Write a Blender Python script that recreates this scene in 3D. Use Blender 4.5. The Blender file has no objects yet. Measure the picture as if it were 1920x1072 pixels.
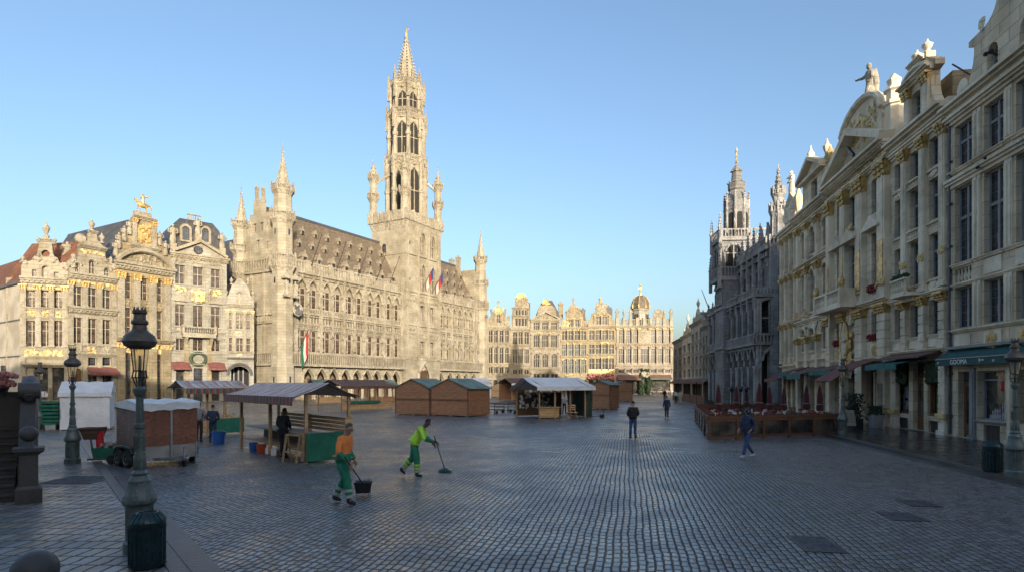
import bpy, bmesh, math, random
from mathutils import Vector, Matrix, geometry, noise
PI = math.pi
SC = bpy.context.scene
COL = SC.collection
FPX, HOR, CAMZ = 1100.0, 718.0, 2.6        # focal length and horizon row measured on the 1920 px wide photograph, eye height

def gp(x, y, z=0.0):
    "ground point seen at a photograph pixel"
    d = FPX * (CAMZ - z) / (y - HOR)
    return Vector((d * (x - 960) / FPX, d, z))
def at(x, d, z=0.0):
    return Vector((d * (x - 960) / FPX, d, z))
def zat(y, d):
    return CAMZ + (HOR - y) * d / FPX

# ---------------------------------------------------------------- mesh builder
class MB:
    def __init__(s):
        s.v = []; s.f = []; s.m = []; s.cur = 0
    def add(s, vs, fs):
        o = len(s.v)
        s.v += [tuple(p) for p in vs]
        for f in fs:
            s.f.append(tuple(i + o for i in f)); s.m.append(s.cur)
        return s
    def quad(s, a, b, c, d): return s.add([a, b, c, d], [(0, 1, 2, 3)])
    def box(s, x0, x1, y0, y1, z0, z1):
        return s.add([(x0,y0,z0),(x1,y0,z0),(x1,y1,z0),(x0,y1,z0),(x0,y0,z1),(x1,y0,z1),(x1,y1,z1),(x0,y1,z1)],
                     [(0,3,2,1),(4,5,6,7),(0,1,5,4),(1,2,6,5),(2,3,7,6),(3,0,4,7)])
    def taper(s, x, y, z0, z1, ax, ay, bx, by):
        return s.add([(x-ax,y-ay,z0),(x+ax,y-ay,z0),(x+ax,y+ay,z0),(x-ax,y+ay,z0),(x-bx,y-by,z1),(x+bx,y-by,z1),(x+bx,y+by,z1),(x-bx,y+by,z1)],
                     [(0,3,2,1),(4,5,6,7),(0,1,5,4),(1,2,6,5),(2,3,7,6),(3,0,4,7)])
    def prism(s, poly, y0, y1):
        "polygon in the x-z plane extruded along y"
        n = len(poly)
        vs = [(p[0], y0, p[1]) for p in poly] + [(p[0], y1, p[1]) for p in poly]
        fs = [tuple(range(n)), tuple(range(2*n-1, n-1, -1))]
        fs += [(i, (i+1) % n, n + (i+1) % n, n + i) for i in range(n)]
        return s.add(vs, fs)
    def slab(s, poly, z0, z1):
        "polygon in the x-y plane extruded along z"
        n = len(poly)
        vs = [(p[0], p[1], z0) for p in poly] + [(p[0], p[1], z1) for p in poly]
        fs = [tuple(range(n-1, -1, -1)), tuple(range(n, 2*n))]
        fs += [(i, (i+1) % n, n + (i+1) % n, n + i) for i in range(n)]
        return s.add(vs, fs)
    def lathe(s, x, y, prof, n=8, rot=0.0, sx=1.0, sy=1.0):
        vs = []; fs = []
        for r, z in prof:
            for k in range(n):
                a = rot + 2*PI*k/n
                vs.append((x + sx*r*math.cos(a), y + sy*r*math.sin(a), z))
        for i in range(len(prof)-1):
            for k in range(n):
                fs.append((i*n+k, i*n+(k+1) % n, (i+1)*n+(k+1) % n, (i+1)*n+k))
        fs.append(tuple(range(n-1, -1, -1))); o = (len(prof)-1)*n
        fs.append(tuple(range(o, o+n)))
        return s.add(vs, fs)
    def ball(s, x, y, z, rx, ry=None, rz=None, n=6, m=4):
        ry = rx if ry is None else ry; rz = rx if rz is None else rz
        vs = [(x, y, z-rz)]; fs = []
        for i in range(1, m):
            t = -PI/2 + PI*i/m
            for k in range(n):
                a = 2*PI*k/n
                vs.append((x+rx*math.cos(t)*math.cos(a), y+ry*math.cos(t)*math.sin(a), z+rz*math.sin(t)))
        vs.append((x, y, z+rz))
        for k in range(n): fs.append((0, 1+(k+1) % n, 1+k))
        for i in range(m-2):
            for k in range(n):
                a = 1+i*n; fs.append((a+k, a+(k+1) % n, a+n+(k+1) % n, a+n+k))
        a = 1+(m-2)*n
        for k in range(n): fs.append((a+k, a+(k+1) % n, len(vs)-1))
        return s.add(vs, fs)
    def tube(s, pts, r, n=6):
        "round bar along a polyline; r a number or one radius per point"
        pts = [Vector(p) for p in pts]
        rs = r if isinstance(r, (list, tuple)) else [r]*len(pts)
        vs = []; fs = []
        for i, p in enumerate(pts):
            t = (pts[min(i+1, len(pts)-1)] - pts[max(i-1, 0)]).normalized()
            up = Vector((0, 0, 1)) if abs(t.z) < .9 else Vector((1, 0, 0))
            a = t.cross(up).normalized(); b = a.cross(t)
            for k in range(n):
                q = 2*PI*k/n + PI/n
                vs.append(p + rs[i]*(math.cos(q)*a + math.sin(q)*b))
        for i in range(len(pts)-1):
            for k in range(n):
                fs.append((i*n+k, i*n+(k+1) % n, (i+1)*n+(k+1) % n, (i+1)*n+k))
        fs.append(tuple(range(n-1, -1, -1))); o = (len(pts)-1)*n
        fs.append(tuple(range(o, o+n)))
        return s.add(vs, fs)
    def bar(s, p, q, w, h):
        "rectangular bar from p to q"
        p, q = Vector(p), Vector(q)
        t = (q-p).normalized(); up = Vector((0, 0, 1)) if abs(t.z) < .95 else Vector((0, 1, 0))
        a = t.cross(up).normalized()*w/2; b = a.normalized().cross(t)*h/2
        vs = [p-a-b, p+a-b, p+a+b, p-a+b, q-a-b, q+a-b, q+a+b, q-a+b]
        return s.add(vs, [(0,3,2,1),(4,5,6,7),(0,1,5,4),(1,2,6,5),(2,3,7,6),(3,0,4,7)])
    def relief(s, x0, x1, y, z0, z1, n, r, rnd, d=.5):
        "carved relief: bosses and little scrolls scattered in a rectangle"
        for _ in range(n):
            q = r*rnd.uniform(.6, 1.3)
            s.ball(rnd.uniform(x0, x1), y, rnd.uniform(z0, z1), q*rnd.uniform(.6, 1.5), q*d, q*rnd.uniform(.6, 1.5), 5, 3)
        return s
    def baluster_row(s, x0, x1, y, z0, z1, step=.3, w=.12, rail=.14, dpt=.22):
        s.box(x0, x1, y-dpt/2, y+dpt/2, z0, z0+rail)
        s.box(x0, x1, y-dpt/2-.02, y+dpt/2+.02, z1-rail, z1)
        n = max(1, int((x1-x0)/step))
        for k in range(n):
            c = x0+(k+.5)*(x1-x0)/n
            h = z1-z0-2*rail
            s.lathe(c, y, [(w*.35, z0+rail), (w*.62, z0+rail+h*.35), (w*.3, z0+rail+h*.7), (w*.5, z1-rail)], 5)
        return s
    def panel(s, outline, holes, y0, thick, reveal=None, back=True):
        "upright sheet with holes: front face, reveals of the holes, edge of the outline"
        pts = []; edges = []
        def ring(r):
            o = len(pts)
            pts.extend(Vector((p[0], p[1])) for p in r)
            edges.extend((o+i, o+(i+1) % len(r)) for i in range(len(r)))
        ring(outline)
        for h in holes: ring(h)
        ov, oe, of, *_ = geometry.delaunay_2d_cdt(pts, edges, [], 0, 1e-5)
        def inside(p, poly):
            c = False; n = len(poly); x, z = p
            for i in range(n):
                a, b = poly[i], poly[i-1]
                if (a[1] > z) != (b[1] > z) and x < (b[0]-a[0])*(z-a[1])/(b[1]-a[1])+a[0]: c = not c
            return c
        bb = [(min(p[0] for p in h), max(p[0] for p in h), min(p[1] for p in h), max(p[1] for p in h)) for h in holes]
        keep = []
        for f in of:
            cx = sum(ov[i][0] for i in f)/len(f); cz = sum(ov[i][1] for i in f)/len(f)
            if not inside((cx, cz), outline): continue
            if any(b[0] <= cx <= b[1] and b[2] <= cz <= b[3] and inside((cx, cz), h) for h, b in zip(holes, bb)): continue
            keep.append(tuple(f))
        s.add([(p[0], y0, p[1]) for p in ov], keep)
        if back: s.add([(p[0], y0+thick, p[1]) for p in ov], [tuple(reversed(f)) for f in keep])
        for r, d in [(outline, thick)]+[(h, reveal or thick) for h in holes]:
            n = len(r)
            s.add([(p[0], y0, p[1]) for p in r]+[(p[0], y0+d, p[1]) for p in r],
                  [(i, (i+1) % n, n+(i+1) % n, n+i) for i in range(n)])
        return s
    def mesh(s, name, mats, smooth=None):
        me = bpy.data.meshes.new(name)
        me.from_pydata(s.v, [], s.f)
        for m in (mats if isinstance(mats, (list, tuple)) else [mats]): me.materials.append(m)
        if any(s.m): me.polygons.foreach_set('material_index', s.m)
        bm = bmesh.new(); bm.from_mesh(me)
        bmesh.ops.recalc_face_normals(bm, faces=bm.faces)
        bm.to_mesh(me); bm.free()
        if smooth is not None:
            me.shade_smooth(); me.set_sharp_from_angle(angle=math.radians(smooth))
        me.update()
        return me
    def build(s, name, mats, parent=None, smooth=None, loc=None, rz=None):
        return link(name, s.mesh(name, mats, smooth), parent, loc, rz)

def link(name, me, parent=None, loc=None, rz=None):
    o = bpy.data.objects.new(name, me); COL.objects.link(o)
    if parent is not None: o.parent = parent
    if loc is not None: o.location = loc
    if rz is not None: o.rotation_euler.z = rz
    return o
def tag(o, label, cat, group=None):
    o['label'] = label; o['category'] = cat
    if group: o['group'] = group
    return o
def thing(name, label, cat, loc=(0,0,0), rz=0.0, group=None):
    o = bpy.data.objects.new(name, None); COL.objects.link(o)
    o.location = loc; o.rotation_euler.z = rz; o.empty_display_size = .3
    return tag(o, label, cat, group)
def structure(o, kind='structure'):
    o['kind'] = kind; return o
KIDS = {}
def copy_tree(o, parent=None):
    c = o.copy(); COL.objects.link(c)
    if parent is not None: c.parent = parent
    for ch in [x for x in o.children]: copy_tree(ch, c)
    return c
def clone(src, label, loc, rz=0.0, group=None):
    c = copy_tree(src); c.location = loc; c.rotation_euler.z = rz; c['label'] = label
    if group: c['group'] = group
    return c

def rect(x0, x1, z0, z1): return [(x0, z0), (x1, z0), (x1, z1), (x0, z1)]
def arch(x0, x1, z0, z1, kind='round', n=8):
    "opening with an arched head whose crown touches z1"
    w = (x1-x0)/2; cx = (x0+x1)/2
    if kind == 'rect': return rect(x0, x1, z0, z1)
    if kind == 'round':
        r = min(w, (z1-z0)*.9); zs = z1-r
        return [(x0, z0), (x1, z0)]+[(cx+w*math.cos(PI*i/n), zs+r*math.sin(PI*i/n)) for i in range(n+1)]
    if kind == 'seg':
        r = w*.35; zs = z1-r
        return [(x0, z0), (x1, z0)]+[(cx+w*math.cos(PI*i/n), zs+r*math.sin(PI*i/n)) for i in range(n+1)]
    h = min(w*1.6, (z1-z0)*.9); zs = z1-h          # pointed
    right = []
    for i in range(n//2+1):
        t = i/(n//2)
        right.append((cx+w*(1-t**1.7), zs+h*t**.85*(1.0)))
    left = [(2*cx-p[0], p[1]) for p in reversed(right[:-1])]
    return [(x0, z0), (x1, z0)]+right+left

# ---------------------------------------------------------------- material nodes
class NT:
    def __init__(s, name):
        s.mat = bpy.data.materials.new(name); s.mat.use_nodes = True
        s.t = s.mat.node_tree; s.t.nodes.clear()
        s.out = s.n('ShaderNodeOutputMaterial'); s.p = s.n('ShaderNodeBsdfPrincipled')
        s.t.links.new(s.p.outputs[0], s.out.inputs['Surface'])
    def n(s, ty, **kw):
        x = s.t.nodes.new(ty)
        for k, v in kw.items(): setattr(x, k, v)
        return x
    def set(s, node, key, v):
        i = node.inputs[key]
        if hasattr(v, 'is_output') or isinstance(v, bpy.types.NodeSocket): s.t.links.new(v, i)
        elif isinstance(v, (tuple, list)) and len(v) == 3 and i.type == 'RGBA': i.default_value = (*v, 1)
        else: i.default_value = v
    def m(s, op, a, b=None, c=None, clamp=False):
        x = s.n('ShaderNodeMath', operation=op); x.use_clamp = clamp
        s.set(x, 0, a)
        if b is not None: s.set(x, 1, b)
        if c is not None: s.set(x, 2, c)
        return x.outputs[0]
    def mix(s, f, a, b, mode='MIX'):
        x = s.n('ShaderNodeMix', data_type='RGBA', blend_type=mode)
        s.set(x, 0, f); s.set(x, 6, a); s.set(x, 7, b)
        return x.outputs[2]
    def noise(s, vec, scale, detail=4, rough=.55, dist=0.0):
        x = s.n('ShaderNodeTexNoise'); s.set(x, 'Vector', vec)
        s.set(x, 'Scale', scale); s.set(x, 'Detail', detail); s.set(x, 'Roughness', rough); s.set(x, 'Distortion', dist)
        return x.outputs[0]
    def ramp(s, v, a, b, lo=0.0, hi=1.0):
        x = s.n('ShaderNodeMapRange'); x.interpolation_type = 'SMOOTHSTEP'
        for k, q in zip(range(5), (v, a, b, lo, hi)): s.set(x, k, q)
        return x.outputs[0]
    def obj(s): return s.n('ShaderNodeTexCoord').outputs['Object']
    def pos(s): return s.n('ShaderNodeNewGeometry').outputs['Position']
    def xyz(s, v):
        x = s.n('ShaderNodeSeparateXYZ'); s.set(x, 0, v); return x.outputs
    def vec(s, x, y, z=0.0):
        c = s.n('ShaderNodeCombineXYZ'); s.set(c, 0, x); s.set(c, 1, y); s.set(c, 2, z); return c.outputs[0]
    def scale(s, v, k):
        x = s.n('ShaderNodeVectorMath', operation='MULTIPLY'); s.set(x, 0, v); s.set(x, 1, k); return x.outputs[0]
    def white(s, v, dim='2D'):
        x = s.n('ShaderNodeTexWhiteNoise', noise_dimensions=dim); s.set(x, 'Vector', v); return x.outputs
    def bump(s, h, dist=1.0, strength=1.0):
        x = s.n('ShaderNodeBump'); s.set(x, 'Height', h); s.set(x, 'Distance', dist); s.set(x, 'Strength', strength)
        s.t.links.new(x.outputs[0], s.p.inputs['Normal'])
    def fin(s, base, rough=.8, metal=0.0, spec=.5):
        s.set(s.p, 'Base Color', base); s.set(s.p, 'Roughness', rough); s.set(s.p, 'Metallic', metal)
        s.set(s.p, 'Specular IOR Level', spec)
        return s.mat

def mul(c, k): return tuple(x*k for x in c)
def stone(name, c, stain=.35, block=None, rough=.85, var=.25, stainc=(.10, .085, .065), carve=0.0, crust=0.0):
    t = NT(name); o = t.obj()
    base = t.mix(t.ramp(t.noise(o, .45, 5), .35, .68), mul(c, 1+var*.5), mul((c[0], c[1]*.97, c[2]*.9), 1-var))
    streak = t.noise(t.scale(o, (2.2, 2.2, .28)), 1.0, 6, .62)
    blot = t.noise(o, 1.7, 7, .65)
    base = t.mix(t.m('MULTIPLY', t.ramp(t.m('MULTIPLY', streak, blot), .24, .44), stain), base, stainc)
    if crust:                                   # dark weather crust caught in the carving
        base = t.mix(t.m('MULTIPLY', t.ramp(t.noise(o, 3.4, 5, .7), .46, .62), crust), base, (.12, .10, .075))
    fine = t.noise(o, 14, 4, .7)
    base = t.mix(t.ramp(fine, .3, .75, 0, .3), base, mul(c, .55))
    h = t.m('MULTIPLY', fine, .012)
    if block:
        x, y, z = t.xyz(o)
        b = t.n('ShaderNodeTexBrick'); t.set(b, 'Vector', t.vec(t.m('ADD', x, y), z))
        for k, v in (('Scale', 1.0), ('Brick Width', block[0]), ('Row Height', block[1]), ('Mortar Size', .018), ('Mortar Smooth', .3)): t.set(b, k, v)
        t.set(b, 'Color1', (.86, .86, .86)); t.set(b, 'Color2', (1.06, 1.04, 1.0)); t.set(b, 'Mortar', (.62, .6, .56))
        base = t.mix(1.0, base, b.outputs[0], 'MULTIPLY')
        h = t.m('SUBTRACT', h, t.m('MULTIPLY', b.outputs[1], .015))
    if carve:
        v = t.n('ShaderNodeTexVoronoi'); t.set(v, 'Vector', t.scale(o, (1, 1, .7))); t.set(v, 'Scale', 3.2)
        h = t.m('ADD', h, t.m('MULTIPLY', v.outputs[0], -carve))
    t.bump(h)
    return t.fin(base, rough, 0, .3)
def plain(name, c, rough=.6, metal=0.0, var=.2, scale=3.0, spec=.5, bump=0.0):
    t = NT(name); o = t.obj()
    base = t.mix(t.ramp(t.noise(o, scale, 5, .6), .3, .7), mul(c, 1+var*.4), mul(c, 1-var))
    r = t.ramp(t.noise(o, scale*2.3, 4), .3, .7, max(.02, rough-.12), min(1, rough+.12))
    if bump: t.bump(t.m('MULTIPLY', t.noise(o, scale*6, 4), bump))
    return t.fin(base, r, metal, spec)
def wood(name, c, plank=.14, axis='z', rough=.7):
    t = NT(name); o = t.obj(); x, y, z = t.xyz(o)
    a = {'x': x, 'y': y, 'z': z}[axis]
    k = t.m('DIVIDE', a, plank); i = t.m('FLOOR', k); f = t.m('FRACT', k)
    rnd = t.white(t.vec(i, 3.3))[0]
    st = {'x': (9, 1.2, 1.2), 'y': (1.2, 9, 1.2), 'z': (1.2, 1.2, 9)}[axis]
    g = t.noise(t.scale(o, st), 1.5, 6, .6, .6)
    base = t.mix(t.ramp(g, .3, .72), mul(c, 1.15), mul(c, .62))
    base = t.mix(t.m('MULTIPLY', rnd, .35), base, mul(c, .6))
    edge = t.m('MINIMUM', f, t.m('SUBTRACT', 1.0, f))
    gap = t.ramp(edge, 0, .07, 1, 0)
    base = t.mix(t.m('MULTIPLY', gap, .8), base, mul(c, .2))
    t.bump(t.m('SUBTRACT', t.m('MULTIPLY', g, .004), t.m('MULTIPLY', gap, .008)))
    return t.fin(base, rough, 0, .35)
def stripes(name, cs, w, axis='x', rough=.75):
    "woven awning stripes"
    t = NT(name); o = t.obj(); a = t.xyz(o)['xyz'.index(axis)]
    f = t.m('FRACT', t.m('DIVIDE', a, w)); base = cs[0]
    for k, c in enumerate(cs[1:], 1):
        base = t.mix(t.ramp(f, k/len(cs)-.02, k/len(cs)+.02), base, c)
    base = t.mix(t.ramp(t.noise(o, 2.5, 5), .35, .7, 0, .35), base, (.12, .09, .08))
    t.bump(t.m('MULTIPLY', t.noise(o, 5, 3), .03))
    return t.fin(base, rough, 0, .2)
def tiles(name, c, w=.3, h=.2, rough=.75):
    t = NT(name); o = t.obj(); x, y, z = t.xyz(o)
    b = t.n('ShaderNodeTexBrick'); t.set(b, 'Vector', t.vec(t.m('ADD', x, t.m('MULTIPLY', y, .35)), t.m('ADD', z, t.m('MULTIPLY', y, .35))))
    for k, v in (('Scale', 1.0), ('Brick Width', w), ('Row Height', h), ('Mortar Size', .02), ('Mortar Smooth', .4)): t.set(b, k, v)
    t.set(b, 'Color1', mul(c, .75)); t.set(b, 'Color2', mul(c, 1.25)); t.set(b, 'Mortar', mul(c, .45))
    base = t.mix(t.ramp(t.noise(o, .6, 6, .65), .35, .7, 0, .55), b.outputs[0], mul((c[0]*.9, c[1]*1.0, c[2]*.95), .55))
    t.bump(t.m('MULTIPLY', b.outputs[1], -.02))
    return t.fin(base, rough, 0, .3)
def glass(name, c=(.022, .02, .02), rough=.08, lead=None, tint=None):
    t = NT(name); o = t.obj()
    base = t.mix(t.ramp(t.noise(o, 1.3, 3), .4, .65), c, mul(tint or c, 2.0))
    r = rough
    if lead:
        x, y, z = t.xyz(o)
        fx = t.m('ABSOLUTE', t.m('SUBTRACT', t.m('FRACT', t.m('DIVIDE', x, lead)), .5))
        fz = t.m('ABSOLUTE', t.m('SUBTRACT', t.m('FRACT', t.m('DIVIDE', z, lead*1.25)), .5))
        g = t.ramp(t.m('MAXIMUM', fx, fz), .43, .46)
        base = t.mix(g, base, (.05, .045, .04)); r = t.m('ADD', t.m('MULTIPLY', g, .6), rough)
    t.bump(t.m('MULTIPLY', t.noise(o, 2.6, 2), .012))
    return t.fin(base, r, 0, .8)

M = {}
def mats():
    M['nicheshade'] = stone('shade_toned_niche_stone', (.165, .135, .095), .2)  # darker stone tone, recess shade put into the colour
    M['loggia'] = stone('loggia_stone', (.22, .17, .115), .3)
    M['hall'] = stone('town_hall_stone', (.345, .308, .236), .06, (1.1, .45), carve=.0)
    M['hallcarve'] = stone('town_hall_carved_stone', (.36, .32, .245), .12, None, carve=.1, crust=.4)
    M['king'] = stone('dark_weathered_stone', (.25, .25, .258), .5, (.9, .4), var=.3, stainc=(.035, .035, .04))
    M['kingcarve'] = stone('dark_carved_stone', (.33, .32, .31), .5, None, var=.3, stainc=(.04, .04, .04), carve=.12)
    M['cream'] = stone('cream_stone', (.325, .287, .215), .22, (1.2, .5), crust=.22)
    M['creamtrim'] = stone('pale_stone_trim', (.345, .303, .227), .2, crust=.5)
    M['honey'] = stone('honey_stone', (.315, .257, .165), .3, (1.0, .45))
    M['white'] = stone('whitish_stone', (.335, .315, .265), .2, (1.1, .45), crust=.22)
    M['west'] = stone('grey_beige_stone', (.30, .258, .195), .4, (.9, .4))
    M['westcarve'] = stone('carved_beige_stone', (.30, .255, .18), .4, None, carve=.1, crust=.4)
    M['rose'] = stone('rosy_stone', (.345, .29, .24), .3, (1.0, .45))
    M['right'] = stone('grey_row_stone', (.76, .645, .475), .45, (1.0, .45), stainc=(.10, .085, .07))
    M['righttrim'] = stone('grey_row_trim', (.80, .69, .52), .4)
    M['rightwarm'] = stone('tan_row_stone', (.72, .595, .43), .45, (1.2, .55), stainc=(.11, .08, .06))
    M['plaster'] = stone('pale_plaster', (.46, .405, .315), .25)
    M['gold'] = plain('gilding', (.62, .42, .16), .4, .4, .5, 4, bump=.02)
    M['goldpaint'] = plain('ochre_gilded_paint', (.60, .44, .20), .55, .1, .4, 2)
    M['slate'] = tiles('slate_roof', (.085, .082, .085), .35, .22, .55)
    M['hallroof'] = tiles('brown_slate_roof', (.18, .14, .10), .4, .25, .75)
    M['redtile'] = tiles('red_roof_tile', (.19, .085, .05), .3, .25)
    M['copper'] = plain('dark_bronze', (.09, .075, .06), .45, .6, .4, 5)
    M['lead'] = plain('lead_sheet', (.12, .12, .125), .5, .5, .3, 3)
    M['glass'] = glass('window_glass', (.040, .027, .018), .12, .42, (.06, .035, .022))
    M['glassblue'] = glass('sky_window_glass', (.035, .05, .055), .08, .5, (.07, .09, .09))
    M['glassfar'] = plain('far_window_glass', (.022, .018, .016), .3, 0, .5, 1.1, spec=.25)
    M['glassdark'] = glass('dark_window_glass', (.02, .02, .022), .07, .3, (.03, .03, .035))
    M['shopglass'] = glass('shop_window_glass', (.028, .026, .024), .04, None, (.05, .045, .035))
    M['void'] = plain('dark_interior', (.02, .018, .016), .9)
    M['mull'] = stone('window_stone', (.42, .37, .29), .3)
    M['mullgrey'] = stone('grey_window_stone', (.30, .30, .31), .3)
    M['mulldark'] = plain('dark_window_frame', (.09, .08, .075), .6)
    M['brownwood'] = wood('brown_joinery', (.16, .075, .03), .5, 'x', .45)
    M['hutwood'] = wood('red_brown_boards', (.34, .175, .095), .17, 'z')
    M['palewood'] = wood('pale_boards', (.58, .37, .19), .2, 'z')
    M['post'] = wood('post_wood', (.50, .33, .18), .3, 'x')
    M['fence'] = wood('terrace_boards', (.16, .078, .045), .16, 'z', .6)
    M['oldwood'] = wood('old_dark_wood', (.10, .06, .035), .12, 'z', .7)
    M['greenroof'] = plain('green_roof_felt', (.15, .215, .185), .75, 0, .35, 1.5)
    M['greencloth'] = plain('green_cloth', (.014, .14, .085), .8, 0, .25, 3, bump=.02)
    M['tarpdark'] = plain('dark_green_tarpaulin', (.03, .055, .045), .6, 0, .35, 2, bump=.03)
    M['awnteal'] = plain('teal_awning', (.014, .125, .12), .75, 0, .25, 3)
    M['awndark'] = plain('dark_teal_awning', (.009, .075, .072), .75, 0, .15, 3)
    M['awnred'] = plain('dusty_red_awning', (.18, .062, .05), .8, 0, .3, 3, bump=.01)
    M['awnbrown'] = plain('brown_awning', (.15, .08, .06), .8, 0, .3, 3, bump=.01)
    M['whitetarp'] = plain('white_tarpaulin', (.72, .72, .72), .55, 0, .12, 1.3, bump=.05)
    M['browntarp'] = plain('rust_brown_tarpaulin', (.22, .085, .05), .55, 0, .3, 1.5, bump=.04)
    M['brownside'] = plain('grey_brown_tarpaulin', (.19, .125, .10), .6, 0, .3, 1.5, bump=.03)
    M['stall'] = stripes('striped_awning', [(.66, .50, .45), (.50, .29, .26), (.72, .62, .56), (.48, .46, .46)], .62, 'x')
    M['tartan'] = stripes('tartan_valance', [(.34, .08, .07), (.09, .20, .15), (.42, .15, .12), (.08, .10, .09)], .3, 'x')
    M['grey'] = plain('grey_panel', (.30, .28, .26), .6, 0, .3, 2)
    M['metal'] = plain('galvanised_metal', (.42, .43, .44), .4, .8, .3, 4)
    M['blackmetal'] = plain('black_metal', (.02, .02, .022), .45, .3, .3, 4)
    M['rubber'] = plain('tyre_rubber', (.018, .018, .018), .8)
    M['lamp'] = plain('green_grey_cast_iron', (.12, .145, .135), .38, .25, .35, 4, bump=.01)
    M['lampcap'] = plain('brown_copper_cap', (.12, .095, .075), .42, .3, .4, 3, bump=.01)
    M['bin'] = plain('dark_teal_cast_iron', (.014, .042, .044), .35, .2, .3, 5)
    M['bluestone'] = stone('bluestone', (.115, .112, .115), .4, None, .6, stainc=(.03, .03, .03))
    M['stepstone'] = stone('dark_step_stone', (.075, .07, .068), .4, None, .5, stainc=(.03, .03, .03))
    M['drain'] = plain('cast_iron_grate', (.085, .085, .09), .6, .1, .4, 6)
    M['red'] = plain('red_cloth', (.45, .02, .025), .8, 0, .3, 5)
    M['umbred'] = plain('dark_red_canvas', (.12, .035, .038), .8, 0, .3, 5)
    M['flower'] = plain('red_blossom', (.26, .022, .025), .8, 0, .5, 12)
    M['pinkflower'] = plain('pink_blossom', (.50, .20, .17), .8, 0, .5, 12)
    M['leaf'] = plain('green_leaf', (.03, .055, .02), .7, 0, .5, 9)
    M['bucketblue'] = plain('blue_plastic', (.02, .10, .35), .4, 0, .15)
    M['bucketred'] = plain('red_plastic', (.40, .06, .02), .4, 0, .15)
    M['skin'] = plain('skin', (.36, .20, .14), .55, 0, .1, 8)
    M['skinbrown'] = plain('brown_skin', (.13, .07, .045), .55, 0, .1, 8)
    M['hairgrey'] = plain('grey_hair', (.09, .085, .085), .85, 0, .4, 25)
    M['hairdark'] = plain('dark_hair', (.018, .014, .012), .8, 0, .4, 25)
    M['orange'] = plain('orange_workwear', (1.0, .29, .07), .75, 0, .15, 6, bump=.02)
    M['lime'] = plain('lime_workwear', (.55, .92, .09), .75, 0, .15, 6, bump=.02)
    M['limedim'] = plain('lime_band', (.42, .66, .10), .7, 0, .15, 6)
    M['workgreen'] = plain('green_workwear', (.02, .22, .12), .8, 0, .25, 6, bump=.03)
    M['silver'] = plain('reflective_tape', (.40, .45, .42), .35, .2, .1, 6)
    M['black'] = plain('black_cloth', (.016, .016, .02), .85, 0, .3, 6, bump=.02)
    M['navy'] = plain('navy_cloth', (.025, .04, .09), .85, 0, .3, 6, bump=.02)
    M['jeans'] = plain('blue_denim', (.035, .075, .18), .85, 0, .3, 6, bump=.02)
    M['greycloth'] = plain('grey_cloth', (.20, .21, .22), .85, 0, .25, 6)
    M['whitecloth'] = plain('white_cloth', (.65, .63, .6), .8, 0, .15, 6)
    M['beige'] = plain('beige_cloth', (.52, .44, .31), .8, 0, .2, 6)
    M['shoe'] = plain('dark_shoe_leather', (.012, .012, .013), .5)
    M['shoepale'] = plain('pale_trainers', (.45, .45, .46), .6)
    M['china'] = plain('white_china', (.6, .58, .55), .4, 0, .1)
    M['mop'] = plain('green_mop_yarn', (.03, .13, .11), .9, 0, .4, 14, bump=.03)
    M['flaggreen'] = plain('green_flag', (.02, .12, .06), .8); M['flagwhite'] = plain('white_flag', (.55, .5, .42), .8)
    M['flagred'] = plain('red_flag', (.38, .03, .03), .8); M['flagblue'] = plain('blue_flag', (.03, .05, .18), .8)
    M['textwhite'] = plain('white_lettering', (.75, .75, .72), .6, 0, .05)
    M['chalk'] = plain('menu_board', (.03, .03, .03), .7)
    t = NT('lantern_glass'); t.set(t.p, 'Transmission Weight', .85); t.set(t.p, 'IOR', 1.04); M['clear'] = t.fin((.85, .78, .62), .18)
    M['figure'] = plain('pale_porcelain', (.34, .32, .34), .35, 0, .25, 9)
    M['redpanel'] = plain('red_banner', (.40, .07, .05), .8, 0, .2, 1)
    M['paleview'] = plain('pale_plaster_wall', (.42, .44, .50), .8, 0, .25, .8)
mats()
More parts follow.
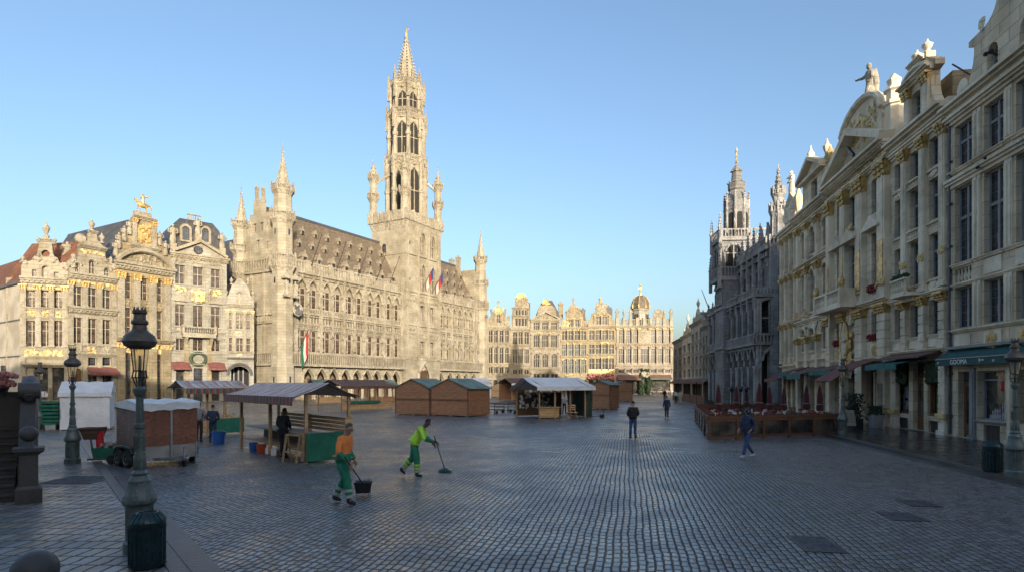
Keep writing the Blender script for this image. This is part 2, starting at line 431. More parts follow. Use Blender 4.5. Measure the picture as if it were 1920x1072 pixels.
# ---------------------------------------------------------------- ground, sky, light, camera
def cobble_mat(name, ang, a, b, c1, c2, joint=(.010, .010, .012), rough=.24, hgt=.012, jw=.028, tilt=.10, wob=.05, warm=(.10, .075, .05), dry=.25):
    "wet stone setts laid in rows: rows run along the direction ang, stones a wide and b long, every stone tilted a little"
    t = NT(name); p = t.pos()
    x, y, z = t.xyz(p)
    n1 = t.n('ShaderNodeTexNoise'); t.set(n1, 'Vector', p); t.set(n1, 'Scale', .55); t.set(n1, 'Detail', 3.0)
    n2 = t.n('ShaderNodeTexNoise'); t.set(n2, 'Vector', p); t.set(n2, 'Scale', 5.0); t.set(n2, 'Detail', 2.0)
    w1 = t.xyz(n1.outputs[1]); w2 = t.xyz(n2.outputs[1])
    ca, sa = math.cos(ang), math.sin(ang)
    u = t.m('ADD', t.m('MULTIPLY', x, ca), t.m('MULTIPLY', y, -sa))
    v = t.m('ADD', t.m('MULTIPLY', x, sa), t.m('MULTIPLY', y, ca))
    u = t.m('ADD', u, t.m('ADD', t.m('MULTIPLY', t.m('SUBTRACT', w1[0], .5), .12), t.m('MULTIPLY', t.m('SUBTRACT', w2[0], .5), wob)))
    v = t.m('ADD', v, t.m('MULTIPLY', t.m('SUBTRACT', w2[1], .5), wob*1.6))
    ku = t.m('DIVIDE', u, a); i = t.m('FLOOR', ku); fx = t.m('SUBTRACT', t.m('FRACT', ku), .5)
    off = t.white(t.vec(i, 7.7))[0]
    kv = t.m('ADD', t.m('DIVIDE', v, b), t.m('ADD', off, t.m('MULTIPLY', i, .37)))
    j = t.m('FLOOR', kv); fy = t.m('SUBTRACT', t.m('FRACT', kv), .5)
    rnd = t.white(t.vec(i, j)); rc = t.xyz(rnd[1])
    dx = t.m('MULTIPLY', t.m('SUBTRACT', .5, t.m('ABSOLUTE', fx)), a)
    dy = t.m('MULTIPLY', t.m('SUBTRACT', .5, t.m('ABSOLUTE', fy)), b)
    # rounded corners
    ix = t.m('MAXIMUM', t.m('SUBTRACT', jw, dx), 0.0); iy = t.m('MAXIMUM', t.m('SUBTRACT', jw, dy), 0.0)
    d = t.m('SUBTRACT', jw, t.m('SQRT', t.m('ADD', t.m('MULTIPLY', ix, ix), t.m('MULTIPLY', iy, iy))))
    top = t.ramp(d, 0.0, jw)
    jm = t.ramp(d, jw*.2, jw*.8)
    grain = t.noise(p, 38, 3, .6); patch = t.noise(p, .22, 5, .6); mid = t.noise(p, 1.1, 4)
    base = t.mix(rnd[0], c1, c2)
    base = t.mix(t.m('MULTIPLY', t.ramp(rc[1], .72, .95), .7), base, warm)
    base = t.mix(t.ramp(grain, .3, .7, 0, .3), base, mul(c1, .5))
    base = t.mix(t.ramp(patch, .38, .66, 0, .3), base, mul(c1, .5))
    base = t.mix(jm, joint, base)
    dome = t.m('MULTIPLY', t.m('ADD', t.m('MULTIPLY', fx, fx), t.m('MULTIPLY', fy, fy)), -.012)
    tl = t.m('ADD', t.m('MULTIPLY', t.m('MULTIPLY', t.m('SUBTRACT', rc[0], .5), fx), tilt*a), t.m('MULTIPLY', t.m('MULTIPLY', t.m('SUBTRACT', rc[2], .5), fy), tilt*b))
    h = t.m('ADD', t.m('MULTIPLY', top, hgt), t.m('ADD', t.m('MULTIPLY', t.m('ADD', dome, tl), top), t.m('MULTIPLY', grain, .0022)))
    t.bump(h)
    wet = t.ramp(t.m('ADD', t.m('MULTIPLY', patch, .6), t.m('MULTIPLY', mid, .4)), .40, .60)
    r = t.m('ADD', rough, t.m('ADD', t.m('MULTIPLY', wet, dry), t.m('MULTIPLY', t.m('SUBTRACT', 1.0, jm), .35)))
    return t.fin(base, r, 0, .7)

row_ang = math.atan((1180-960)/FPX)
M['cobble'] = cobble_mat('wet_cobbles', row_ang, .122, .215, (.27, .262, .255), (.14, .136, .136), rough=.20, jw=.027, hgt=.014, joint=(.005, .005, .006))
M['pavecobble'] = cobble_mat('wet_paving_setts', math.radians(92), .40, .235, (.24, .215, .19), (.135, .125, .115), rough=.28, jw=.03, joint=(.006, .006, .006), warm=(.26, .18, .09))
M['slabs'] = cobble_mat('wet_bluestone_slabs', row_ang*.8, .55, .85, (.055, .052, .052), (.034, .033, .035), rough=.13, hgt=.005, jw=.014, tilt=.025, wob=.015, warm=(.03, .026, .022), dry=.16)
M['kerb'] = stone('kerb_stone', (.095, .092, .092), .5, None, .36, stainc=(.03, .03, .03))

KL = [Vector((-12.2, 17.65)), Vector((-4.48, 8.08))]          # kerb line of the left pavement
kd = (KL[0]-KL[1]).normalized(); kn = Vector((-kd.y, kd.x))
KR = [Vector((15.3, 28.0)), Vector((13.1, 15.05))]            # kerb line of the right pavement
rd = (KR[0]-KR[1]).normalized(); rn = Vector((rd.y, -rd.x))
g = MB().quad((-700, -300, 0), (700, -300, 0), (700, 900, 0), (-700, 900, 0))
structure(g.build('square', M['cobble']))
def strip(p, q, n, w0, w1, z0, z1, name, mat):
    a, b = p+n*w0, q+n*w0; c, d = q+n*w1, p+n*w1
    return structure(MB().slab([(a.x, a.y), (b.x, b.y), (c.x, c.y), (d.x, d.y)], z0, z1).build(name, mat))
lp, lq = KL[1]-kd*22, KL[0]+kd*45
strip(lp, lq, kn, .225, 60, -.2, .06, 'pavement_left', M['pavecobble'])
strip(lp, lq, kn, 0, .22, -.2, .075, 'kerb_left', M['kerb'])
rp, rq = KR[1]-rd*30, KR[0]+rd*26
strip(rp, rq, rn, .30, 14, -.2, .11, 'pavement_right', M['slabs'])
strip(rp, rq, rn, 0, .29, -.2, .12, 'kerb_right', M['kerb'])
strip(rp, rq, rn, -.34, -.05, -.2, .012, 'gutter_right', M['kerb'])
strip(lp, lq, kn, -.40, -.05, -.2, .012, 'gutter_left', M['kerb'])

SUN_AZ = Vector((.33, -.944)).normalized(); SUN_EL = math.radians(11.0)
w = bpy.data.worlds.new('World'); SC.world = w; w.use_nodes = True
nt = w.node_tree; nt.nodes.clear()
sky = nt.nodes.new('ShaderNodeTexSky'); sky.sky_type = 'NISHITA'; sky.sun_disc = False
sky.sun_elevation = SUN_EL; sky.sun_rotation = math.atan2(SUN_AZ.x, SUN_AZ.y)
sky.altitude = 20; sky.air_density = 1.0; sky.dust_density = 4.0; sky.ozone_density = 2.3
bg = nt.nodes.new('ShaderNodeBackground'); bg.inputs[1].default_value = .105
wo = nt.nodes.new('ShaderNodeOutputWorld')
nt.links.new(sky.outputs[0], bg.inputs[0]); nt.links.new(bg.outputs[0], wo.inputs[0])
sl = bpy.data.lights.new('sun', 'SUN'); sl.energy = 2.0; sl.angle = math.radians(.5); sl.color = (1.0, .89, .73)
so = bpy.data.objects.new('sun', sl); COL.objects.link(so)
sd = Vector((SUN_AZ.x*math.cos(SUN_EL), SUN_AZ.y*math.cos(SUN_EL), math.sin(SUN_EL)))
so.rotation_euler = (-sd).to_track_quat('-Z', 'Y').to_euler(); so.location = (30, -60, 60)

cam = bpy.data.cameras.new('camera'); co = bpy.data.objects.new('camera', cam); COL.objects.link(co)
co.location = (0, 0, CAMZ); co.rotation_euler = (PI/2, 0, 0)
cam.sensor_width = 36; cam.lens = FPX/1920*36; cam.shift_y = (HOR-536)/1920
cam.clip_start = .1; cam.clip_end = 3000
SC.camera = co
SC.view_settings.view_transform = 'Standard'; SC.view_settings.look = 'None'
SC.view_settings.exposure = 1.7; SC.view_settings.gamma = 1.0
SC.render.engine = 'CYCLES'
SC.cycles.max_bounces = 6; SC.cycles.diffuse_bounces = 3; SC.cycles.glossy_bounces = 3; SC.cycles.transmission_bounces = 3
SC.cycles.use_denoising = True
# ---------------------------------------------------------------- houses
WCACHE = {}
def window_meshes(w, h, kind, nv, hs, fm, gm, fr=.05, mw=.075, depth=.10):
    key = (round(w, 2), round(h, 2), kind, nv, tuple(hs), fm, gm, fr, mw)
    if key in WCACHE: return WCACHE[key]
    o = arch(-w/2, w/2, 0, h, kind)
    inn = arch(-w/2+fr, w/2-fr, fr, h-fr, kind)
    f = MB().panel(o, [inn], 0, depth, back=False)
    k = {'rect': 0, 'round': .06, 'point': .2, 'seg': .05}[kind]
    for i in range(1, nv+1):
        x = -w/2+w*i/(nv+1)
        f.box(x-mw/2, x+mw/2, .012, depth-.004, fr*.5, h-fr*.5-k*h*abs(x)/(w/2))
    for q in hs:
        f.box(-w/2+fr*.5, w/2-fr*.5, .020, depth-.008, h*q-mw/2, h*q+mw/2)
    g = MB().add([(p[0], depth*.7, p[1]) for p in arch(-w/2+.02, w/2-.02, .02, h-.02, kind)], [tuple(range(len(o)))])
    WCACHE[key] = (f.mesh('window', M[fm]), g.mesh('pane', M[gm]))
    return WCACHE[key]

class House:
    "a building whose front runs from pixel column xa at distance da to column xb at distance db; parts live in its own frame: x along the front, -y out of it"
    def __init__(s, name, label, xa, da, xb, db, mat, cat='building', group=None, seed=1):
        s.A = at(xa, da); s.B = at(xb, db); s.W = (s.B-s.A).length
        s.U = (s.B-s.A).normalized(); s.ang = math.atan2(s.U.y, s.U.x)
        s.root = thing(name, label, cat, s.A, s.ang, group)
        s.mat = mat; s.holes = []; s.sills = MB(); s.rnd = random.Random(seed)
    def D(s, px):
        k = (px-960)/FPX
        t = (k*s.A.y-s.A.x)/(s.U.x-k*s.U.y)
        return s.A.y+t*s.U.y
    def u(s, px):
        k = (px-960)/FPX
        return (k*s.A.y-s.A.x)/(s.U.x-k*s.U.y)
    def z(s, px, y): return zat(y, s.D(px))
    def P(s, px, y): return (s.u(px), s.z(px, y))
    def back(s, px, y, t):
        "u and z of a pixel lying t metres behind the front"
        k = (px-960)/FPX; n = Vector((-s.U.y, s.U.x)); a = Vector((s.A.x, s.A.y))+n*t
        q = (k*a.y-a.x)/(s.U.x-k*s.U.y)
        return q, zat(y, a.y+q*s.U.y)
    def hole(s, poly): s.holes.append(poly)
    def wz(s, u0, u1, z0, z1, kind='rect', nv=1, hs=(.62,), fm='mull', gm='glass', rec=.28, fr=.05, mw=.075, y=0.0, cut=True, parent=None, sill=True):
        if u1 < u0: u0, u1 = u1, u0
        if cut: s.holes.append(arch(u0, u1, z0, z1, kind))
        a, b = window_meshes(u1-u0, z1-z0, kind, nv, hs, fm, gm, fr, mw)
        o = link('window', a, parent or s.root, ((u0+u1)/2, y+rec, z0))
        link('pane', b, o)
        if sill and cut: s.sills.box(u0-.1, u1+.1, y-.10, y+.1, z0-.16, z0-.02)
        return o
    def win(s, x0, x1, y0, y1, **k):
        c = (x0+x1)/2
        return s.wz(s.u(x0), s.u(x1), s.z(c, y1), s.z(c, y0), **k)
    def row(s, xs, z0, z1, **k):
        for a, b in xs: s.wz(s.u(a), s.u(b), z0, z1, **k)
    def cornice(s, z, h=.5, pr=.45, u0=0.0, u1=None, mat=None, dent=0, y=0.0, name='cornice', ends=.0):
        u1 = s.W if u1 is None else u1
        m = MB()
        m.box(u0-ends, u1+ends, y-pr*.35, y+.02, z, z+h*.38)
        m.box(u0-ends*1.6, u1+ends*1.6, y-pr*.7, y+.02, z+h*.38, z+h*.68)
        m.box(u0-ends*2, u1+ends*2, y-pr, y+.02, z+h*.68, z+h)
        if dent:
            n = max(2, int((u1-u0)/dent))
            for k in range(n):
                c = u0+(k+.5)*(u1-u0)/n
                m.box(c-dent*.25, c+dent*.25, y-pr*.6, y-pr*.34, z+h*.12, z+h*.38)
        return m.build(name, M[mat or s.mat], s.root)
    def pil(s, u, z0, z1, w=.5, pr=.18, mat=None, cap=None, base=True, y=0.0, rust=0, capmat='gold'):
        m = MB()
        if rust:
            n = max(1, round((z1-z0)/rust)); h = (z1-z0)/n
            for k in range(n):
                m.box(u-w/2, u+w/2, y-pr, y+.02, z0+k*h+.025, z0+(k+1)*h-.025)
            m.box(u-w/2+.04, u+w/2-.04, y-pr+.05, y+.015, z0, z1)
        else:
            m.box(u-w/2, u+w/2, y-pr, y+.02, z0, z1)
            m.box(u-w*.32, u+w*.32, y-pr-.035, y-pr+.01, z0+w*.7, z1-w*.7)
        if base: m.box(u-w*.62, u+w*.62, y-pr-.07, y+.012, z0-.003, z0+.22)
        o = m.build('pilaster', M[mat or s.mat], s.root)
        if cap:
            c = MB(); r = w*.5
            c.taper(u, y-pr*.45, z1-cap, z1-.06, w*.52, pr*.6, w*.72, pr*.85)
            for k in range(3):
                for q in range(3):
                    c.ball(u+(q-1)*w*.48, y-pr-.07-.05*k, z1-cap+cap*(.2+.3*k), r*.34, r*.3, cap*.2, 5, 3)
            c.box(u-w*.78, u+w*.78, y-pr-.2, y+.01, z1-.06, z1+.05)
            c.build('capital', M[capmat], o)
        return o
    def orn(s, u0, u1, z0, z1, n, r=.16, mat='gold', y=-.04, name='carved_relief', d=.5):
        return MB().relief(u0, u1, y, z0, z1, n, r, s.rnd, d).build(name, M[mat], s.root)
    def urn(s, u, z, h=1.0, r=.3, mat=None, y=.25, name='urn'):
        return MB().lathe(u, y, [(r*.8, z), (r*.8, z+h*.12), (r*.3, z+h*.2), (r*.95, z+h*.5), (r*1.05, z+h*.62), (r*.5, z+h*.75), (r*.3, z+h*.85), (.03, z+h)], 8).build(name, M[mat or s.mat], s.root, 40)
    def statue(s, u, z, h=1.8, mat=None, y=.25, arm=0, name='statue'):
        m = MB()
        m.lathe(u, y, [(h*.15, z), (h*.17, z+h*.2), (h*.12, z+h*.5), (h*.17, z+h*.72), (h*.13, z+h*.82), (h*.05, z+h*.85)], 7, sy=.8)
        m.ball(u, y-.02, z+h*.93, h*.07, h*.075, h*.085)
        for q in (-1, 1):
            m.tube([(u+q*h*.16, y, z+h*.77), (u+q*h*.23, y-.05*h, z+h*.6), (u+q*h*.1, y-.14*h, z+h*.5)], [h*.055, h*.05, h*.035], 5)
        if arm: m.tube([(u+arm*h*.1, y, z+h*.78), (u+arm*h*.3, y-.05, z+h*.80), (u+arm*h*.5, y-.1, z+h*.84)], [h*.06, h*.045, h*.03], 5)
        return m.build(name, M[mat or s.mat], s.root, 50)
    def awning(s, u0, u1, z0, z1, out, mat, val=.28, valmat=None, y=0.0, text=None):
        m = MB(); n = max(4, int((u1-u0)/.25))
        m.add([(u0, y-.03, z1), (u1, y-.03, z1), (u1, y-out, z0), (u0, y-out, z0), (u0, y-.03, z1-.05), (u1, y-.03, z1-.05), (u1, y-out, z0-.05), (u0, y-out, z0-.05)],
              [(0,1,2,3),(4,7,6,5),(0,3,7,4),(1,5,6,2),(0,4,5,1)])
        o = m.build('awning', M[mat], s.root)
        v = MB()
        vs = []; 
        for k in range(n+1):
            x = u0+(u1-u0)*k/n; q = .015*math.sin(k*1.9)
            vs += [(x, y-out-.01, z0), (x, y-out-.01+q, z0-val+(.05 if k % 2 else 0))]
        v.add(vs, [(2*k, 2*k+2, 2*k+3, 2*k+1) for k in range(n)])
        v.build('valance', M[valmat or mat], o)
        for x in (u0+.06, u1-.06): MB().tube([(x, y-.02, z0-.1), (x, y-out+.02, z0-.03)], .018, 5).build('awning_arm', M['blackmetal'], o)
        return o
    def front(s, outline, thick=.45, reveal=.34, name='wall'):
        m = MB().panel(outline, s.holes, 0, thick, reveal)
        if s.sills.v: m.add(s.sills.v, s.sills.f)
        return m.build(name, M[s.mat], s.root)
    def body(s, depth, h, mat=None, u0=None, u1=None, y0=.45, name='wall'):
        a = 0 if u0 is None else u0; b = s.W if u1 is None else u1
        m = MB().box(a+.004, b-.004, y0, depth, -.05, h)
        o = m.build(name, M[mat or s.mat], s.root)
        # dark rooms behind the openings
        return o
    def roof_deep(s, z0, z1, depth, mat='slate', u0=None, u1=None, y0=.42, over=.12, bell=0):
        "gabled roof whose ridge runs away from the front"
        a = (0 if u0 is None else u0)-over; b = (s.W if u1 is None else u1)+over; c = (a+b)/2
        return MB().prism([(a, z0), (b, z0), (c, z1)], y0, depth).build('roof', M[mat], s.root)
    def roof_long(s, z0, z1, depth, mat='slate', u0=None, u1=None, y0=.42, hip=0.0, top=0.0):
        a = 0 if u0 is None else u0; b = s.W if u1 is None else u1
        c = (y0+depth)/2; t = top/2
        vs = [(a, y0, z0), (b, y0, z0), (b, depth, z0), (a, depth, z0), (a+hip, c-t, z1), (b-hip, c-t, z1), (b-hip, c+t+.01, z1), (a+hip, c+t+.01, z1)]
        return MB().add(vs, [(0,3,2,1),(4,5,6,7),(0,1,5,4),(1,2,6,5),(2,3,7,6),(3,0,4,7)]).build('roof', M[mat], s.root)
    def chimney(s, u, y, z0, z1, w=.6, mat=None):
        m = MB().box(u-w/2, u+w/2, y-w/2, y+w/2, z0, z1).box(u-w*.62, u+w*.62, y-w*.62, y+w*.62, z1-.35, z1-.12)
        m.lathe(u, y, [(w*.22, z1), (w*.2, z1+.4)], 6)
        return m.build('chimney', M[mat or s.mat], s.root)
# ---------------------------------------------------------------- south side: five guild houses
def crop(x0, y0, k): return lambda x, y: (x0+x/k, y0+y/k)
c1 = crop(20, 420, 3.352); c2 = crop(210, 360, 2.822); c3 = crop(410, 280, 2.332)
GL = 'guild houses on the left of the square'
# 1 white house with red roof
H = House('guild_house', 'cream gabled guild house with red tile roof and ball finial, at the far left', 39, 68.3, 128, 70.1, 'cream', 'house', GL, 3)
zc = H.z(84, 527)
for a, b in ((48.9, 68.3), (76.4, 94.3), (99.4, 118.2)):
    H.win(a, b, 544, 578, hs=(.66,)); H.win(a, b, 601, 649, hs=(.62,), nv=1)
    H.orn(H.u(a)+.15, H.u(b)-.15, H.z(84, 594), H.z(84, 583), 12, .16, 'gold')
    H.orn(H.u(a), H.u(b), H.z(84, 666), H.z(84, 654), 22, .17, 'goldpaint')
for x in (44, 72, 97, 122.5):
    H.pil(H.u(x), H.z(84, 650), H.z(84, 536), .55, .16, 'creamtrim', .55)
for x in (44, 126): H.pil(H.u(x), 0.05, H.z(84, 668), .5, .2, 'creamtrim')
H.win(59.7, 68.3, 505.6, 522.4, nv=0, hs=()); H.win(78.2, 92.5, 498, 524, kind='round', nv=1, hs=(.6,)); H.win(100.8, 109.2, 510, 526.5, nv=0, hs=())
cu, cz = H.P(*c1(219, 185)); r = .42
H.hole([(cu+r*math.cos(a*PI/5), cz+r*math.sin(a*PI/5)) for a in range(10)])
MB().lathe(cu, 0, [(r, 0), (r, .05)], 12).build('pane', M['glassdark'], H.root, loc=(0, .3, 0))
H.root.children[-1].rotation_euler = (0, 0, 0)
z0 = H.z(84, 668)
H.hole(rect(H.u(48), H.u(60), .05, 3.1)); H.hole(rect(H.u(64), H.u(90), .6, z0-1.2)); H.hole(rect(H.u(98), H.u(121), .6, z0-1.2))
MB().box(H.u(46), H.u(123), .36, .42, 0, z0-.6).build('shop_front', M['shopglass'], H.root)
MB().box(H.u(49), H.u(59.5), .30, .35, .05, 3.0).build('door', M['brownwood'], H.root)
H.cornice(z0-1.25, .42, .9, H.u(44), H.u(126), 'creamtrim', name='shop_canopy')
for q in (z0-.25, H.z(84, 598), H.z(84, 580.5)): H.cornice(q, .28, .3, mat='creamtrim')
H.cornice(zc-.3, .7, .55, mat='creamtrim', dent=.5)
H.orn(0.3, H.W-.3, H.z(84, 542), H.z(84, 538), 26, .13, 'goldpaint')
o = [(0, 0), (H.W, 0), (H.W, zc)] + [H.P(*c1(*p)) for p in ((359,300),(356,272),(322,255),(304,238),(292,212),(274,204),(267,190),(263,150),(258,122),(244,100),(236,84),(204,84),(196,100),(180,116),(174,150),(168,182),(158,206),(140,222),(122,232),(98,236),(78,236),(66,262),(65,300))] + [(0, zc)]
H.front(o)
H.urn(*H.P(*c1(220, 84)), 1.9, .38, 'creamtrim'); H.urn(*H.P(*c1(172, 125)), .8, .25, 'creamtrim'); H.urn(*H.P(*c1(270, 125)), .8, .28, 'creamtrim'); H.urn(*H.P(*c1(72, 236)), .8, .25, 'creamtrim')
for (x, y) in ((160, 208), (276, 225), (80, 245), (340, 265)):
    u_, z_ = H.P(*c1(x, y)); H.orn(u_-.3, u_+.3, z_-.3, z_+.3, 5, .24, 'creamtrim', -.1)
H.cornice(H.z(84, 453), .3, .35, H.u(75), H.u(96), 'creamtrim')
SK = -.62                                            # the flank runs back to the left at a slant
zrg = H.z(84, 468)
m = MB(); L_ = 26
m.slab([(.004, .45), (H.W-.004, .45), (H.W+SK*L_, L_), (SK*L_, L_)], -.05, zc-.1); m.build('wall', M['plaster'], H.root)
m = MB().add([(-.3, .42, zc-.15), (SK*L_-.4, L_, zc-.15), (H.W/2+SK*L_, L_, zrg), (H.W/2, .42, zrg), (H.W+.1, .42, zc-.15), (H.W+SK*L_, L_, zc-.15)], [(0,3,2,1), (3,4,5,2), (0,4,3), (1,2,5)])
m.build('roof', M['redtile'], H.root)
sw = MB()
for q, h_, e_ in ((H.z(84, 668), .16, .12), (H.z(84, 600), .16, .12), (zc-.3, .25, .35)): sw.slab([(-e_, .5), (.1, .5), (SK*L_+.1, L_), (SK*L_-e_, L_)], q, q+h_)
sw.build('eaves_trim', M['bluestone'], H.root)
for y_, z_ in ((5, 3.2), (9, 3.0), (12, 7.5)):
    MB().slab([(SK*y_-.06, y_), (SK*y_+.1, y_), (SK*(y_+1)+.1, y_+1), (SK*(y_+1)-.06, y_+1)], z_, z_+1.6).build('window', M['glassdark'], H.root)
H.chimney(H.W*.82, 3.0, zc, H.z(84, 447), .8)

# 2
H = House('guild_house', 'cream guild house with one wide red shop awning under a pedimented scroll gable', 128, 70.1, 218, 74.4, 'cream', 'house', GL, 4)
zc = H.z(173, 521)
for a, b in ((136.3, 154.8), (163.8, 182), (190.3, 208.5)):
    H.wz(H.u(a), H.u(b), H.z(173, 577.5), H.z(173, 540), hs=(.66,)); H.wz(H.u(a), H.u(b), H.z(173, 643.5), H.z(173, 597), hs=(.62,))
    H.orn(H.u(a)+.1, H.u(b)-.1, H.z(173, 663), H.z(173, 651), 20, .17, 'goldpaint' if a > 160 and a < 180 else 'creamtrim')
for x in (131.5, 159, 186, 213):
    H.pil(H.u(x), H.z(173, 578), H.z(173, 532), .6, .16, 'creamtrim', .5); H.pil(H.u(x), H.z(173, 648), H.z(173, 593), .6, .18, 'creamtrim')
    if x != 131.5: H.pil(H.u(x), .05, H.z(173, 668), .55, .2, 'creamtrim')
H.cornice(H.z(173, 588), .75, .6, mat='creamtrim', dent=.45); H.cornice(zc-.35, .75, .6, mat='creamtrim', dent=.45); H.cornice(H.z(173, 667), .35, .35, mat='creamtrim')
H.orn(.4, H.W-.4, H.z(173, 534), H.z(173, 530), 30, .16, 'goldpaint')
for a, b, t_, q in ((141, 150, 494.6, 514), (167, 179, 489, 518), (195.5, 206, 503.5, 522.5)):
    H.win(a, b, t_, q, kind='round', nv=1, hs=(.6,))
    MB().tube([(x, -.06, z) for x, z in [(p[0], p[1]+.2) for p in arch(H.u(a)-.15, H.u(b)+.15, H.z((a+b)/2, q), H.z((a+b)/2, t_), 'round')[2:]]], .12, 5).build('hood_moulding', M['creamtrim'], H.root)
for a, b in ((162, 182), (190, 209)): H.win(a, b, 669.5, 685, nv=0, hs=(), gm='glassdark')
H.hole(arch(H.u(139), H.u(154), .05, H.z(146, 690), 'round')); MB().box(H.u(138), H.u(155), .36, .42, 0, 5.5).build('door', M['brownwood'], H.root)
H.hole(rect(H.u(162), H.u(210), .1, H.z(186, 701))); MB().box(H.u(161), H.u(211), .36, .42, 0, 4.2).build('shop_front', M['shopglass'], H.root)
for x in (174, 186, 198): MB().box(H.u(x)-.09, H.u(x)+.09, .2, .33, .1, 3.6).build('door_frame', M['mulldark'], H.root)
H.awning(H.u(160), H.u(215), H.z(187, 699), H.z(187, 687), 1.5, 'awnred')
o = [(0, 0), (H.W, 0), (H.W, zc)] + [H.P(*c1(*p)) for p in ((664,300),(660,262),(640,245),(618,238),(602,222),(596,200),(594,165),(601,152),(575,132),(547,104),(540,62),(532,48),(498,48),(490,62),(484,100),(462,112),(428,122),(430,160),(430,200),(418,212),(392,205),(378,222),(372,246),(361,262))] + [(0, zc)]
H.front(o)
H.cornice(H.z(*c1(512, 158)), .35, .45, H.u(c1(424, 0)[0]), H.u(c1(602, 0)[0]), 'creamtrim')
H.cornice(H.z(*c1(515, 60)), .3, .35, H.u(c1(484, 0)[0]), H.u(c1(546, 0)[0]), 'creamtrim')
H.urn(*H.P(*c1(515, 46)), 1.6, .35, 'creamtrim'); H.urn(*H.P(*c1(578, 120)), 1.3, .35, 'creamtrim')
u_, z_ = H.P(*c1(444, 92)); MB().lathe(0, 0, [(.5, -.25), (.62, -.1), (.62, .1), (.5, .25)], 12).build('gable_scroll', M['creamtrim'], H.root, 40, (u_, .2, z_)).rotation_euler = (PI/2, 0, 0)
H.orn(H.u(c1(440, 0)[0]), H.u(c1(585, 0)[0]), H.z(*c1(512, 188)), H.z(*c1(512, 172)), 26, .15, 'goldpaint')
for (x, y) in ((392, 215), (374, 250), (612, 232), (650, 262)):
    u_, z_ = H.P(*c1(x, y)); H.orn(u_-.3, u_+.3, z_-.3, z_+.3, 6, .26, 'creamtrim', -.1)
L_ = 8; zrg = H.z(173, 452); SK = -.45
MB().slab([(.004, .45), (H.W-.004, .45), (H.W+SK*L_, L_), (SK*L_, L_)], -.05, zc-.1).build('wall', M['cream'], H.root)
MB().add([(-.05, .42, zc-.15), (SK*L_, L_, zc-.15), (H.W/2+SK*L_, L_, zrg), (H.W/2, .42, zrg), (H.W+.05, .42, zc-.15), (H.W+SK*L_, L_, zc-.15)], [(0,3,2,1), (3,4,5,2), (0,4,3), (1,2,5)]).build('roof', M['redtile'], H.root)

# 3 gilded house with segmental pediment
H = House('guild_house', 'honey coloured guild house with a segmental pediment and a gilded horse statue on its gable', 218, 74.4, 322, 80.6, 'honey', 'house', GL, 5)
zr = [H.z(*c2(165, p)) for p in (570, 455, 785, 620)]
for a, b in ((232, 247), (260.7, 278), (290.8, 305)):
    H.wz(H.u(a), H.u(b), zr[0], zr[1], hs=(.36, .7)); H.wz(H.u(a), H.u(b), zr[2]+.3, zr[3], hs=(.36, .7))
    H.orn(H.u(a)-.1, H.u(b)+.1, zr[3]+.25, zr[0]-.3, 30, .17, 'honey')
for k, x in enumerate((225.5, 255, 285.5, 312)):
    H.pil(H.u(x), H.z(270, 637), H.z(*c2(165, 442)), .85, .3, 'creamtrim', .9)
    H.pil(H.u(x), .05, H.z(270, 645), .95, .3, 'honey', .6, rust=.6, capmat='goldpaint')
H.cornice(H.z(270, 642), .55, .7, mat='honey', dent=.4); H.orn(.2, H.W-.2, H.z(270, 660), H.z(270, 648), 60, .2, 'goldpaint')
zc = H.z(*c2(165, 425))
H.cornice(zc, 1.0, .75, mat='creamtrim', dent=.5, ends=.15)
for a, b in ((232, 246.5), (290.8, 303.5)):
    H.hole(arch(H.u(a), H.u(b), .05, H.z(270, 662), 'round'))
    d = MB().box(H.u(a)-.1, H.u(b)+.1, .36, .42, 0, H.z(270, 660)).build('door', M['glassdark'], H.root)
    MB().box((H.u(a)+H.u(b))/2-.06, (H.u(a)+H.u(b))/2+.06, .26, .34, .05, H.z(270, 664)).box(H.u(a), H.u(b), .25, .335, H.z(270, 674), H.z(270, 672.5)).build('door_frame', M['mulldark'], d)
H.hole(arch(H.u(261), H.u(277), .05, H.z(270, 662), 'round')); MB().box(H.u(260), H.u(278), .36, .42, 0, H.z(270, 660)).build('door', M['glassdark'], H.root)
# pediment
n = 14; zt = H.z(*c2(165, 312)); zb = zc+1.0; arc = [(-.1+(H.W+.2)*i/n, zb+(zt-zb)*math.sin(PI*i/n)**.75) for i in range(n+1)]
MB().tube([(x, -.35, z) for x, z in arc], .34, 6).build('pediment_cornice', M['creamtrim'], H.root)
o = [(0, 0), (H.W, 0), (H.W, zb), (H.W-.05, zb+.4)] + [H.P(*c2(*p)) for p in ((322,350),(284,320),(282,292),(272,262),(252,248),(236,236),(232,205),(226,165),(212,140),(196,128),(142,128),(126,140),(108,160),(108,196),(98,208),(76,226),(62,250),(44,268),(28,290),(14,322))] + [(.05, zb+.4), (0, zb)]
H.front(o)
H.orn(1.2, H.W-1.2, zb+.3, zb+1.6, 26, .26, 'creamtrim')
H.cornice(zt+.15, .45, .45, H.u(c2(92, 0)[0]), H.u(c2(250, 0)[0]), 'creamtrim')
for x in (116, 222): H.pil(H.u(c2(x, 0)[0]), zt+.6, H.z(*c2(165, 152)), .55, .3, 'creamtrim', .5)
H.orn(H.u(c2(136, 0)[0]), H.u(c2(204, 0)[0]), H.z(*c2(165, 262)), H.z(*c2(165, 175)), 70, .26, 'gold')
H.cornice(H.z(*c2(165, 150)), .45, .5, H.u(c2(106, 0)[0]), H.u(c2(234, 0)[0]), 'creamtrim')
for x, y in ((92, 205), (64, 240), (36, 275), (252, 262), (282, 315), (20, 318)):
    H.statue(*H.P(*c2(x, y+22)), 2.0, 'creamtrim', -.05)
m = MB(); u_, z_ = H.P(*c2(168, 128))
m.box(u_-1.0, u_+1.0, -.1, .7, z_-.1, z_+.5)
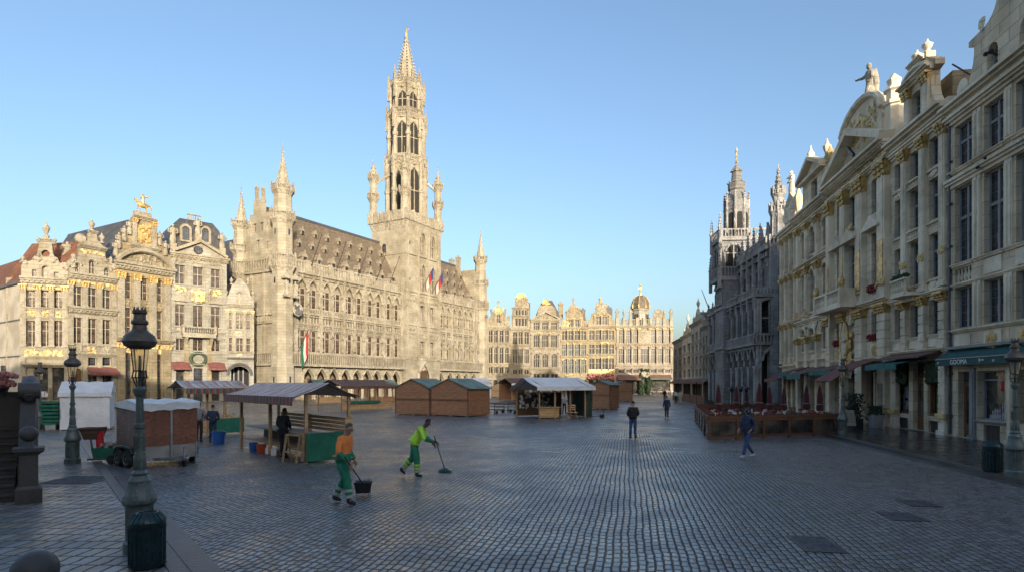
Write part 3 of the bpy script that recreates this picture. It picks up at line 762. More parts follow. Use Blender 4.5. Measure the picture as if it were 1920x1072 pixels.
m.build('statue_plinth', M['creamtrim'], H.root)
m = MB(); z_ += .5
m.ball(u_, .2, z_+1.15, 1.05, .42, .45, 8, 6)
for q, b in ((-.75, .1), (-.6, -.1), (.7, .1), (.55, -.1)):
    m.tube([(u_+q*.9, .2+b*2, z_+1.0), (u_+q*1.15, .2+b*2, z_+.5), (u_+q*1.05, .2+b*2, z_)], [.19, .12, .1], 5)
m.tube([(u_-.75, .2, z_+1.3), (u_-1.15, .2, z_+1.9), (u_-1.5, .2, z_+1.75)], [.32, .24, .14], 6)
m.tube([(u_+1.0, .2, z_+1.3), (u_+1.4, .2, z_+1.2), (u_+1.5, .2, z_+.5)], [.13, .16, .05], 5)
m.lathe(u_, .2, [(.3, z_+1.4), (.34, z_+1.8), (.26, z_+2.1), (.38, z_+2.5), (.15, z_+2.72)], 7)
m.ball(u_, .15, z_+2.95, .2); m.tube([(u_+.3, .1, z_+2.5), (u_+.7, 0, z_+2.6), (u_+1.05, -.05, z_+2.9)], [.13, .1, .06], 5); m.tube([(u_-.3, .1, z_+2.5), (u_-.6, 0, z_+2.1)], [.13, .08], 5)
m.v = [(u_+(v[0]-u_)*.72, .2+(v[1]-.2)*.72, z_+(v[2]-z_)*.82) for v in m.v]
m.build('rider_statue', M['gold'], H.root, 50)
H.body(20, zc); H.roof_deep(zc+.2, H.z(270, 404), 20, 'slate')

# 4 house with triangular pediment and bell roof
H = House('guild_house', 'pale guild house with triangular pediment, bell shaped slate roof and two small red awnings', 322, 80.6, 425, 85.3, 'white', 'house', GL, 6)
def zz(y): return H.z(*c2(457, y))
for a, b in ((327.6, 346.4), (362, 381), (395.7, 413)):
    H.wz(H.u(a), H.u(b), zz(495), zz(398), hs=(.6,)); mid = 355 < a < 380
    H.wz(H.u(a), H.u(b), zz(712), zz(600), hs=(.62,) if not mid else (), gm='glass')
    H.wz(H.u(a), H.u(b), zz(838), zz(777), hs=())
    if not mid:
        u_ = (H.u(a)+H.u(b))/2; H.orn(u_-1.1, u_+1.1, zz(540), zz(508), 26, .2, 'gold')
        MB().prism([(u_-1.3, zz(585)), (u_+1.3, zz(585)), (u_+.9, zz(568)), (u_, zz(556)), (u_-.9, zz(568))], -.3, .02).build('window_pediment', M['creamtrim'], H.root)
        H.hole(rect(H.u(a)+.1, H.u(b)-.1, .1, zz(905))); MB().box(H.u(a), H.u(b), .36, .42, 0, 5).build('shop_front', M['shopglass'], H.root)
        H.awning(H.u(a)-.5, H.u(b)+.5, zz(930), zz(896), 1.1, 'awnred')
u_ = H.u(371.4)
MB().lathe(0, 0, [(1.1, -.12), (1.2, 0), (1.1, .12)], 14).build('coat_of_arms', M['creamtrim'], H.root, loc=(u_, -.05, zz(550))).rotation_euler = (PI/2, 0, 0)
H.orn(u_-.8, u_+.8, zz(575), zz(522), 40, .24, 'gold', -.2); H.orn(u_-1.5, u_-1.15, zz(585), zz(515), 12, .26, 'creamtrim', -.15); H.orn(u_+1.15, u_+1.5, zz(585), zz(515), 12, .26, 'creamtrim', -.15)
b = MB().box(u_-2.1, u_+2.1, -1.0, .0, zz(770), zz(752)).baluster_row(u_-2.0, u_+2.0, -.85, zz(752), zz(714), .28, .16)
for q in (-2.05, 2.05): b.box(u_+q-.15, u_+q+.15, -1.0, .0, zz(752), zz(706))
for q in (-1.6, 1.6): b.add([(u_+q-.2, 0, zz(770)), (u_+q+.2, 0, zz(770)), (u_+q+.2, -.9, zz(770)), (u_+q-.2, -.9, zz(770)), (u_+q-.2, 0, zz(815)), (u_+q+.2, 0, zz(815))], [(0,1,2,3),(0,3,4),(1,5,2),(3,2,5,4)])
b.build('balcony', M['creamtrim'], H.root)
H.hole(rect(H.u(363), H.u(380), .05, zz(930))); MB().box(H.u(362), H.u(381), .36, .42, 0, zz(925)).build('door', M['glassdark'], H.root)
H.cornice(zz(918), .3, .4, H.u(360), H.u(383), 'creamtrim')
m = MB()
for k in range(26):
    a = 2*PI*k/26; m.ball(u_+.95*math.cos(a), -.15, zz(882)+.85*math.sin(a), .26, .2, .26, 5, 3)
m.build('door_wreath', M['leaf'], H.root)
for q in (zz(860), zz(745)): H.cornice(q, .28, .3, mat='creamtrim')
for x in (323.5, 354.5, 388.5, 420.5): H.pil(H.u(x), zz(745), zz(375), .6, .14, 'white')
for x in (323.5, 420.5): H.pil(H.u(x), .05, zz(745)-.3, .8, .16, 'white', rust=.55)
for x in (350, 392): H.pil(H.u(x), .05, zz(760), .55, .16, 'honey', rust=.55)
zc = zz(358); H.cornice(zc-.1, .7, .6, mat='creamtrim', dent=.4, ends=.15); H.orn(.3, H.W-.3, zz(378), zz(362), 44, .22, 'creamtrim')
za = zz(266)
o = [(0, 0), (H.W, 0), (H.W, zc+.6), (H.W/2, za), (0, zc+.6)]
H.front(o)
m = MB()
for q in (0, H.W): m.bar((q, -.2, zc+.75), (H.W/2, -.2, za+.15), .7, .38)
m.build('pediment_cornice', M['creamtrim'], H.root)
MB().lathe(0, 0, [(.55, -.1), (.62, 0), (.5, .1)], 14).build('round_window', M['glassdark'], H.root, loc=(u_, -.05, zz(308))).rotation_euler = (PI/2, 0, 0)
for x, y, h in ((325, 305, 3.4), (457, 258, 3.0), (585, 330, 3.0)):
    q, z_ = H.P(*c2(x, y)); MB().box(q-.4, q+.4, -.1, .7, z_-1.0, z_+.9).build('statue_plinth', M['creamtrim'], H.root); H.statue(q, z_+.9, h*.78, 'creamtrim', .3)
# bell roof with a railed flat top
zt = zz(128)
prof = [(0, zc+.3), (.12, zc+2.0), (.3, zc+3.4), (.7, zc+4.8), (1.4, zc+5.9), (2.7, zt)]
m = MB(); dep = 13.0
for (i0, a), (i1, b_) in zip(prof, prof[1:]):
    r0 = [(i0, .5+i0, a), (H.W-i0, .5+i0, a), (H.W-i0, dep-i0, a), (i0, dep-i0, a)]; r1 = [(i1, .5+i1, b_), (H.W-i1, .5+i1, b_), (H.W-i1, dep-i1, b_), (i1, dep-i1, b_)]
    m.add(r0+r1, [(0,1,5,4),(1,2,6,5),(2,3,7,6),(3,0,4,7)])
m.slab([(2.7, 3.2), (H.W-2.7, 3.2), (H.W-2.7, dep-2.7), (2.7, dep-2.7)], zt-.05, zt)
rf = m.build('roof', M['slate'], H.root)
MB().baluster_row(2.6, H.W-2.6, 3.1, zt, zt+.9, .3, .16).box(2.5, H.W-2.5, 2.9, 3.3, zt-.25, zt).build('roof_railing', M['creamtrim'], H.root)
for x, y in ((390, 215), (493, 225)):
    q, z_ = H.back(*c2(x, y), .6)
    d = MB().panel(arch(q-.75, q+.75, z_-1.3, z_+1.2, 'round'), [arch(q-.45, q+.45, z_-1.1, z_+.85, 'round')], .45, 1.3).build('dormer', M['creamtrim'], H.root)
    MB().box(q-.5, q+.5, .62, .7, z_-1.2, z_+.9).build('pane', M['glassdark'], d)
H.body(13, zc+.2)
H.chimney(H.W-.3, 8, zc, zz(235), 1.0)

# 5 narrow house beside the town hall
H = House('guild_house', 'narrow grey white house with an open arched passage, squeezed against the town hall', 425, 85.3, 476, 87.0, 'white', 'house', GL, 7)
def zz(y): return H.z(*c3(92, y))
for a, b in ((428, 435.5), (442.6, 456), (462, 469.5)):
    H.wz(H.u(a), H.u(b), zz(785), zz(716), hs=(.6,), nv=1 if b-a > 9 else 0); H.wz(H.u(a), H.u(b), zz(885), zz(824), hs=(.6,), nv=1 if b-a > 9 else 0)
H.win(444, 453.5, 547, 570, kind='round', hs=(.6,))
for x in (426.5, 439, 459, 473.5): H.pil(H.u(x), zz(890), zz(705), .4, .14, 'creamtrim', .4, capmat='goldpaint')
H.orn(H.u(443), H.u(456), zz(808), zz(796), 12, .17, 'goldpaint'); H.orn(H.u(445), H.u(454), zz(905), zz(895), 8, .16, 'goldpaint')
zc = zz(690)
H.cornice(zc, .5, .5, mat='creamtrim', dent=.4); H.cornice(zz(890), .3, .35, mat='creamtrim'); H.cornice(zz(918), .35, .4, mat='bluestone')
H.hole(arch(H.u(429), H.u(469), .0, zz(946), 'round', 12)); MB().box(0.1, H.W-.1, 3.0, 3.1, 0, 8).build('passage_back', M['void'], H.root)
for x in (440, 449, 458): MB().box(H.u(x)-.1, H.u(x)+.1, 2.6, 2.8, 0, 5.2).build('passage_post', M['mullgrey'], H.root)
MB().tube([(x, -.08, z) for x, z in arch(H.u(429)-.2, H.u(469)+.2, 0, zz(946)+.3, 'round', 12)[2:]], .22, 5).build('arch_moulding', M['bluestone'], H.root)
o = [(0, 0), (H.W, 0), (H.W, zc+.4)] + [H.P(*c3(*p)) for p in ((152,650),(140,640),(132,612),(122,592),(112,582),(104,570),(92,562),(80,570),(70,582),(58,592),(50,612),(42,638),(32,646))] + [(0, zc+.4)]
H.front(o)
for x, y in ((92, 562), (56, 590), (128, 590), (34, 640), (150, 645)): H.urn(*H.P(*c3(x, y)), 1.1, .28, 'creamtrim')
H.body(9, zc, y0=3.4); MB().box(.004, .6, .45, 3.4, 0, zc).box(H.W-.6, H.W-.004, .45, 3.4, 0, zc).box(.6, H.W-.6, .45, 3.4, 8, zc).build('wall', M['white'], H.root)
H.roof_deep(zc, zz(592), 9, 'slate')
# ---------------------------------------------------------------- west side: six guild houses across the far end
c6 = crop(900, 530, 5.106); c7 = crop(1040, 520, 4.467)
GW = 'guild houses across the far end of the square'
WD = 140.0
def xs(c, *p): return [(c(a, 0)[0], c(b, 0)[0]) for a, b in p]
def gable_trim(H, pts, c, w=.22, mat='creamtrim'):
    m = MB(); q = [H.P(*c(*p)) for p in pts]
    m.tube([(x, -.08, z) for x, z in q], w, 5)
    return m.build('gable_coping', M[mat], H.root)
def whouse(label, xa, xb, c, mat, rows, gable, zc, seed, roofz, corn=(), roofmat='slate', trim='creamtrim', depth=14, floor=True, gold=.3, gm='glassfar'):
    H = House('guild_house', label, xa, WD, xb, WD, mat, 'house', GW, seed)
    cx = (xa+xb)/2; Z = lambda y: H.z(cx, c(0, y)[1])
    for r in rows:
        k = dict(rec=.22, fr=.04, mw=.08, sill=False); k.update(r[3] if len(r) > 3 else {})
        if 'gm' not in k: k['gm'] = gm
        for a, b in xs(c, *r[0]): H.wz(H.u(a), H.u(b), Z(r[2]), Z(r[1]), **k)
        # columns between the windows of the row
        us = [(H.u(a), H.u(b)) for a, b in xs(c, *r[0])]
        gaps = [(p[1]+q[0])/2 for p, q in zip(us, us[1:]) if q[0]-p[1] > .35]
        ends = [us[0][0]-.45, us[-1][1]+.45]
        for g_ in gaps+[e for e in ends if .2 < e < H.W-.2]:
            H.pil(g_, Z(r[2])-.15, Z(r[1])+.25, .28, .2, trim, .35, base=False, capmat='goldpaint' if gold > .5 else trim)
        if len(us) > 1 and r[2] < gable[1]+1e9:
            H.orn(us[0][0], us[-1][1], Z(r[2])-.75, Z(r[2])-.3, int(H.W*2.4), .17, 'goldpaint' if H.rnd.random() < gold else trim, -.05)
    for y in corn: H.cornice(Z(y), .45, .4, mat=trim, dent=.6)
    ZC = Z(zc)
    H.cornice(ZC-.2, .6, .55, mat=trim, dent=.5)
    # ground floor openings
    if floor:
        n = len(rows[-1][0])
        for k in range(n):
            a = H.W*(k+.18)/n; b = H.W*(k+.82)/n
            H.hole(rect(a, b, .1, 3.4))
        MB().box(.2, H.W-.2, .36, .42, 0, 4).build('shop_front', M['shopglass'], H.root)
    if not floor: H.hole(rect(.6, H.W-.6, .1, 4.4))
    g_ = [H.P(*c(*p)) for p in gable[0]] if gable[0] else []
    g_ = [(min(max(x, .01), H.W-.01), z) for x, z in g_]
    H.front([(0, 0), (H.W, 0), (H.W, ZC+.3)]+list(reversed(g_))+[(0, ZC+.3)])
    H.body(depth, ZC)
    if roofz: H.roof_deep(ZC-.1, Z(roofz), depth, roofmat)
    return H, Z
E = dict(kind='round')
H, Z = whouse('narrow grey guild house with gilded gable, directly right of the town hall', 912, 956.8, c6, 'west',
    [(((162,195),), 300, 380, E), (((83,117),(135,167),(187,221),(240,274)), 455, 575), (((83,117),(135,167),(187,221),(240,274)), 615, 765, E), (((83,117),(135,167),(187,221),(240,274)), 805, 862, dict(hs=()))],
    ([(66,420),(70,355),(100,325),(110,285),(148,255),(160,228),(195,228),(208,255),(240,285),(250,325),(278,355),(288,420)], 0), 430, 11, 300, (585, 785))
H.orn(H.u(c6(90,0)[0]), H.u(c6(160,0)[0]), Z(410), Z(330), 34, .3, 'westcarve'); H.orn(H.u(c6(200,0)[0]), H.u(c6(270,0)[0]), Z(410), Z(330), 34, .3, 'westcarve'); H.orn(H.u(c6(140,0)[0]), H.u(c6(220,0)[0]), Z(295), Z(240), 20, .3, 'goldpaint')
H.statue(*H.P(*c6(177, 230)), 1.6, 'creamtrim')
for x, y in ((72,355),(108,290),(245,290),(278,355)): H.urn(*H.P(*c6(x, y)), 1.3, .3, 'creamtrim')
H, Z = whouse('guild house with tall rounded stern shaped gable and two rows of small openings', 956.8, 994, c6, 'west',
    [(((340,360),(368,388),(398,418),(428,446)), 260, 308, dict(nv=0, hs=())), (((338,360),(367,389),(397,419),(427,446)), 342, 410, dict(nv=0, hs=())), (((315,355),(368,404),(425,466)), 470, 585), (((315,355),(366,406),(425,466)), 635, 768, dict(nv=2)), (((315,355),(368,404),(425,466)), 828, 872, dict(hs=()))],
    ([(300,440),(302,330),(312,262),(330,250),(334,200),(338,150),(355,120),(390,98),(425,112),(448,150),(466,190),(474,250),(478,330),(479,440)], 0), 445, 12, None, (605, 795))
for y in (250, 325): H.cornice(Z(y), .4, .5, .3, H.W-.3, 'creamtrim')
H.orn(H.u(c6(340,0)[0]), H.u(c6(450,0)[0]), Z(240), Z(150), 50, .3, 'westcarve'); H.orn(H.u(c6(345,0)[0]), H.u(c6(430,0)[0]), Z(140), Z(110), 26, .32, 'goldpaint', -.1)
MB().prism([(.6, Z(430)), (H.W, Z(430)), (H.W, Z(190)), (H.W*.55, Z(140)), (.6, Z(260))], .44, 13).build('roof', M['slate'], H.root)
H, Z = whouse('grey stone guild house with a carved triangular pediment and a gilded bird relief on top', 994, 1050.8, c6, 'west',
    [(((512,566),(593,650),(680,738)), 378, 450, dict(nv=2)), (((512,566),(593,650),(680,738)), 500, 615, dict(nv=2)), (((515,566),(598,650),(685,735)), 675, 805, dict(kind='round', nv=2)), (((512,570),(590,660),(680,745)), 868, 915, dict(hs=()))],
    ([(492,350),(540,330),(560,240),(580,215),(690,215),(720,245),(735,330),(768,345)], 0), 360, 13, None, (465, 635, 830))
m = MB()
for a, b in (((490,352),(628,275)), ((628,275),(770,347))):
    (ua, za), (ub, zb) = H.P(*c6(*a)), H.P(*c6(*b)); m.bar((ua, -.2, za), (ub, -.2, zb), .6, .35)
m.build('pediment_cornice', M['creamtrim'], H.root)
H.orn(H.u(c6(560,0)[0]), H.u(c6(700,0)[0]), Z(345), Z(315), 30, .35, 'westcarve')
H.orn(H.u(c6(605,0)[0]), H.u(c6(660,0)[0]), Z(205), Z(165), 26, .4, 'gold', .1)
MB().prism([(1.2, Z(355)), (H.W, Z(355)), (H.W-.3, Z(285)), (H.u(c6(690,0)[0]), Z(165)), (H.u(c6(600,0)[0]), Z(175)), (2.0, Z(240))], .46, 13).build('roof', M['slate'], H.root)
H.chimney(H.u(c6(793,0)[0])-.25, 3, Z(330), Z(180), 1.0, 'honey')
q1 = ((62,102),(115,155),(168,209),(223,263))
H, Z = whouse('pale guild house with blue grey panes, two oval openings and a carved gable', 1050.8, 1101.6, c7, 'honey',
    [(((118,150),(174,205)), 353, 412), (q1, 447, 520), (q1, 562, 662, dict(gm='glassblue', nv=2)), (q1, 685, 795, dict(gm='glassblue', nv=2))],
    ([(47,415),(62,372),(98,345),(100,312),(112,272),(126,240),(158,215),(188,240),(215,275),(236,312),(242,350),(262,375),(273,415)], 0), 425, 14, 290, (540, 668), gold=.8)
for x in (133, 187):
    u_, z_ = H.P(*c7(x, 315)); MB().lathe(0, 0, [(.45, -.05), (.5, .05)], 10).build('round_window', M['glassdark'], H.root, loc=(u_, -.06, z_)).rotation_euler = (PI/2, 0, 0)
H.orn(H.u(c7(70,0)[0]), H.u(c7(112,0)[0]), Z(410), Z(360), 24, .3, 'goldpaint'); H.orn(H.u(c7(215,0)[0]), H.u(c7(260,0)[0]), Z(410), Z(365), 24, .3, 'honey'); H.orn(H.u(c7(120,0)[0]), H.u(c7(205,0)[0]), Z(290), Z(250), 24, .3, 'honey')
H.statue(*H.P(*c7(158, 216)), 1.4, 'creamtrim'); H.chimney(H.W-.7, 3, Z(360), Z(255), .9, 'bluestone')
for x, y in ((62,372),(100,312),(236,312),(262,375)): H.urn(*H.P(*c7(x, y)), 1.2, .3, 'creamtrim')
q1 = ((290,333),(345,386),(400,442),(455,497))
H, Z = whouse('warm pale guild house with urn topped curly gable and pink flowers below', 1101.6, 1154, c7, 'honey',
    [(((350,385),(400,441)), 327, 392), (q1, 443, 520), (q1, 560, 640), (q1, 678, 770)],
    ([(280,408),(285,360),(308,330),(312,300),(342,290),(345,250),(362,225),(372,200),(398,200),(412,225),(434,250),(438,290),(478,315),(482,345),(502,365),(507,408)], 0), 412, 15, 280, (535, 652), gold=.7)
H.urn(*H.P(*c7(385, 202)), 1.1, .5, 'goldpaint'); H.orn(H.u(c7(350,0)[0]), H.u(c7(432,0)[0]), Z(310), Z(215), 50, .28, 'creamtrim')
m = MB(); rr = random.Random(5)
for _ in range(150): m.ball(rr.uniform(.1, H.W-.3), rr.uniform(-1.1, -.1), rr.uniform(Z(848), Z(806)), .22, n=5, m=3)
m.build('flower_hanging', M['pinkflower'], H.root)
H.cornice(Z(800), 1.0, .2, .2, H.W-.2, 'goldpaint'); H.chimney(H.W-1.2, 3, Z(370), Z(235), .9, 'bluestone'); H.chimney(H.W-.2, 5, Z(370), Z(238), .5, 'bluestone')
q1 = ((537,580),(598,641),(658,700)); q2 = ((803,847),(865,907),(925,967))
H, Z = whouse('broad pinkish white house with a domed octagonal lantern and statues along its roof balustrade', 1154, 1261.6, c7, 'rose',
    [(q1, 440, 547, dict(nv=2)), (q2, 440, 547, dict(nv=2)), (q1+((722,787),)+q2, 597, 713, dict(nv=2)), (q1+((722,755),(760,790))+q2, 768, 795, dict(hs=(), nv=0))],
    ([], 0), 415, 16, None, (565, 745), floor=False)
cx = H.u(1208); H.orn(H.u(c7(710,0)[0]), H.u(c7(795,0)[0]), Z(548), Z(440), 90, .4, 'creamtrim', -.1)
for x in (527, 590, 650, 705, 797, 857, 916, 976): H.pil(H.u(c7(x,0)[0]), Z(560), Z(425), .5, .25, 'creamtrim', .5, capmat='goldpaint'); H.pil(H.u(c7(x,0)[0]), Z(740), Z(575), .5, .25, 'creamtrim', .5, capmat='creamtrim')
MB().box(.3, H.W-.3, .36, .42, 0, 4.6).build('shop_front', M['shopglass'], H.root)
za = Z(405)
b = MB()
n = 9
for k in range(n):
    x = .4+(H.W-.8)*k/(n-1)
    b.box(x-.35, x+.35, -.1, .6, za, za+2.0)
    if k < n-1: b.baluster_row(x+.35, x+(H.W-.8)/(n-1)-.35, .25, za, za+1.7, .42, .25)
b.build('balustrade', M['creamtrim'], H.root)
for k in (0, 1, 2, 6, 7, 8):
    x = .4+(H.W-.8)*k/8; (H.statue if k in (0, 2, 8) else H.urn)(x, za+2.0, 2.2, mat='creamtrim')
H.orn(H.u(c7(840,0)[0]), H.u(c7(900,0)[0]), za+1.8, Z(285), 40, .5, 'westcarve', .3)
dx = H.u(1208); dm = MB(); r = 2.0
dm.lathe(dx, 4.2, [(r, za), (r, Z(345)), (r, Z(262)), (r*1.08, Z(258)), (r*1.08, Z(245)), (r*.98, Z(243))], 8, PI/8)
dr = dm.build('lantern_drum', M['white'], H.root)
w_ = MB()
for k in range(8):
    a = k*PI/4; ap = r*math.cos(PI/8)
    for q in (-.34, .34):
        ct, st = math.cos(a), math.sin(a)
        pts = [(ap+.03, q-.25), (ap+.03, q+.25)]
        P_ = [(dx+p*ct-t*st, 4.2+p*st+t*ct) for p, t in pts]
        w_.quad((*P_[0], Z(352)), (*P_[1], Z(352)), (*P_[1], Z(292)), (*P_[0], Z(292)))
w_.build('pane', M['glass'], dr)
zd = Z(243); hd = Z(128)-zd
MB().lathe(dx, 4.2, [(r*1.12*math.cos(t)**.8, zd+hd*math.sin(t)**.95) for t in [i*PI/2/8 for i in range(8)]]+[(.25, zd+hd)], 8, PI/8).build('dome', M['hallroof'], H.root)
rb = MB()
for k in range(8):
    a = PI/8+k*PI/4
    rb.tube([(dx+1.14*r*math.cos(t)**.8*math.cos(a), 4.2+1.14*r*math.cos(t)**.8*math.sin(a), zd+hd*math.sin(t)**.95+.05) for t in [i*PI/2/8 for i in range(8)]], .06, 5)
    rb.lathe(dx+r*1.12*math.cos(a), 4.2+r*1.12*math.sin(a), [(.2, zd), (.28, zd+.5), (.05, zd+1.1)], 5)
rb.build('dome_rib', M['goldpaint'], H.root)
MB().lathe(dx, 4.2, [(.35, zd+hd-.1), (.3, zd+hd+.5), (.12, zd+hd+.9), (.25, zd+hd+1.4), (.05, zd+hd+1.9), (.04, Z(55))], 6).ball(dx, 4.2, zd+hd+2.4, .25).box(dx-.45, dx+.3, 4.18, 4.22, Z(75), Z(62)).build('weather_vane', M['gold'], H.root)
H.awning(.4, H.u(c7(715,0)[0]), Z(848), Z(812), 1.4, 'awnbrown'); H.awning(H.u(c7(790,0)[0]), H.W-.5, Z(845), Z(812), 1.4, 'awnbrown', valmat='greencloth')
e = MB(); rr = random.Random(4); a, b2 = H.u(c7(722,0)[0]), H.u(c7(782,0)[0])
for _ in range(240):
    q = rr.choice((a, b2))+rr.gauss(0, .3); e.ball(q, -rr.uniform(.2, 1.0), rr.uniform(0, 4.6), .25, n=4, m=3)
for _ in range(120): e.ball(rr.uniform(a, b2), -rr.uniform(.2, 1.0), Z(800)+rr.gauss(0, .5), .28, n=4, m=3)
e.build('door_foliage', M['leaf'], H.root); H.orn(a, b2, Z(825), Z(795), 24, .28, 'creamtrim', -1.0)
MB().box(a+.3, b2-.3, .2, .35, 0, 4.2).build('door', M['bluestone'], H.root)

# ---------------------------------------------------------------- narrow street at the far right corner
c8 = crop(1260, 540, 4.468); GS = 'street houses at the far right corner'
def shouse(label, xa, da, xb, db, top, mat, seed, nrow, ncol, roof, kind):
    H = House('street_house', label, xa, da, xb, db, mat, 'house', GS, seed)
    cx = (xa+xb)/2; zt = H.z(cx, c8(0, top)[1])
    for r in range(nrow):
        z0 = 3.6+(zt-4.2)*r/nrow; z1 = z0+(zt-4.2)/nrow*.62
        for k in range(ncol):
            a = H.W*(k+.22)/ncol; b = H.W*(k+.78)/ncol
            H.wz(a, b, z0, z1, gm='glassdark', rec=.2)
        H.cornice(z0-.45, .2, .15)
    H.hole(rect(.5, H.W-.5, .1, 2.7)); MB().box(.3, H.W-.3, .36, .42, 0, 2.9).build('shop_front', M['shopglass'], H.root)
    for k in range(5): MB().box(.5+(H.W-1)*k/4-.12, .5+(H.W-1)*k/4+.12, .2, .34, .1, 2.7).build('shop_post', M['oldwood'], H.root)
    H.awning(.4, H.W-.4, 2.8, 3.2, .8, 'awnbrown')
    H.cornice(zt-.3, .45, .4)
    if kind == 'gable':
        H.front([(0, 0), (H.W, 0), (H.W, zt), (H.W*.8, zt+.9), (H.W*.62, zt+1.0), (H.W*.5, zt+1.9), (H.W*.38, zt+1.0), (H.W*.2, zt+.9), (0, zt)])
        H.urn(H.W*.5, zt+1.8, 1.8, .25); H.urn(H.W*.1, zt+.3, 1.2, .2); H.urn(H.W*.9, zt+.3, 1.2, .2)
    else: H.front([(0, 0), (H.W, 0), (H.W, zt), (0, zt)])
    H.body(9, zt)
    if kind == 'gable': H.roof_deep(zt-.1, zt+1.6, 9, roof)
    else: H.roof_long(zt-.05, zt+2.0, 9, roof)
shouse('pale pinkish street house with a low roof, deepest in the corner street', 1263, 111.5, 1279, 100.5, 440, 'rose', 31, 3, 2, 'slate', 'flat')
shouse('brown street house with small spires on its gable, in the corner street', 1279, 100, 1296, 90.2, 395, 'rightwarm', 32, 3, 2, 'redtile', 'gable')
shouse('tall pale street house with a finial on its gable, in the corner street', 1296, 89.7, 1317, 80, 290, 'plaster', 33, 4, 3, 'redtile', 'gable')
shouse('whitish street house with rows of plain windows, next to the dark gothic house', 1317, 79.6, 1333, 74.3, 320, 'white', 34, 4, 3, 'slate', 'flat')
# ---------------------------------------------------------------- north side: shaded guild houses on the right
GR = 'guild houses in shade on the right'
def rD(x): return 16.56/((x-960)/FPX-.155)
def rhouse(label, xa, xb, mat, seed):
    return House('guild_house', label, xa, rD(xa), xb, rD(xb), mat, 'house', GR, seed)
def scroll_side(H, u0, z0, u1, z1, n=8):
    "concave sweep of a gable shoulder from (u0,z0) low to (u1,z1) high"
    return [(u0+(u1-u0)*(1-(1-t)**2.2), z0+(z1-z0)*t**1.5) for t in [i/n for i in range(n+1)]]
# E nearest house
H = rhouse('tall tan stone house at the right edge with lettered dark teal shop fascia', 1780, 2350, 'rightwarm', 41)
cols = [(1790, 1822), (1845, 1881), (1905, 1950), (1992, 2050), (2105, 2185), (2250, 2325)]
for k, (a, b) in enumerate(cols):
    ua, ub = H.u(a), H.u(b)
    H.wz(ua, ub, 12.55, 14.6, hs=(.62,), fm='mullgrey', gm='glassdark', rec=.2, mw=.13, fr=.07)
    H.wz(ua, ub, 8.15, 11.7, hs=(.60,), fm='mullgrey', gm='glassdark', rec=.2, mw=.13, fr=.07)
    H.wz(ua, ub, 5.15, 7.05, hs=(), fm='mullgrey', gm='glassdark', rec=.2, mw=.13, fr=.07)
    for (z0, z1) in ((3.95, 4.85), (12.0, 12.3)) + (((7.3, 7.95),) if k else ()):
        MB().box(ua+.05, ub-.05, -.05, .02, z0, z1).build('stone_panel', M['righttrim'], H.root)
    if k == 0:
        H.hole(rect(ua, ub, 7.2, 8.0)); b_ = MB().baluster_row(ua, ub, .12, 7.2, 8.0, .24, .15, .08, .2); b_.build('balustrade', M['righttrim'], H.root); MB().box(ua, ub, .3, .34, 7.2, 8.0).build('balustrade_back', M['mulldark'], H.root)
    if k: H.orn(ua+.35, ub-.35, 4.15, 4.65, 34, .13, 'gold', -.07)
    for q in (ua, ub):
        s_ = 1 if q == ub else -1
        H.pil(q+s_*.28, 8.0, 11.75, .24, .06, 'righttrim', None, base=False); H.pil(q+s_*.28, 12.5, 14.7, .24, .06, 'righttrim', None, base=False); H.pil(q+s_*.28, 5.0, 7.1, .24, .06, 'righttrim', None, base=False)
for z_, h_, p_ in ((3.55, .25, .2), (4.95, .14, .16), (7.08, .12, .12), (8.02, .12, .14), (11.75, .42, .28), (12.42, .12, .16), (14.75, .35, .35), (15.2, .4, .55)):
    H.cornice(z_, h_, p_, mat='righttrim')
ug = [scroll_side(H, .25, 15.6, 2.2, 17.7)]
W = H.W
g = [(0.02, 15.6)]+scroll_side(H, .3, 15.6, 1.9, 17.6)+[(1.5, 17.75), (1.5, 18.0), (2.6, 18.05)]+scroll_side(H, 2.6, 18.05, 3.5, 19.3, 6)+[(3.2, 19.5), (3.1, 19.8), (W/2, 22.6), (W-3.1, 19.8), (W-3.5, 19.4), (W-2.6, 18.1), (W-1.5, 17.8), (W-1.9, 17.5), (W-.3, 15.6)]
for a, b in ((1850, 1871), (1912, 1945)): H.wz(H.u(a), H.u(b), 15.9, 17.05, kind='round', hs=(.5,), fm='mullgrey', gm='glassblue')
# shop front
zf = 3.5
H.hole(rect(H.u(1796.5), H.u(1820.5), .12, zf-.35)); H.hole(rect(H.u(1832), H.u(1884), 1.0, zf-.35)); H.hole(rect(H.u(1906), H.u(1955), 1.0, zf-.35)); H.hole(rect(H.u(1844), H.u(1875), .12, .82))
H.front([(0, 0), (W, 0), (W, 15.6)]+list(reversed(g)))
dw = MB().panel(rect(H.u(1797), H.u(1820), .12, 2.65), [rect(H.u(1801), H.u(1816.5), .75, 2.45)], .24, .07).build('door', M['brownwood'], H.root)
MB().box(H.u(1800), H.u(1817.5), .28, .30, .7, 2.5).build('door_pane', M['shopglass'], dw); MB().box(H.u(1797), H.u(1820), .24, .31, 2.67, 3.12).build('transom_window', M['shopglass'], H.root)
MB().tube([(H.u(1799), .2, 1.25), (H.u(1799), .17, 1.3), (H.u(1799), .17, 1.6), (H.u(1799), .2, 1.65)], .016, 5).build('door_handle', M['metal'], dw)
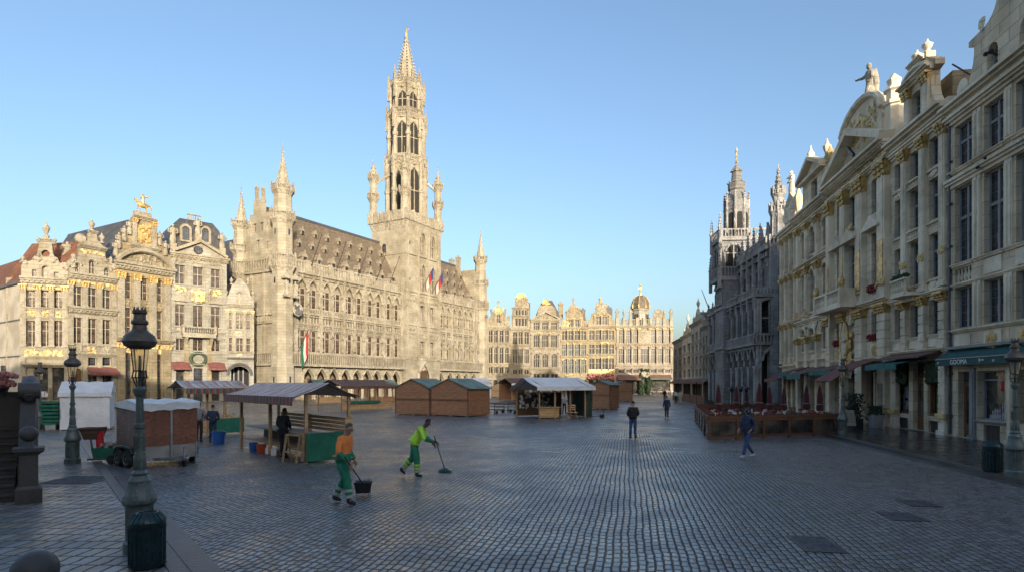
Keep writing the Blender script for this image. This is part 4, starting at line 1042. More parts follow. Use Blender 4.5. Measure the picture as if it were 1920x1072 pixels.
for a, b in ((1832, 1884), (1906, 1955)):
    p = MB().box(H.u(a)-.02, H.u(b)+.02, .37, .40, .9, zf-.3).build('shop_window', M['shopglass'], H.root)
    MB().panel(rect(H.u(a), H.u(b), 1.0, zf-.35), [rect(H.u(a)+.07, H.u(b)-.07, 1.07, zf-.42)], .25, .1, back=False).box(H.u(a), H.u(b), .26, .34, 2.72, 2.78).build('window_frame', M['mullgrey'], p)
    fig = MB(); r_ = random.Random(7+a); ua, ub = H.u(a)+.25, H.u(b)-.2
    for k in range(9):
        x = ua+(ub-ua)*(k+.5)/9; tall = .3+.7*(k/8)**1.5+r_.uniform(-.12, .12); r = r_.uniform(.045, .085)
        fig.lathe(x, .355, [(r*.8, 1.06), (r*1.25, 1.06+tall*.3), (r*.55, 1.06+tall*.52), (r*.95, 1.06+tall*.66), (r*.9, 1.06+tall*.8), (r*.35, 1.06+tall*.9), (.01, 1.06+tall)], 8, sy=.12)
    fig.build('window_display', M['figure'], p, 40)
    MB().relief(ub-.55, ub-.15, .352, 2.35, 2.6, 26, .09, r_, .15).build('display_bow', M['red'], p)
gr = MB()
for k in range(13): x = H.u(1844)+(H.u(1875)-H.u(1844))*(k+.5)/13; gr.box(x-.02, x+.02, .1, .14, .12, .82)
gr.box(H.u(1844), H.u(1875), .2, .24, .1, .84); gr.build('cellar_grille', M['mulldark'], H.root)
H.cornice(.86, .12, .12, H.u(1828), H.u(1888), 'mullgrey'); H.pil(H.u(1826), .05, 3.3, .34, .1, 'mullgrey', None); H.pil(H.u(1895), .05, 3.3, .3, .06, 'righttrim', None)
# fascia awning with lettering
fz0, fz1 = H.z(1850, 682.5), H.z(1850, 667.5)
aw = MB().box(H.u(1779.5)+.05, W, -.62, -.56, fz0, fz1).build('shop_fascia', M['awndark'], H.root)
MB().add([(H.u(1780)+.05, -.03, fz1+.42), (W, -.03, fz1+.42), (W, -.60, fz1), (H.u(1780)+.05, -.60, fz1)], [(0,1,2,3)]).build('fascia_canopy', M['awndark'], aw)
MB().box(H.u(1780)+.05, W, -.645, -.615, fz1-.045, fz1-.01).build('fascia_edge', M['figure'], aw)
MB().box(H.u(1780)+.2, W, -.3, -.04, fz1+.43, fz1+.55).build('canopy_housing', M['mullgrey'], H.root)
def letters(txt, u, z, size, par, mat='textwhite', y=-.625, n='lettering'):
    cu = bpy.data.curves.new(n, 'FONT'); cu.body = txt; cu.size = size; cu.extrude = .004; cu.materials.append(M[mat])
    t_ = bpy.data.objects.new(n, cu); COL.objects.link(t_); bpy.context.view_layer.update()
    me = bpy.data.meshes.new_from_object(t_.evaluated_get(bpy.context.evaluated_depsgraph_get())); me.name = n
    bpy.data.objects.remove(t_); bpy.data.curves.remove(cu)
    o = link(n, me, par, (u, y, z)); o.rotation_euler = (PI/2, 0, 0)
    return o
l = letters('GOOMA', H.u(1809), fz0+.05, .30, aw); l.scale.x = 1.12
letters('er', H.u(1781)+.14, fz0+.10, .18, aw); letters('9', H.u(1865), fz0+.08, .24, aw); letters('ers', H.u(1869.5), fz0+.14, .16, aw); letters('er', H.u(1892), fz0+.08, .2, aw)
H.body(13, 15.6); H.roof_deep(15.4, 21.2, 13, 'slate')
m = MB(); x0 = H.u(1873); m.tube([(x0, -.05, 16.3), (x0, -.28, 16.45), (x0, -.48, 16.4)], .05, 6); m.ball(x0, -.3, 16.48, .12); m.ball(x0, -.5, 16.38, .1); m.build('carved_hook', M['blackmetal'], H.root)
uc, zc_ = H.u(1806), 16.15; MB().lathe(0, 0, [(.36, -.05), (.42, 0), (.30, .04)], 12).build('gable_medallion', M['righttrim'], H.root, loc=(uc, -.04, zc_)).rotation_euler = (PI/2, 0, 0)
H.orn(H.u(1838), H.u(1846), 18.0, 18.4, 8, .15, 'righttrim'); 
m = MB(); m.tube([(.18, -.09, .2), (.18, -.09, 15.4)], .07, 7)
for z_ in range(1, 15, 2): m.box(.07, .29, -.17, -.0, z_, z_+.12)
m.build('drainpipe', M['lead'], H.root)
for x, z_ in ((1862, 12.15), (1846, 11.95)): MB().ball(H.u(x), -.3, z_, .07).tube([(H.u(x), -.02, z_), (H.u(x), -.3, z_)], .03).build('iron_hook', M['blackmetal'], H.root)

# D
H = rhouse('tan house with gilded capitals, small stone balcony and scrolled dormer with two urns', 1673, 1780, 'rightwarm', 42)
cols = [(1674.9, 1693.5), (1706.5, 1727.6), (1741.8, 1765.8)]
zr = [(13.4, 14.9), (10.75, 12.85), (7.85, 10.1), (5.05, 6.8)]
for k, (a, b) in enumerate(cols):
    ua, ub = H.u(a)+(.14 if k == 0 else 0), H.u(b)
    for r, (z0, z1) in enumerate(zr):
        if k == 1 and r < 3: z0 -= (.0, .0, .05)[r]
        H.wz(ua, ub, z0, z1, hs=() if r in (0, 3) else (.62,), fm='mullgrey', gm='glassdark', rec=.2, mw=.12, fr=.06)
    if k == 1:
        for z0, z1 in ((12.9, 13.36), (10.14, 10.7)):
            MB().baluster_row(ua, ub, -.1, z0, z1, .2, .13, .07, .16).build('balustrade', M['righttrim'], H.root)
        b_ = MB().slab([(ua-.35, 0), (ua-.35, -.7), (ua-.05, -.95), (ub+.05, -.95), (ub+.35, -.7), (ub+.35, 0)], 7.15, 7.32)
        b_.baluster_row(ua-.2, ub+.2, -.82, 7.32, 8.1, .22, .14, .08, .18)
        b_.slab([(ua-.1, 0), (ua-.1, -.4), (ub+.1, -.4), (ub+.1, 0)], 6.95, 7.15)
        b_.build('balcony', M['righttrim'], H.root)
        f = MB(); rr = random.Random(8)
        for _ in range(40): f.ball(rr.uniform(ua-.2, ub+.2), -.75+rr.uniform(-.1, .1), 8.15+rr.uniform(0, .15), .09, n=4, m=3)
        f.build('balcony_plants', M['leaf'], H.root)
    else:
        H.orn(ua, ub, 7.2, 7.7, 40, .11, 'righttrim', -.03); H.orn(ua+.1, ub-.1, 12.95, 13.2, 14, .09, 'righttrim', -.03)
    MB().box(ua, ub, -.06, .02, 4.45, 4.9).build('stone_panel', M['righttrim'], H.root)
for x in (1700, 1734.5, 1773):
    u_ = H.u(x)
    H.pil(u_, 7.3, 15.2, .52, .2, 'righttrim', .62); H.orn(u_-.26, u_+.26, 8.85, 9.15, 14, .11, 'gold', -.22)
    H.pil(u_, 4.3, 7.0, .5, .22, 'righttrim', .4, rust=.42)
for z_, h_, p_ in ((15.2, .35, .3), (15.7, .45, .6), (7.0, .22, .3), (4.95, .1, .12), (4.15, .22, .3)): H.cornice(z_, h_, p_, mat='righttrim')
u0, u1 = H.u(1699), H.u(1745); uc = (u0+u1)/2
g = [(.1, 16.1), (.1, 16.6), (.6, 16.65)]+scroll_side(H, .7, 16.4, u0, 18.1, 6)+[(u0, 18.4), (u0-.4, 18.5), (u0-.4, 18.8), (uc-.8, 19.3), (uc-.8, 19.6), (uc+.8, 19.6), (uc+.8, 19.3), (u1+.4, 18.8), (u1+.4, 18.5), (u1, 18.4)]+list(reversed([(2*uc-p[0], p[1]) for p in scroll_side(H, .7, 16.4, u0, 18.1, 6) if 2*uc-p[0] < H.W-.1]))[::1]
right = sorted([(min(2*uc-p[0], H.W-.12), p[1]) for p in scroll_side(H, .7, 16.4, u0, 18.1, 6)], key=lambda p: -p[1])
g = g[:g.index((u1, 18.4))+1]+right+[(H.W-.1, 16.35), (H.W-.1, 16.1)]
H.wz(H.u(1708), H.u(1725.5), 16.35, 18.0, kind='seg', hs=(.6,), fm='mullgrey', gm='glassblue')
for q in (u0+.28, u1-.28): H.pil(q, 16.2, 18.35, .5, .14, 'righttrim', .5)
H.cornice(18.4, .3, .45, u0-.25, u1+.25, 'righttrim'); H.cornice(19.3, .25, .3, uc-.7, uc+.7, 'righttrim')
MB().tube([(uc-1.3+2.6*i/8, -.2, 18.75+.4*math.sin(PI*i/8)) for i in range(9)], .12, 5).build('dormer_pediment', M['righttrim'], H.root)
for q in (uc-.5, uc+.5): H.urn(q, 19.6, .75, .26, 'righttrim', .2)
H.urn(u0-.25, 18.8, .5, .2, 'righttrim', .2)
m = MB().panel(rect(u0, u1, 16.1, 18.3), [], 1.0, 3.0); m.build('dormer_side', M['honey'], H.root)
MB().tube([(u1, 1.0, 18.6), (H.W+.3, 1.0, 16.9)], .04, 5).build('iron_stay', M['blackmetal'], H.root)
# shop front
for a, b in ((1677, 1704), (1739, 1766)):
    H.hole(rect(H.u(a), H.u(b), .95, 3.75))
    p = MB().box(H.u(a)-.02, H.u(b)+.02, .37, .40, .9, 3.8).build('shop_window', M['shopglass'], H.root)
    MB().panel(rect(H.u(a), H.u(b), .95, 3.75), [rect(H.u(a)+.1, H.u(b)-.1, 1.1, 2.95), rect(H.u(a)+.1, H.u(b)-.1, 3.05, 3.65)], .12, .12, back=False).build('window_frame', M['brownwood'], p)
    r_ = random.Random(int(a)); MB().relief(H.u(a)+.2, H.u(b)-.2, .365, 1.2, 2.4, 60, .12, r_, .1).build('window_display', M['figure'] if a < 1700 else M['goldpaint'], p)
    MB().relief(H.u(a)+.1, H.u(b)-.1, -.1, 2.7, 3.6, 60, .14, r_, .7).build('hanging_garland', M['leaf'], p)
    H.hole(rect(H.u(a)+.1, H.u(b)-.1, .12, .72)); gr = MB().box(H.u(a), H.u(b), .2, .24, .1, .75)
    for k in range(10): x = H.u(a)+.1+(H.u(b)-H.u(a)-.2)*(k+.5)/10; gr.box(x-.015, x+.015, .1, .13, .12, .72)
    gr.build('cellar_grille', M['mulldark'], H.root)
H.hole(rect(H.u(1711.5), H.u(1732), .15, 3.75))
dw = MB().panel(rect(H.u(1712), H.u(1731.5), .15, 2.75), [rect(H.u(1715), H.u(1728.5), .85, 2.6)], .22, .07).build('door', M['brownwood'], H.root)
MB().box(H.u(1714.5), H.u(1729), .26, .28, .8, 2.65).build('door_pane', M['shopglass'], dw); MB().box(H.u(1712), H.u(1731.5), .24, .30, 2.8, 3.7).build('transom_window', M['shopglass'], H.root)
MB().box(H.u(1708), H.u(1734), -.35, .05, 0, .14).build('door_step', M['bluestone'], H.root)
H.pil(H.u(1773), .1, 3.9, .55, .2, 'righttrim', None, rust=.6); H.pil(.5, .1, 3.9, .6, .2, 'righttrim', None, rust=.6)
for q in (H.u(1773), .5): MB().box(q-.38, q+.38, -.3, -.01, .9, 1.14).build('gilded_band', M['goldpaint'], H.root)
H.front([(0, 0), (H.W, 0), (H.W, 16.1)]+list(reversed(g))+[(0, 16.1)])
H.body(13, 16.0); H.roof_long(15.9, 20.0, 13, 'slate', y0=2.2)
MB().add([(.2, -.03, 4.25), (H.W-.5, -.03, 4.25), (H.W-.5, -1.1, 3.95), (.2, -1.1, 3.95), (.2, -.03, 4.15), (H.W-.5, -.03, 4.15), (H.W-.5, -1.1, 3.88), (.2, -1.1, 3.88)], [(0,1,2,3),(4,7,6,5),(0,3,7,4),(1,5,6,2),(3,2,6,7)]).build('shop_canopy', M['awnbrown'], H.root)
H.awning(.1, H.u(1740), 3.62, 3.92, 1.5, 'awnteal', .3)

# C goldsmiths' like house with statue
H = rhouse('stately grey gilded house with great triangular pediment and a statue on its attic', 1555, 1673, 'right', 43)
W = H.W
cols = [(1569, 1583), (1591, 1610), (1634, 1654)]
for k, (a, b) in enumerate(cols):
    ua, ub = H.u(a), H.u(b); um = (ua+ub)/2
    H.wz(ua, ub, 12.9, 15.0, hs=(), fm='mullgrey', gm='glassdark', rec=.2, fr=.06, mw=.12)
    H.wz(ua, ub, 8.5, 11.75, hs=(.64,), fm='mullgrey', gm='glassblue' if k == 1 else 'glassdark', rec=.2, fr=.06, mw=.12)
    m = MB().prism([(ua-.35, 12.05), (ub+.35, 12.05), (um, 12.75)], -.45, .02).box(ua-.4, ub+.4, -.5, .02, 11.9, 12.06)
    m.build('window_pediment', M['righttrim'], H.root)
    if k == 1: H.orn(um-.4, um+.4, 12.6, 12.95, 12, .16, 'gold', -.3)
    if k != 1:
        H.wz(ua, ub, 5.5, 7.0, hs=(), fm='mullgrey', gm='glassdark', rec=.2, fr=.06, mw=.12)
        rr = random.Random(k+3)
        for z_ in (8.35, 5.4):
            f = MB()
            for _ in range(170): f.ball(rr.uniform(ua, ub), -.18+rr.uniform(-.14, .1), z_+rr.uniform(-.24, .2), rr.uniform(.03, .065), n=4, m=2)
            f.build('window_flowers', M['flower'], H.root)
        MB().box(ua, ub, -.06, .02, 4.3, 5.0).build('stone_panel', M['righttrim'], H.root); H.orn(ua+.2, ub-.2, 4.4, 4.9, 22, .12, 'gold', -.08)
for x, wd in ((1559.5, .7), (1586.5, .8), (1618, 1.0), (1661, 1.0)):
    u_ = H.u(x)
    H.pil(u_, 7.6, 15.55, wd, .3, 'righttrim', .95)
    MB().box(u_-wd*.36, u_+wd*.36, -.36, -.29, 8.7, 11.0).build('gilded_panel', M['gold'] if x > 1600 else M['goldpaint'], H.root); H.orn(u_-wd*.5, u_+wd*.5, 8.3, 8.65, 18, .14, 'gold', -.36)
    H.pil(u_, .1, 7.25, wd, .3, 'righttrim', .55, rust=.5)
for z_, h_, p_ in ((7.3, .35, .45), (4.0, .2, .25), (15.55, .3, .35)): H.cornice(z_, h_, p_, mat='righttrim')
H.orn(.3, W-.3, 15.95, 16.2, 70, .11, 'goldpaint', -.1)
H.cornice(16.3, .45, .75, mat='righttrim', dent=.3)
za = 16.75; uc = W*.5; zt = 19.0
m = MB()
for q in (-.1, W+.1): m.bar((q, -.35, za+.1), (uc, -.35, zt), .8, .42)
m.build('pediment_cornice', M['righttrim'], H.root)
MB().bar((uc-.2, -.5, 18.0), (uc+.9, -.55, 17.1), .14, .2).build('iron_bracket', M['blackmetal'], H.root)
# attic block behind the pediment with curved top, balustrade and statue
a0, a1 = H.u(1579), H.u(1652)
g = [(0, 0), (W, 0), (W, za), (uc, zt-.1), (0, za)]
b = MB(); n = 10
prof = [(a0, 17.2), (a1, 17.2), (a1, 18.9)]+[((a0+a1)/2+(a1-a0)/2*math.cos(PI*i/n), 18.9+1.7*math.sin(PI*i/n)) for i in range(1, n)]+[(a0, 18.9)]
b.prism(prof, .02, 4.4); at_ = b.build('attic', M['righttrim'], H.root)
MB().tube([((a0+a1)/2+(a1-a0+.3)/2*math.cos(PI*i/n), -.05, 19.0+1.7*math.sin(PI*i/n)) for i in range(n+1)], .22, 6).build('attic_moulding', M['righttrim'], at_)
H.orn(a0+.6, a1-.6, 17.9, 19.9, 60, .2, 'gold', .0)
gs = MB()
for _ in range(70): gs.ball(a1+.06, H.rnd.uniform(.4, 4.2), H.rnd.uniform(17.6, 18.8), .08, .22, .24, 5, 3)
gs.build('gilded_relief', M['gold'], at_)
MB().baluster_row(a1+.1, W-.3, .2, 17.4, 18.7, .26, .16).box(a1+.1, W-.2, -.1, 1.2, 16.7, 17.4).build('attic_balustrade', M['righttrim'], H.root)
m = MB(); x = W-.45
m.lathe(x, .3, [(.5, 16.7), (.5, 18.6), (.62, 18.65), (.62, 18.85), (.42, 18.9), (.42, 19.4), (.58, 19.5), (.3, 19.8), (.4, 20.1), (.05, 20.5)], 8); m.build('corner_pinnacle', M['righttrim'], H.root)
# balcony and oval medallion
ua, ub = H.u(1562), H.u(1617)
b = MB().box(ua, ub, -1.35, 0, 7.5, 7.72).baluster_row(ua+.15, ub-.15, -1.2, 7.72, 8.75, .24, .15)
for q in (ua+.15, ub-.15, (ua+ub)/2): b.box(q-.15, q+.15, -1.35, -1.05, 7.72, 8.8)
b.box(ua+.02, ua+.2, -1.1, 0, 7.72, 8.7).box(ub-.2, ub-.02, -1.1, 0, 7.72, 8.7)
for q in (ua+.6, ub-.6): b.prism([(0, 0)]*0 or [(q-.16, 7.5), (q+.16, 7.5), (q+.12, 6.5), (q-.12, 6.5)], -.5, 0)
b.build('balcony', M['righttrim'], H.root)
for q in (ua+.15, ub-.15): MB().lathe(q, -1.2, [(.14, 8.8), (.2, 9.0), (.2, 9.25), (.05, 9.5)], 7).build('gilded_urn', M['gold'], H.root)
uo = H.u(1591); zo = 5.45
MB().tube([(uo+.62*math.cos(2*PI*i/20)*(1-.25*abs(math.sin(2*PI*i/20))), -.28, zo+1.35*math.sin(2*PI*i/20)) for i in range(21)], .085, 6).build('oval_frame', M['gold'], H.root)
MB().lathe(0, 0, [(.5, -.05), (.55, 0)], 16).build('oval_relief_ground', M['righttrim'], H.root, loc=(uo, -.1, zo)).rotation_euler = (PI/2, 0, 0)
H.statue(uo, zo-.9, 1.7, 'righttrim', -.2); H.orn(uo-.95, uo+.95, 6.6, 7.3, 40, .2, 'righttrim', -.15); H.orn(uo-.9, uo-.5, 4.0, 5.4, 20, .2, 'righttrim', -.15); H.orn(uo+.45, uo+.9, 4.0, 6.0, 14, .2, 'gold', -.2)
MB().lathe(0, 0, [(.42, -.06), (.46, 0), (.3, .05)], 12).build('gilded_disc', M['gold'], H.root, loc=(uo, -.3, 3.7)).rotation_euler = (PI/2, 0, 0)
H.orn(uo-.8, uo+.8, 3.0, 4.0, 40, .22, 'righttrim', -.15)
# doors and shop fronts
H.hole(rect(H.u(1564), H.u(1583), .12, 3.3)); H.hole(rect(H.u(1590), H.u(1612), .12, 3.3)); H.hole(rect(H.u(1623), H.u(1652), .12, 3.6))
MB().box(H.u(1563), H.u(1654), .36, .42, 0, 3.8).build('shop_front', M['shopglass'], H.root)
for x in (1573, 1600, 1633, 1643): MB().box(H.u(x)-.09, H.u(x)+.09, .18, .33, .12, 3.3).build('door_frame', M['righttrim'], H.root)
q = H.u(1661); MB().box(q-.62, q+.62, -.4, -.01, .95, 1.2).build('gilded_band', M['goldpaint'], H.root); MB().box(q-.28, q+.28, -.36, -.29, 1.3, 2.6).build('menu_board', M['white'], H.root)
H.front(g); H.body(13, 16.6); H.roof_long(16.5, 19.5, 13, 'slate', y0=5)
def sloped_awning(name, mat, u0, u1, z1, z0, out):
    m = MB(); n = 10; pts = [(out*t, z1+(z0-z1)*t**1.5) for t in [i/n for i in range(n+1)]]
    for d in (0, -.05):
        m.add([(u, -.04-o_, z_+d) for o_, z_ in pts for u in (u0, u1)], [(2*i, 2*i+1, 2*i+3, 2*i+2) for i in range(n)])
    for q in (u0, u1): m.tube([(q, -.04-o_, z_-.02) for o_, z_ in pts], .03, 4)
    return m.build('awning', M[mat], H.root)
sloped_awning('awning', 'awnred', H.u(1624), W-.45, 4.1, 2.75, 3.1)
H.awning(H.u(1561), H.u(1606), 3.5, 3.9, 1.6, 'awnbrown', .35, 'awnteal')
Cst = H
# statue on the attic
suc = (a0+a1)/2
m = MB().box(suc-.55, suc+.55, .1, 1.2, 20.4, 20.9); m.build('statue_plinth', M['righttrim'], H.root)
m = MB(); zb = 20.9; h = 2.5; y_ = .6
m.lathe(suc, y_, [(.48, zb), (.5, zb+.3), (.36, zb+.9), (.34, zb+1.2), (.44, zb+1.65), (.40, zb+1.9), (.16, zb+2.05), (.12, zb+2.1)], 9, sy=.75)
m.tube([(suc+.2, y_-.15, zb+.9), (suc+.25, y_-.3, zb+.45), (suc+.22, y_-.2, zb)], [.2, .15, .12], 6)
m.ball(suc-.05, y_-.05, zb+2.32, .19, .2, .25, 8, 6)
m.tube([(suc-.3, y_, zb+1.85), (suc-.85, y_-.15, zb+1.85), (suc-1.45, y_-.3, zb+2.05)], [.16, .12, .08], 6); m.ball(suc-1.55, y_-.32, zb+2.08, .1)
m.tube([(suc+.35, y_, zb+1.8), (suc+.55, y_-.1, zb+1.3), (suc+.3, y_-.3, zb+1.1)], [.15, .12, .09], 6)
m.tube([(suc+.25, y_+.2, zb+1.9), (suc+.3, y_+.3, zb+1.0), (suc+.25, y_+.25, zb)], [.15, .2, .2], 6)
m.v = [(suc+(v[0]-suc)*.88, y_+(v[1]-y_)*.88, zb+(v[2]-zb)*.88) for v in m.v]
m.build('attic_statue', M['white'], H.root, 60)

# B
H = rhouse('grey stone house with round arched windows, a balustraded cornice and a pedimented dormer', 1495, 1555, 'right', 44)
W = H.W; cols = [(1503.6, 1511.5), (1519, 1528.5), (1543, 1554)]
cols = [(a, min(b, 1552.5)) for a, b in cols]
for a, b in cols:
    ua, ub = H.u(a), H.u(b); um = (ua+ub)/2
    H.wz(ua, ub, 12.8, 14.9, kind='round', hs=(.55,), fm='mullgrey', gm='glassdark'); H.wz(ua, ub, 8.3, 11.5, kind='round', hs=(.6,), fm='mullgrey', gm='glassdark'); H.wz(ua, ub, 5.2, 7.0, kind='round', hs=(), fm='mullgrey', gm='glassdark')
    for z_ in (7.0, 11.5, 14.9): MB().tube([(um+(ub-ua+.3)/2*math.cos(PI*i/8), -.06, z_-(ub-ua)/2+(ub-ua+.3)/2*math.sin(PI*i/8)) for i in range(9)], .12, 5).build('hood_moulding', M['righttrim'], H.root)
for x in (1499, 1515, 1535.5):
    for z0, z1, c in ((12.3, 15.4, .5), (7.9, 11.9, .55), (.1, 6.3, .5)): H.pil(H.u(x), z0, z1, .6, .22, 'righttrim', c)
    H.orn(H.u(x)-.3, H.u(x)+.3, 8.0, 8.5, 12, .15, 'gold', -.28)
for z_, h_, p_ in ((12.0, .3, .4), (7.4, .35, .35), (15.4, .3, .35), (16.0, .5, .7), (4.3, .2, .25)): H.cornice(z_, h_, p_, mat='righttrim', dent=.35 if z_ == 16.0 else 0)
H.orn(.4, W-.4, 7.0, 7.35, 50, .15, 'righttrim', -.1)
u0, u1 = H.u(1505), H.u(1545); um = (u0+u1)/2
H.wz(H.u(1521), H.u(1532), 16.7, 18.5, hs=(.6,), fm='mullgrey', gm='glassblue')
H.hole(rect(H.u(1500), H.u(1514), .12, 3.4)); H.hole(rect(H.u(1518), H.u(1533), .12, 3.4)); H.hole(rect(H.u(1540), H.u(1552), .12, 3.4))
MB().box(.3, W-.3, .36, .42, 0, 3.6).build('shop_front', M['shopglass'], H.root)
H.front([(0, 0), (W, 0), (W, 16.5)]+[(u1+.6, 16.5), (u1, 17.2), (u1, 18.9), (u1+.35, 19.0), (um, 20.3), (u0-.35, 19.0), (u0, 18.9), (u0, 17.2), (u0-.6, 16.5)]+[(0, 16.5)])
m = MB()
for q in (u0-.4, u1+.4): m.bar((q, -.2, 19.05), (um, -.2, 20.35), .6, .28)
m.box(u0-.3, u1+.3, -.4, 0, 18.8, 19.0); m.build('dormer_pediment', M['righttrim'], H.root)
H.urn(um-1.2, 19.9, 1.9, .3, 'righttrim'); H.urn(u1-.1, 19.4, 1.5, .3, 'righttrim'); H.urn(W-.5, 18.6, 1.6, .38, 'goldpaint'); MB().box(W-.9, W-.1, 0, .8, 16.5, 18.6).build('chimney_pier', M['righttrim'], H.root)
H.orn(u1-.2, u1+.8, 17.0, 17.9, 24, .26, 'goldpaint', .0)
H.body(13, 16.4); H.roof_long(16.3, 20, 13, 'slate', y0=2.5)
H.awning(.3, H.u(1519), 3.5, 3.95, 1.6, 'awnbrown', .35, 'awnteal'); H.awning(H.u(1522), W-.3, 3.3, 3.9, 1.9, 'awnbrown', .4, 'awnteal')

# A
H = rhouse('narrow grey house with small crowning statue, right beside the dark gothic house', 1466, 1495, 'right', 45)
W = H.W
for k in range(3):
    a, b = W*(.10+.3*k), W*(.10+.3*k)+W*.18
    for z0, z1 in ((12.8, 15.2), (8.6, 11.6), (4.9, 7.4)): H.wz(a, b, z0, z1, hs=(.6,), fm='mullgrey', gm='glassdark')
    H.hole(rect(a, b, .12, 3.0))
for k in range(4):
    for z0, z1 in ((12.3, 15.6), (8.1, 12.0), (4.4, 7.8)): H.pil(W*(.045+.3*k), z0, z1, W*.07, .2, 'righttrim', .4, capmat='goldpaint')
for z_, h_, p_ in ((12.0, .25, .3), (7.8, .25, .3), (15.7, .6, .6), (4.0, .2, .3)): H.cornice(z_, h_, p_, mat='righttrim')
MB().box(.2, W-.2, .36, .42, 0, 3.4).build('shop_front', M['shopglass'], H.root)
H.front([(0, 0), (W, 0), (W, 16.4), (W*.75, 16.6), (W*.72, 18.8), (W*.5, 19.6), (W*.28, 18.8), (W*.25, 16.6), (0, 16.4)])
H.statue(W*.5, 19.4, 2.0, 'righttrim', .2, -1); H.urn(W*.12, 16.4, 2.2, .35, 'righttrim'); H.urn(W*.88, 16.4, 3.4, .4, 'righttrim'); H.orn(W*.28, W*.72, 17, 18.6, 26, .3, 'righttrim')
H.body(13, 16.3); H.roof_long(16.2, 18.5, 13, 'slate', y0=2)
H.awning(.2, W-.3, 3.0, 3.5, 1.6, 'awnred')
# ---------------------------------------------------------------- town hall and the dark gothic house
def frustum_ring(m, x, y, r, z0, z1, out=.35, n=8, rot=0, wall=.9):
    "corbelled gallery: flare, floor and an openwork parapet"
    m.lathe(x, y, [(r, z0-.7), (r+out*.5, z0-.3), (r+out, z0), (r+out, z0+.15)], n, rot)
    R = r+out-.06
    ring = [(x+R*math.cos(rot+2*PI*k/n), y+R*math.sin(rot+2*PI*k/n)) for k in range(n)]
    for k in range(n):
        a, b = ring[k], ring[(k+1) % n]
        m.bar((*a, z1-.06), (*b, z1-.06), .16, .14)
        q = max(2, int(math.dist(a, b)/.32))
        for i in range(q):
            t = i/q; p = (a[0]+(b[0]-a[0])*t, a[1]+(b[1]-a[1])*t)
            w = .09 if i else .15
            m.box(p[0]-w/2-.02, p[0]+w/2+.02, p[1]-w/2-.02, p[1]+w/2+.02, z0+.1, z1+(.35 if i == 0 else 0))
def crocket_spire(m, x, y, r, z0, z1, n=8, rot=0, step=.8, ball=.13):
    m.lathe(x, y, [(r, z0), (r*.52, z0+(z1-z0)*.45), (.07, z1)], n, rot)
    k = int((z1-z0)/step)
    for i in range(1, k):
        t = i/k; rr = r*(1-t*1.05)+.05 if t > .45 else r*(1-t*1.067)
        for q in range(n):
            a = rot+2*PI*q/n; m.ball(x+max(rr, .08)*math.cos(a), y+max(rr, .08)*math.sin(a), z0+(z1-z0)*t, ball*(1-t*.4), n=4, m=2)
    m.ball(x, y, z1, ball*1.8, n=5, m=3)
def pinnacle(m, x, y, w, z0, z1, z2, step=.5):
    m.taper(x, y, z0, z1, w/2, w/2, w/2, w/2); m.taper(x, y, z1-.08, z1+.08, w*.62, w*.62, w*.62, w*.62)
    m.taper(x, y, z1+.08, z2, w*.45, w*.45, .03, .03)
    k = int((z2-z1)/step)
    for i in range(1, k):
        t = i/k; r = w*.45*(1-t)+.04
        for dx, dy in ((1,0),(-1,0),(0,1),(0,-1)): m.ball(x+dx*r, y+dy*r, z1+(z2-z1)*t, .09, n=4, m=2)
def niche_row(m, u0, u1, y, z0, z1, n, canopy=True, w=1.0):
    "row of little stone figures under pointed canopies"
    h = z1-z0; s = (u1-u0)/n
    for k in range(n):
        u = u0+(k+.5)*s; r = min(.2, s*.3)*w
        m.box(u-r*1.1, u+r*1.1, y-r, y+.02, z0, z0+h*.1)
        m.lathe(u, y-r*.3, [(r*.75, z0+h*.1), (r*.6, z0+h*.35), (r*.8, z0+h*.5), (r*.3, z0+h*.58)], 5)
        m.ball(u, y-r*.3, z0+h*.63, r*.42, n=4, m=3)
        if canopy: m.taper(u, y-r*.2, z0+h*.72, z0+h, r*1.15, r*1.15, .03, .03)
def tracery(m, u0, u1, y, z0, z1, step, w=.1, d=.1):
    m.box(u0, u1, y-d, y+.01, z1-.12, z1); m.box(u0, u1, y-d, y+.01, z0, z0+.12)
    n = max(1, int((u1-u0)/step))
    for k in range(n+1):
        u = u0+(u1-u0)*k/n; m.box(u-w/2, u+w/2, y-d, y+.012, z0+.1, z1-.1)
        if k < n:
            c = u+(u1-u0)/n/2
            m.add([(u, y-d*.8, z1-.1), (c, y-d*.8, z1-.1), (u, y-d*.8, z1-.1-step*.6)], [(0, 1, 2)]); m.add([(u+step, y-d*.8, z1-.1), (c, y-d*.8, z1-.1), (u+step, y-d*.8, z1-.1-step*.6)], [(0, 1, 2)])
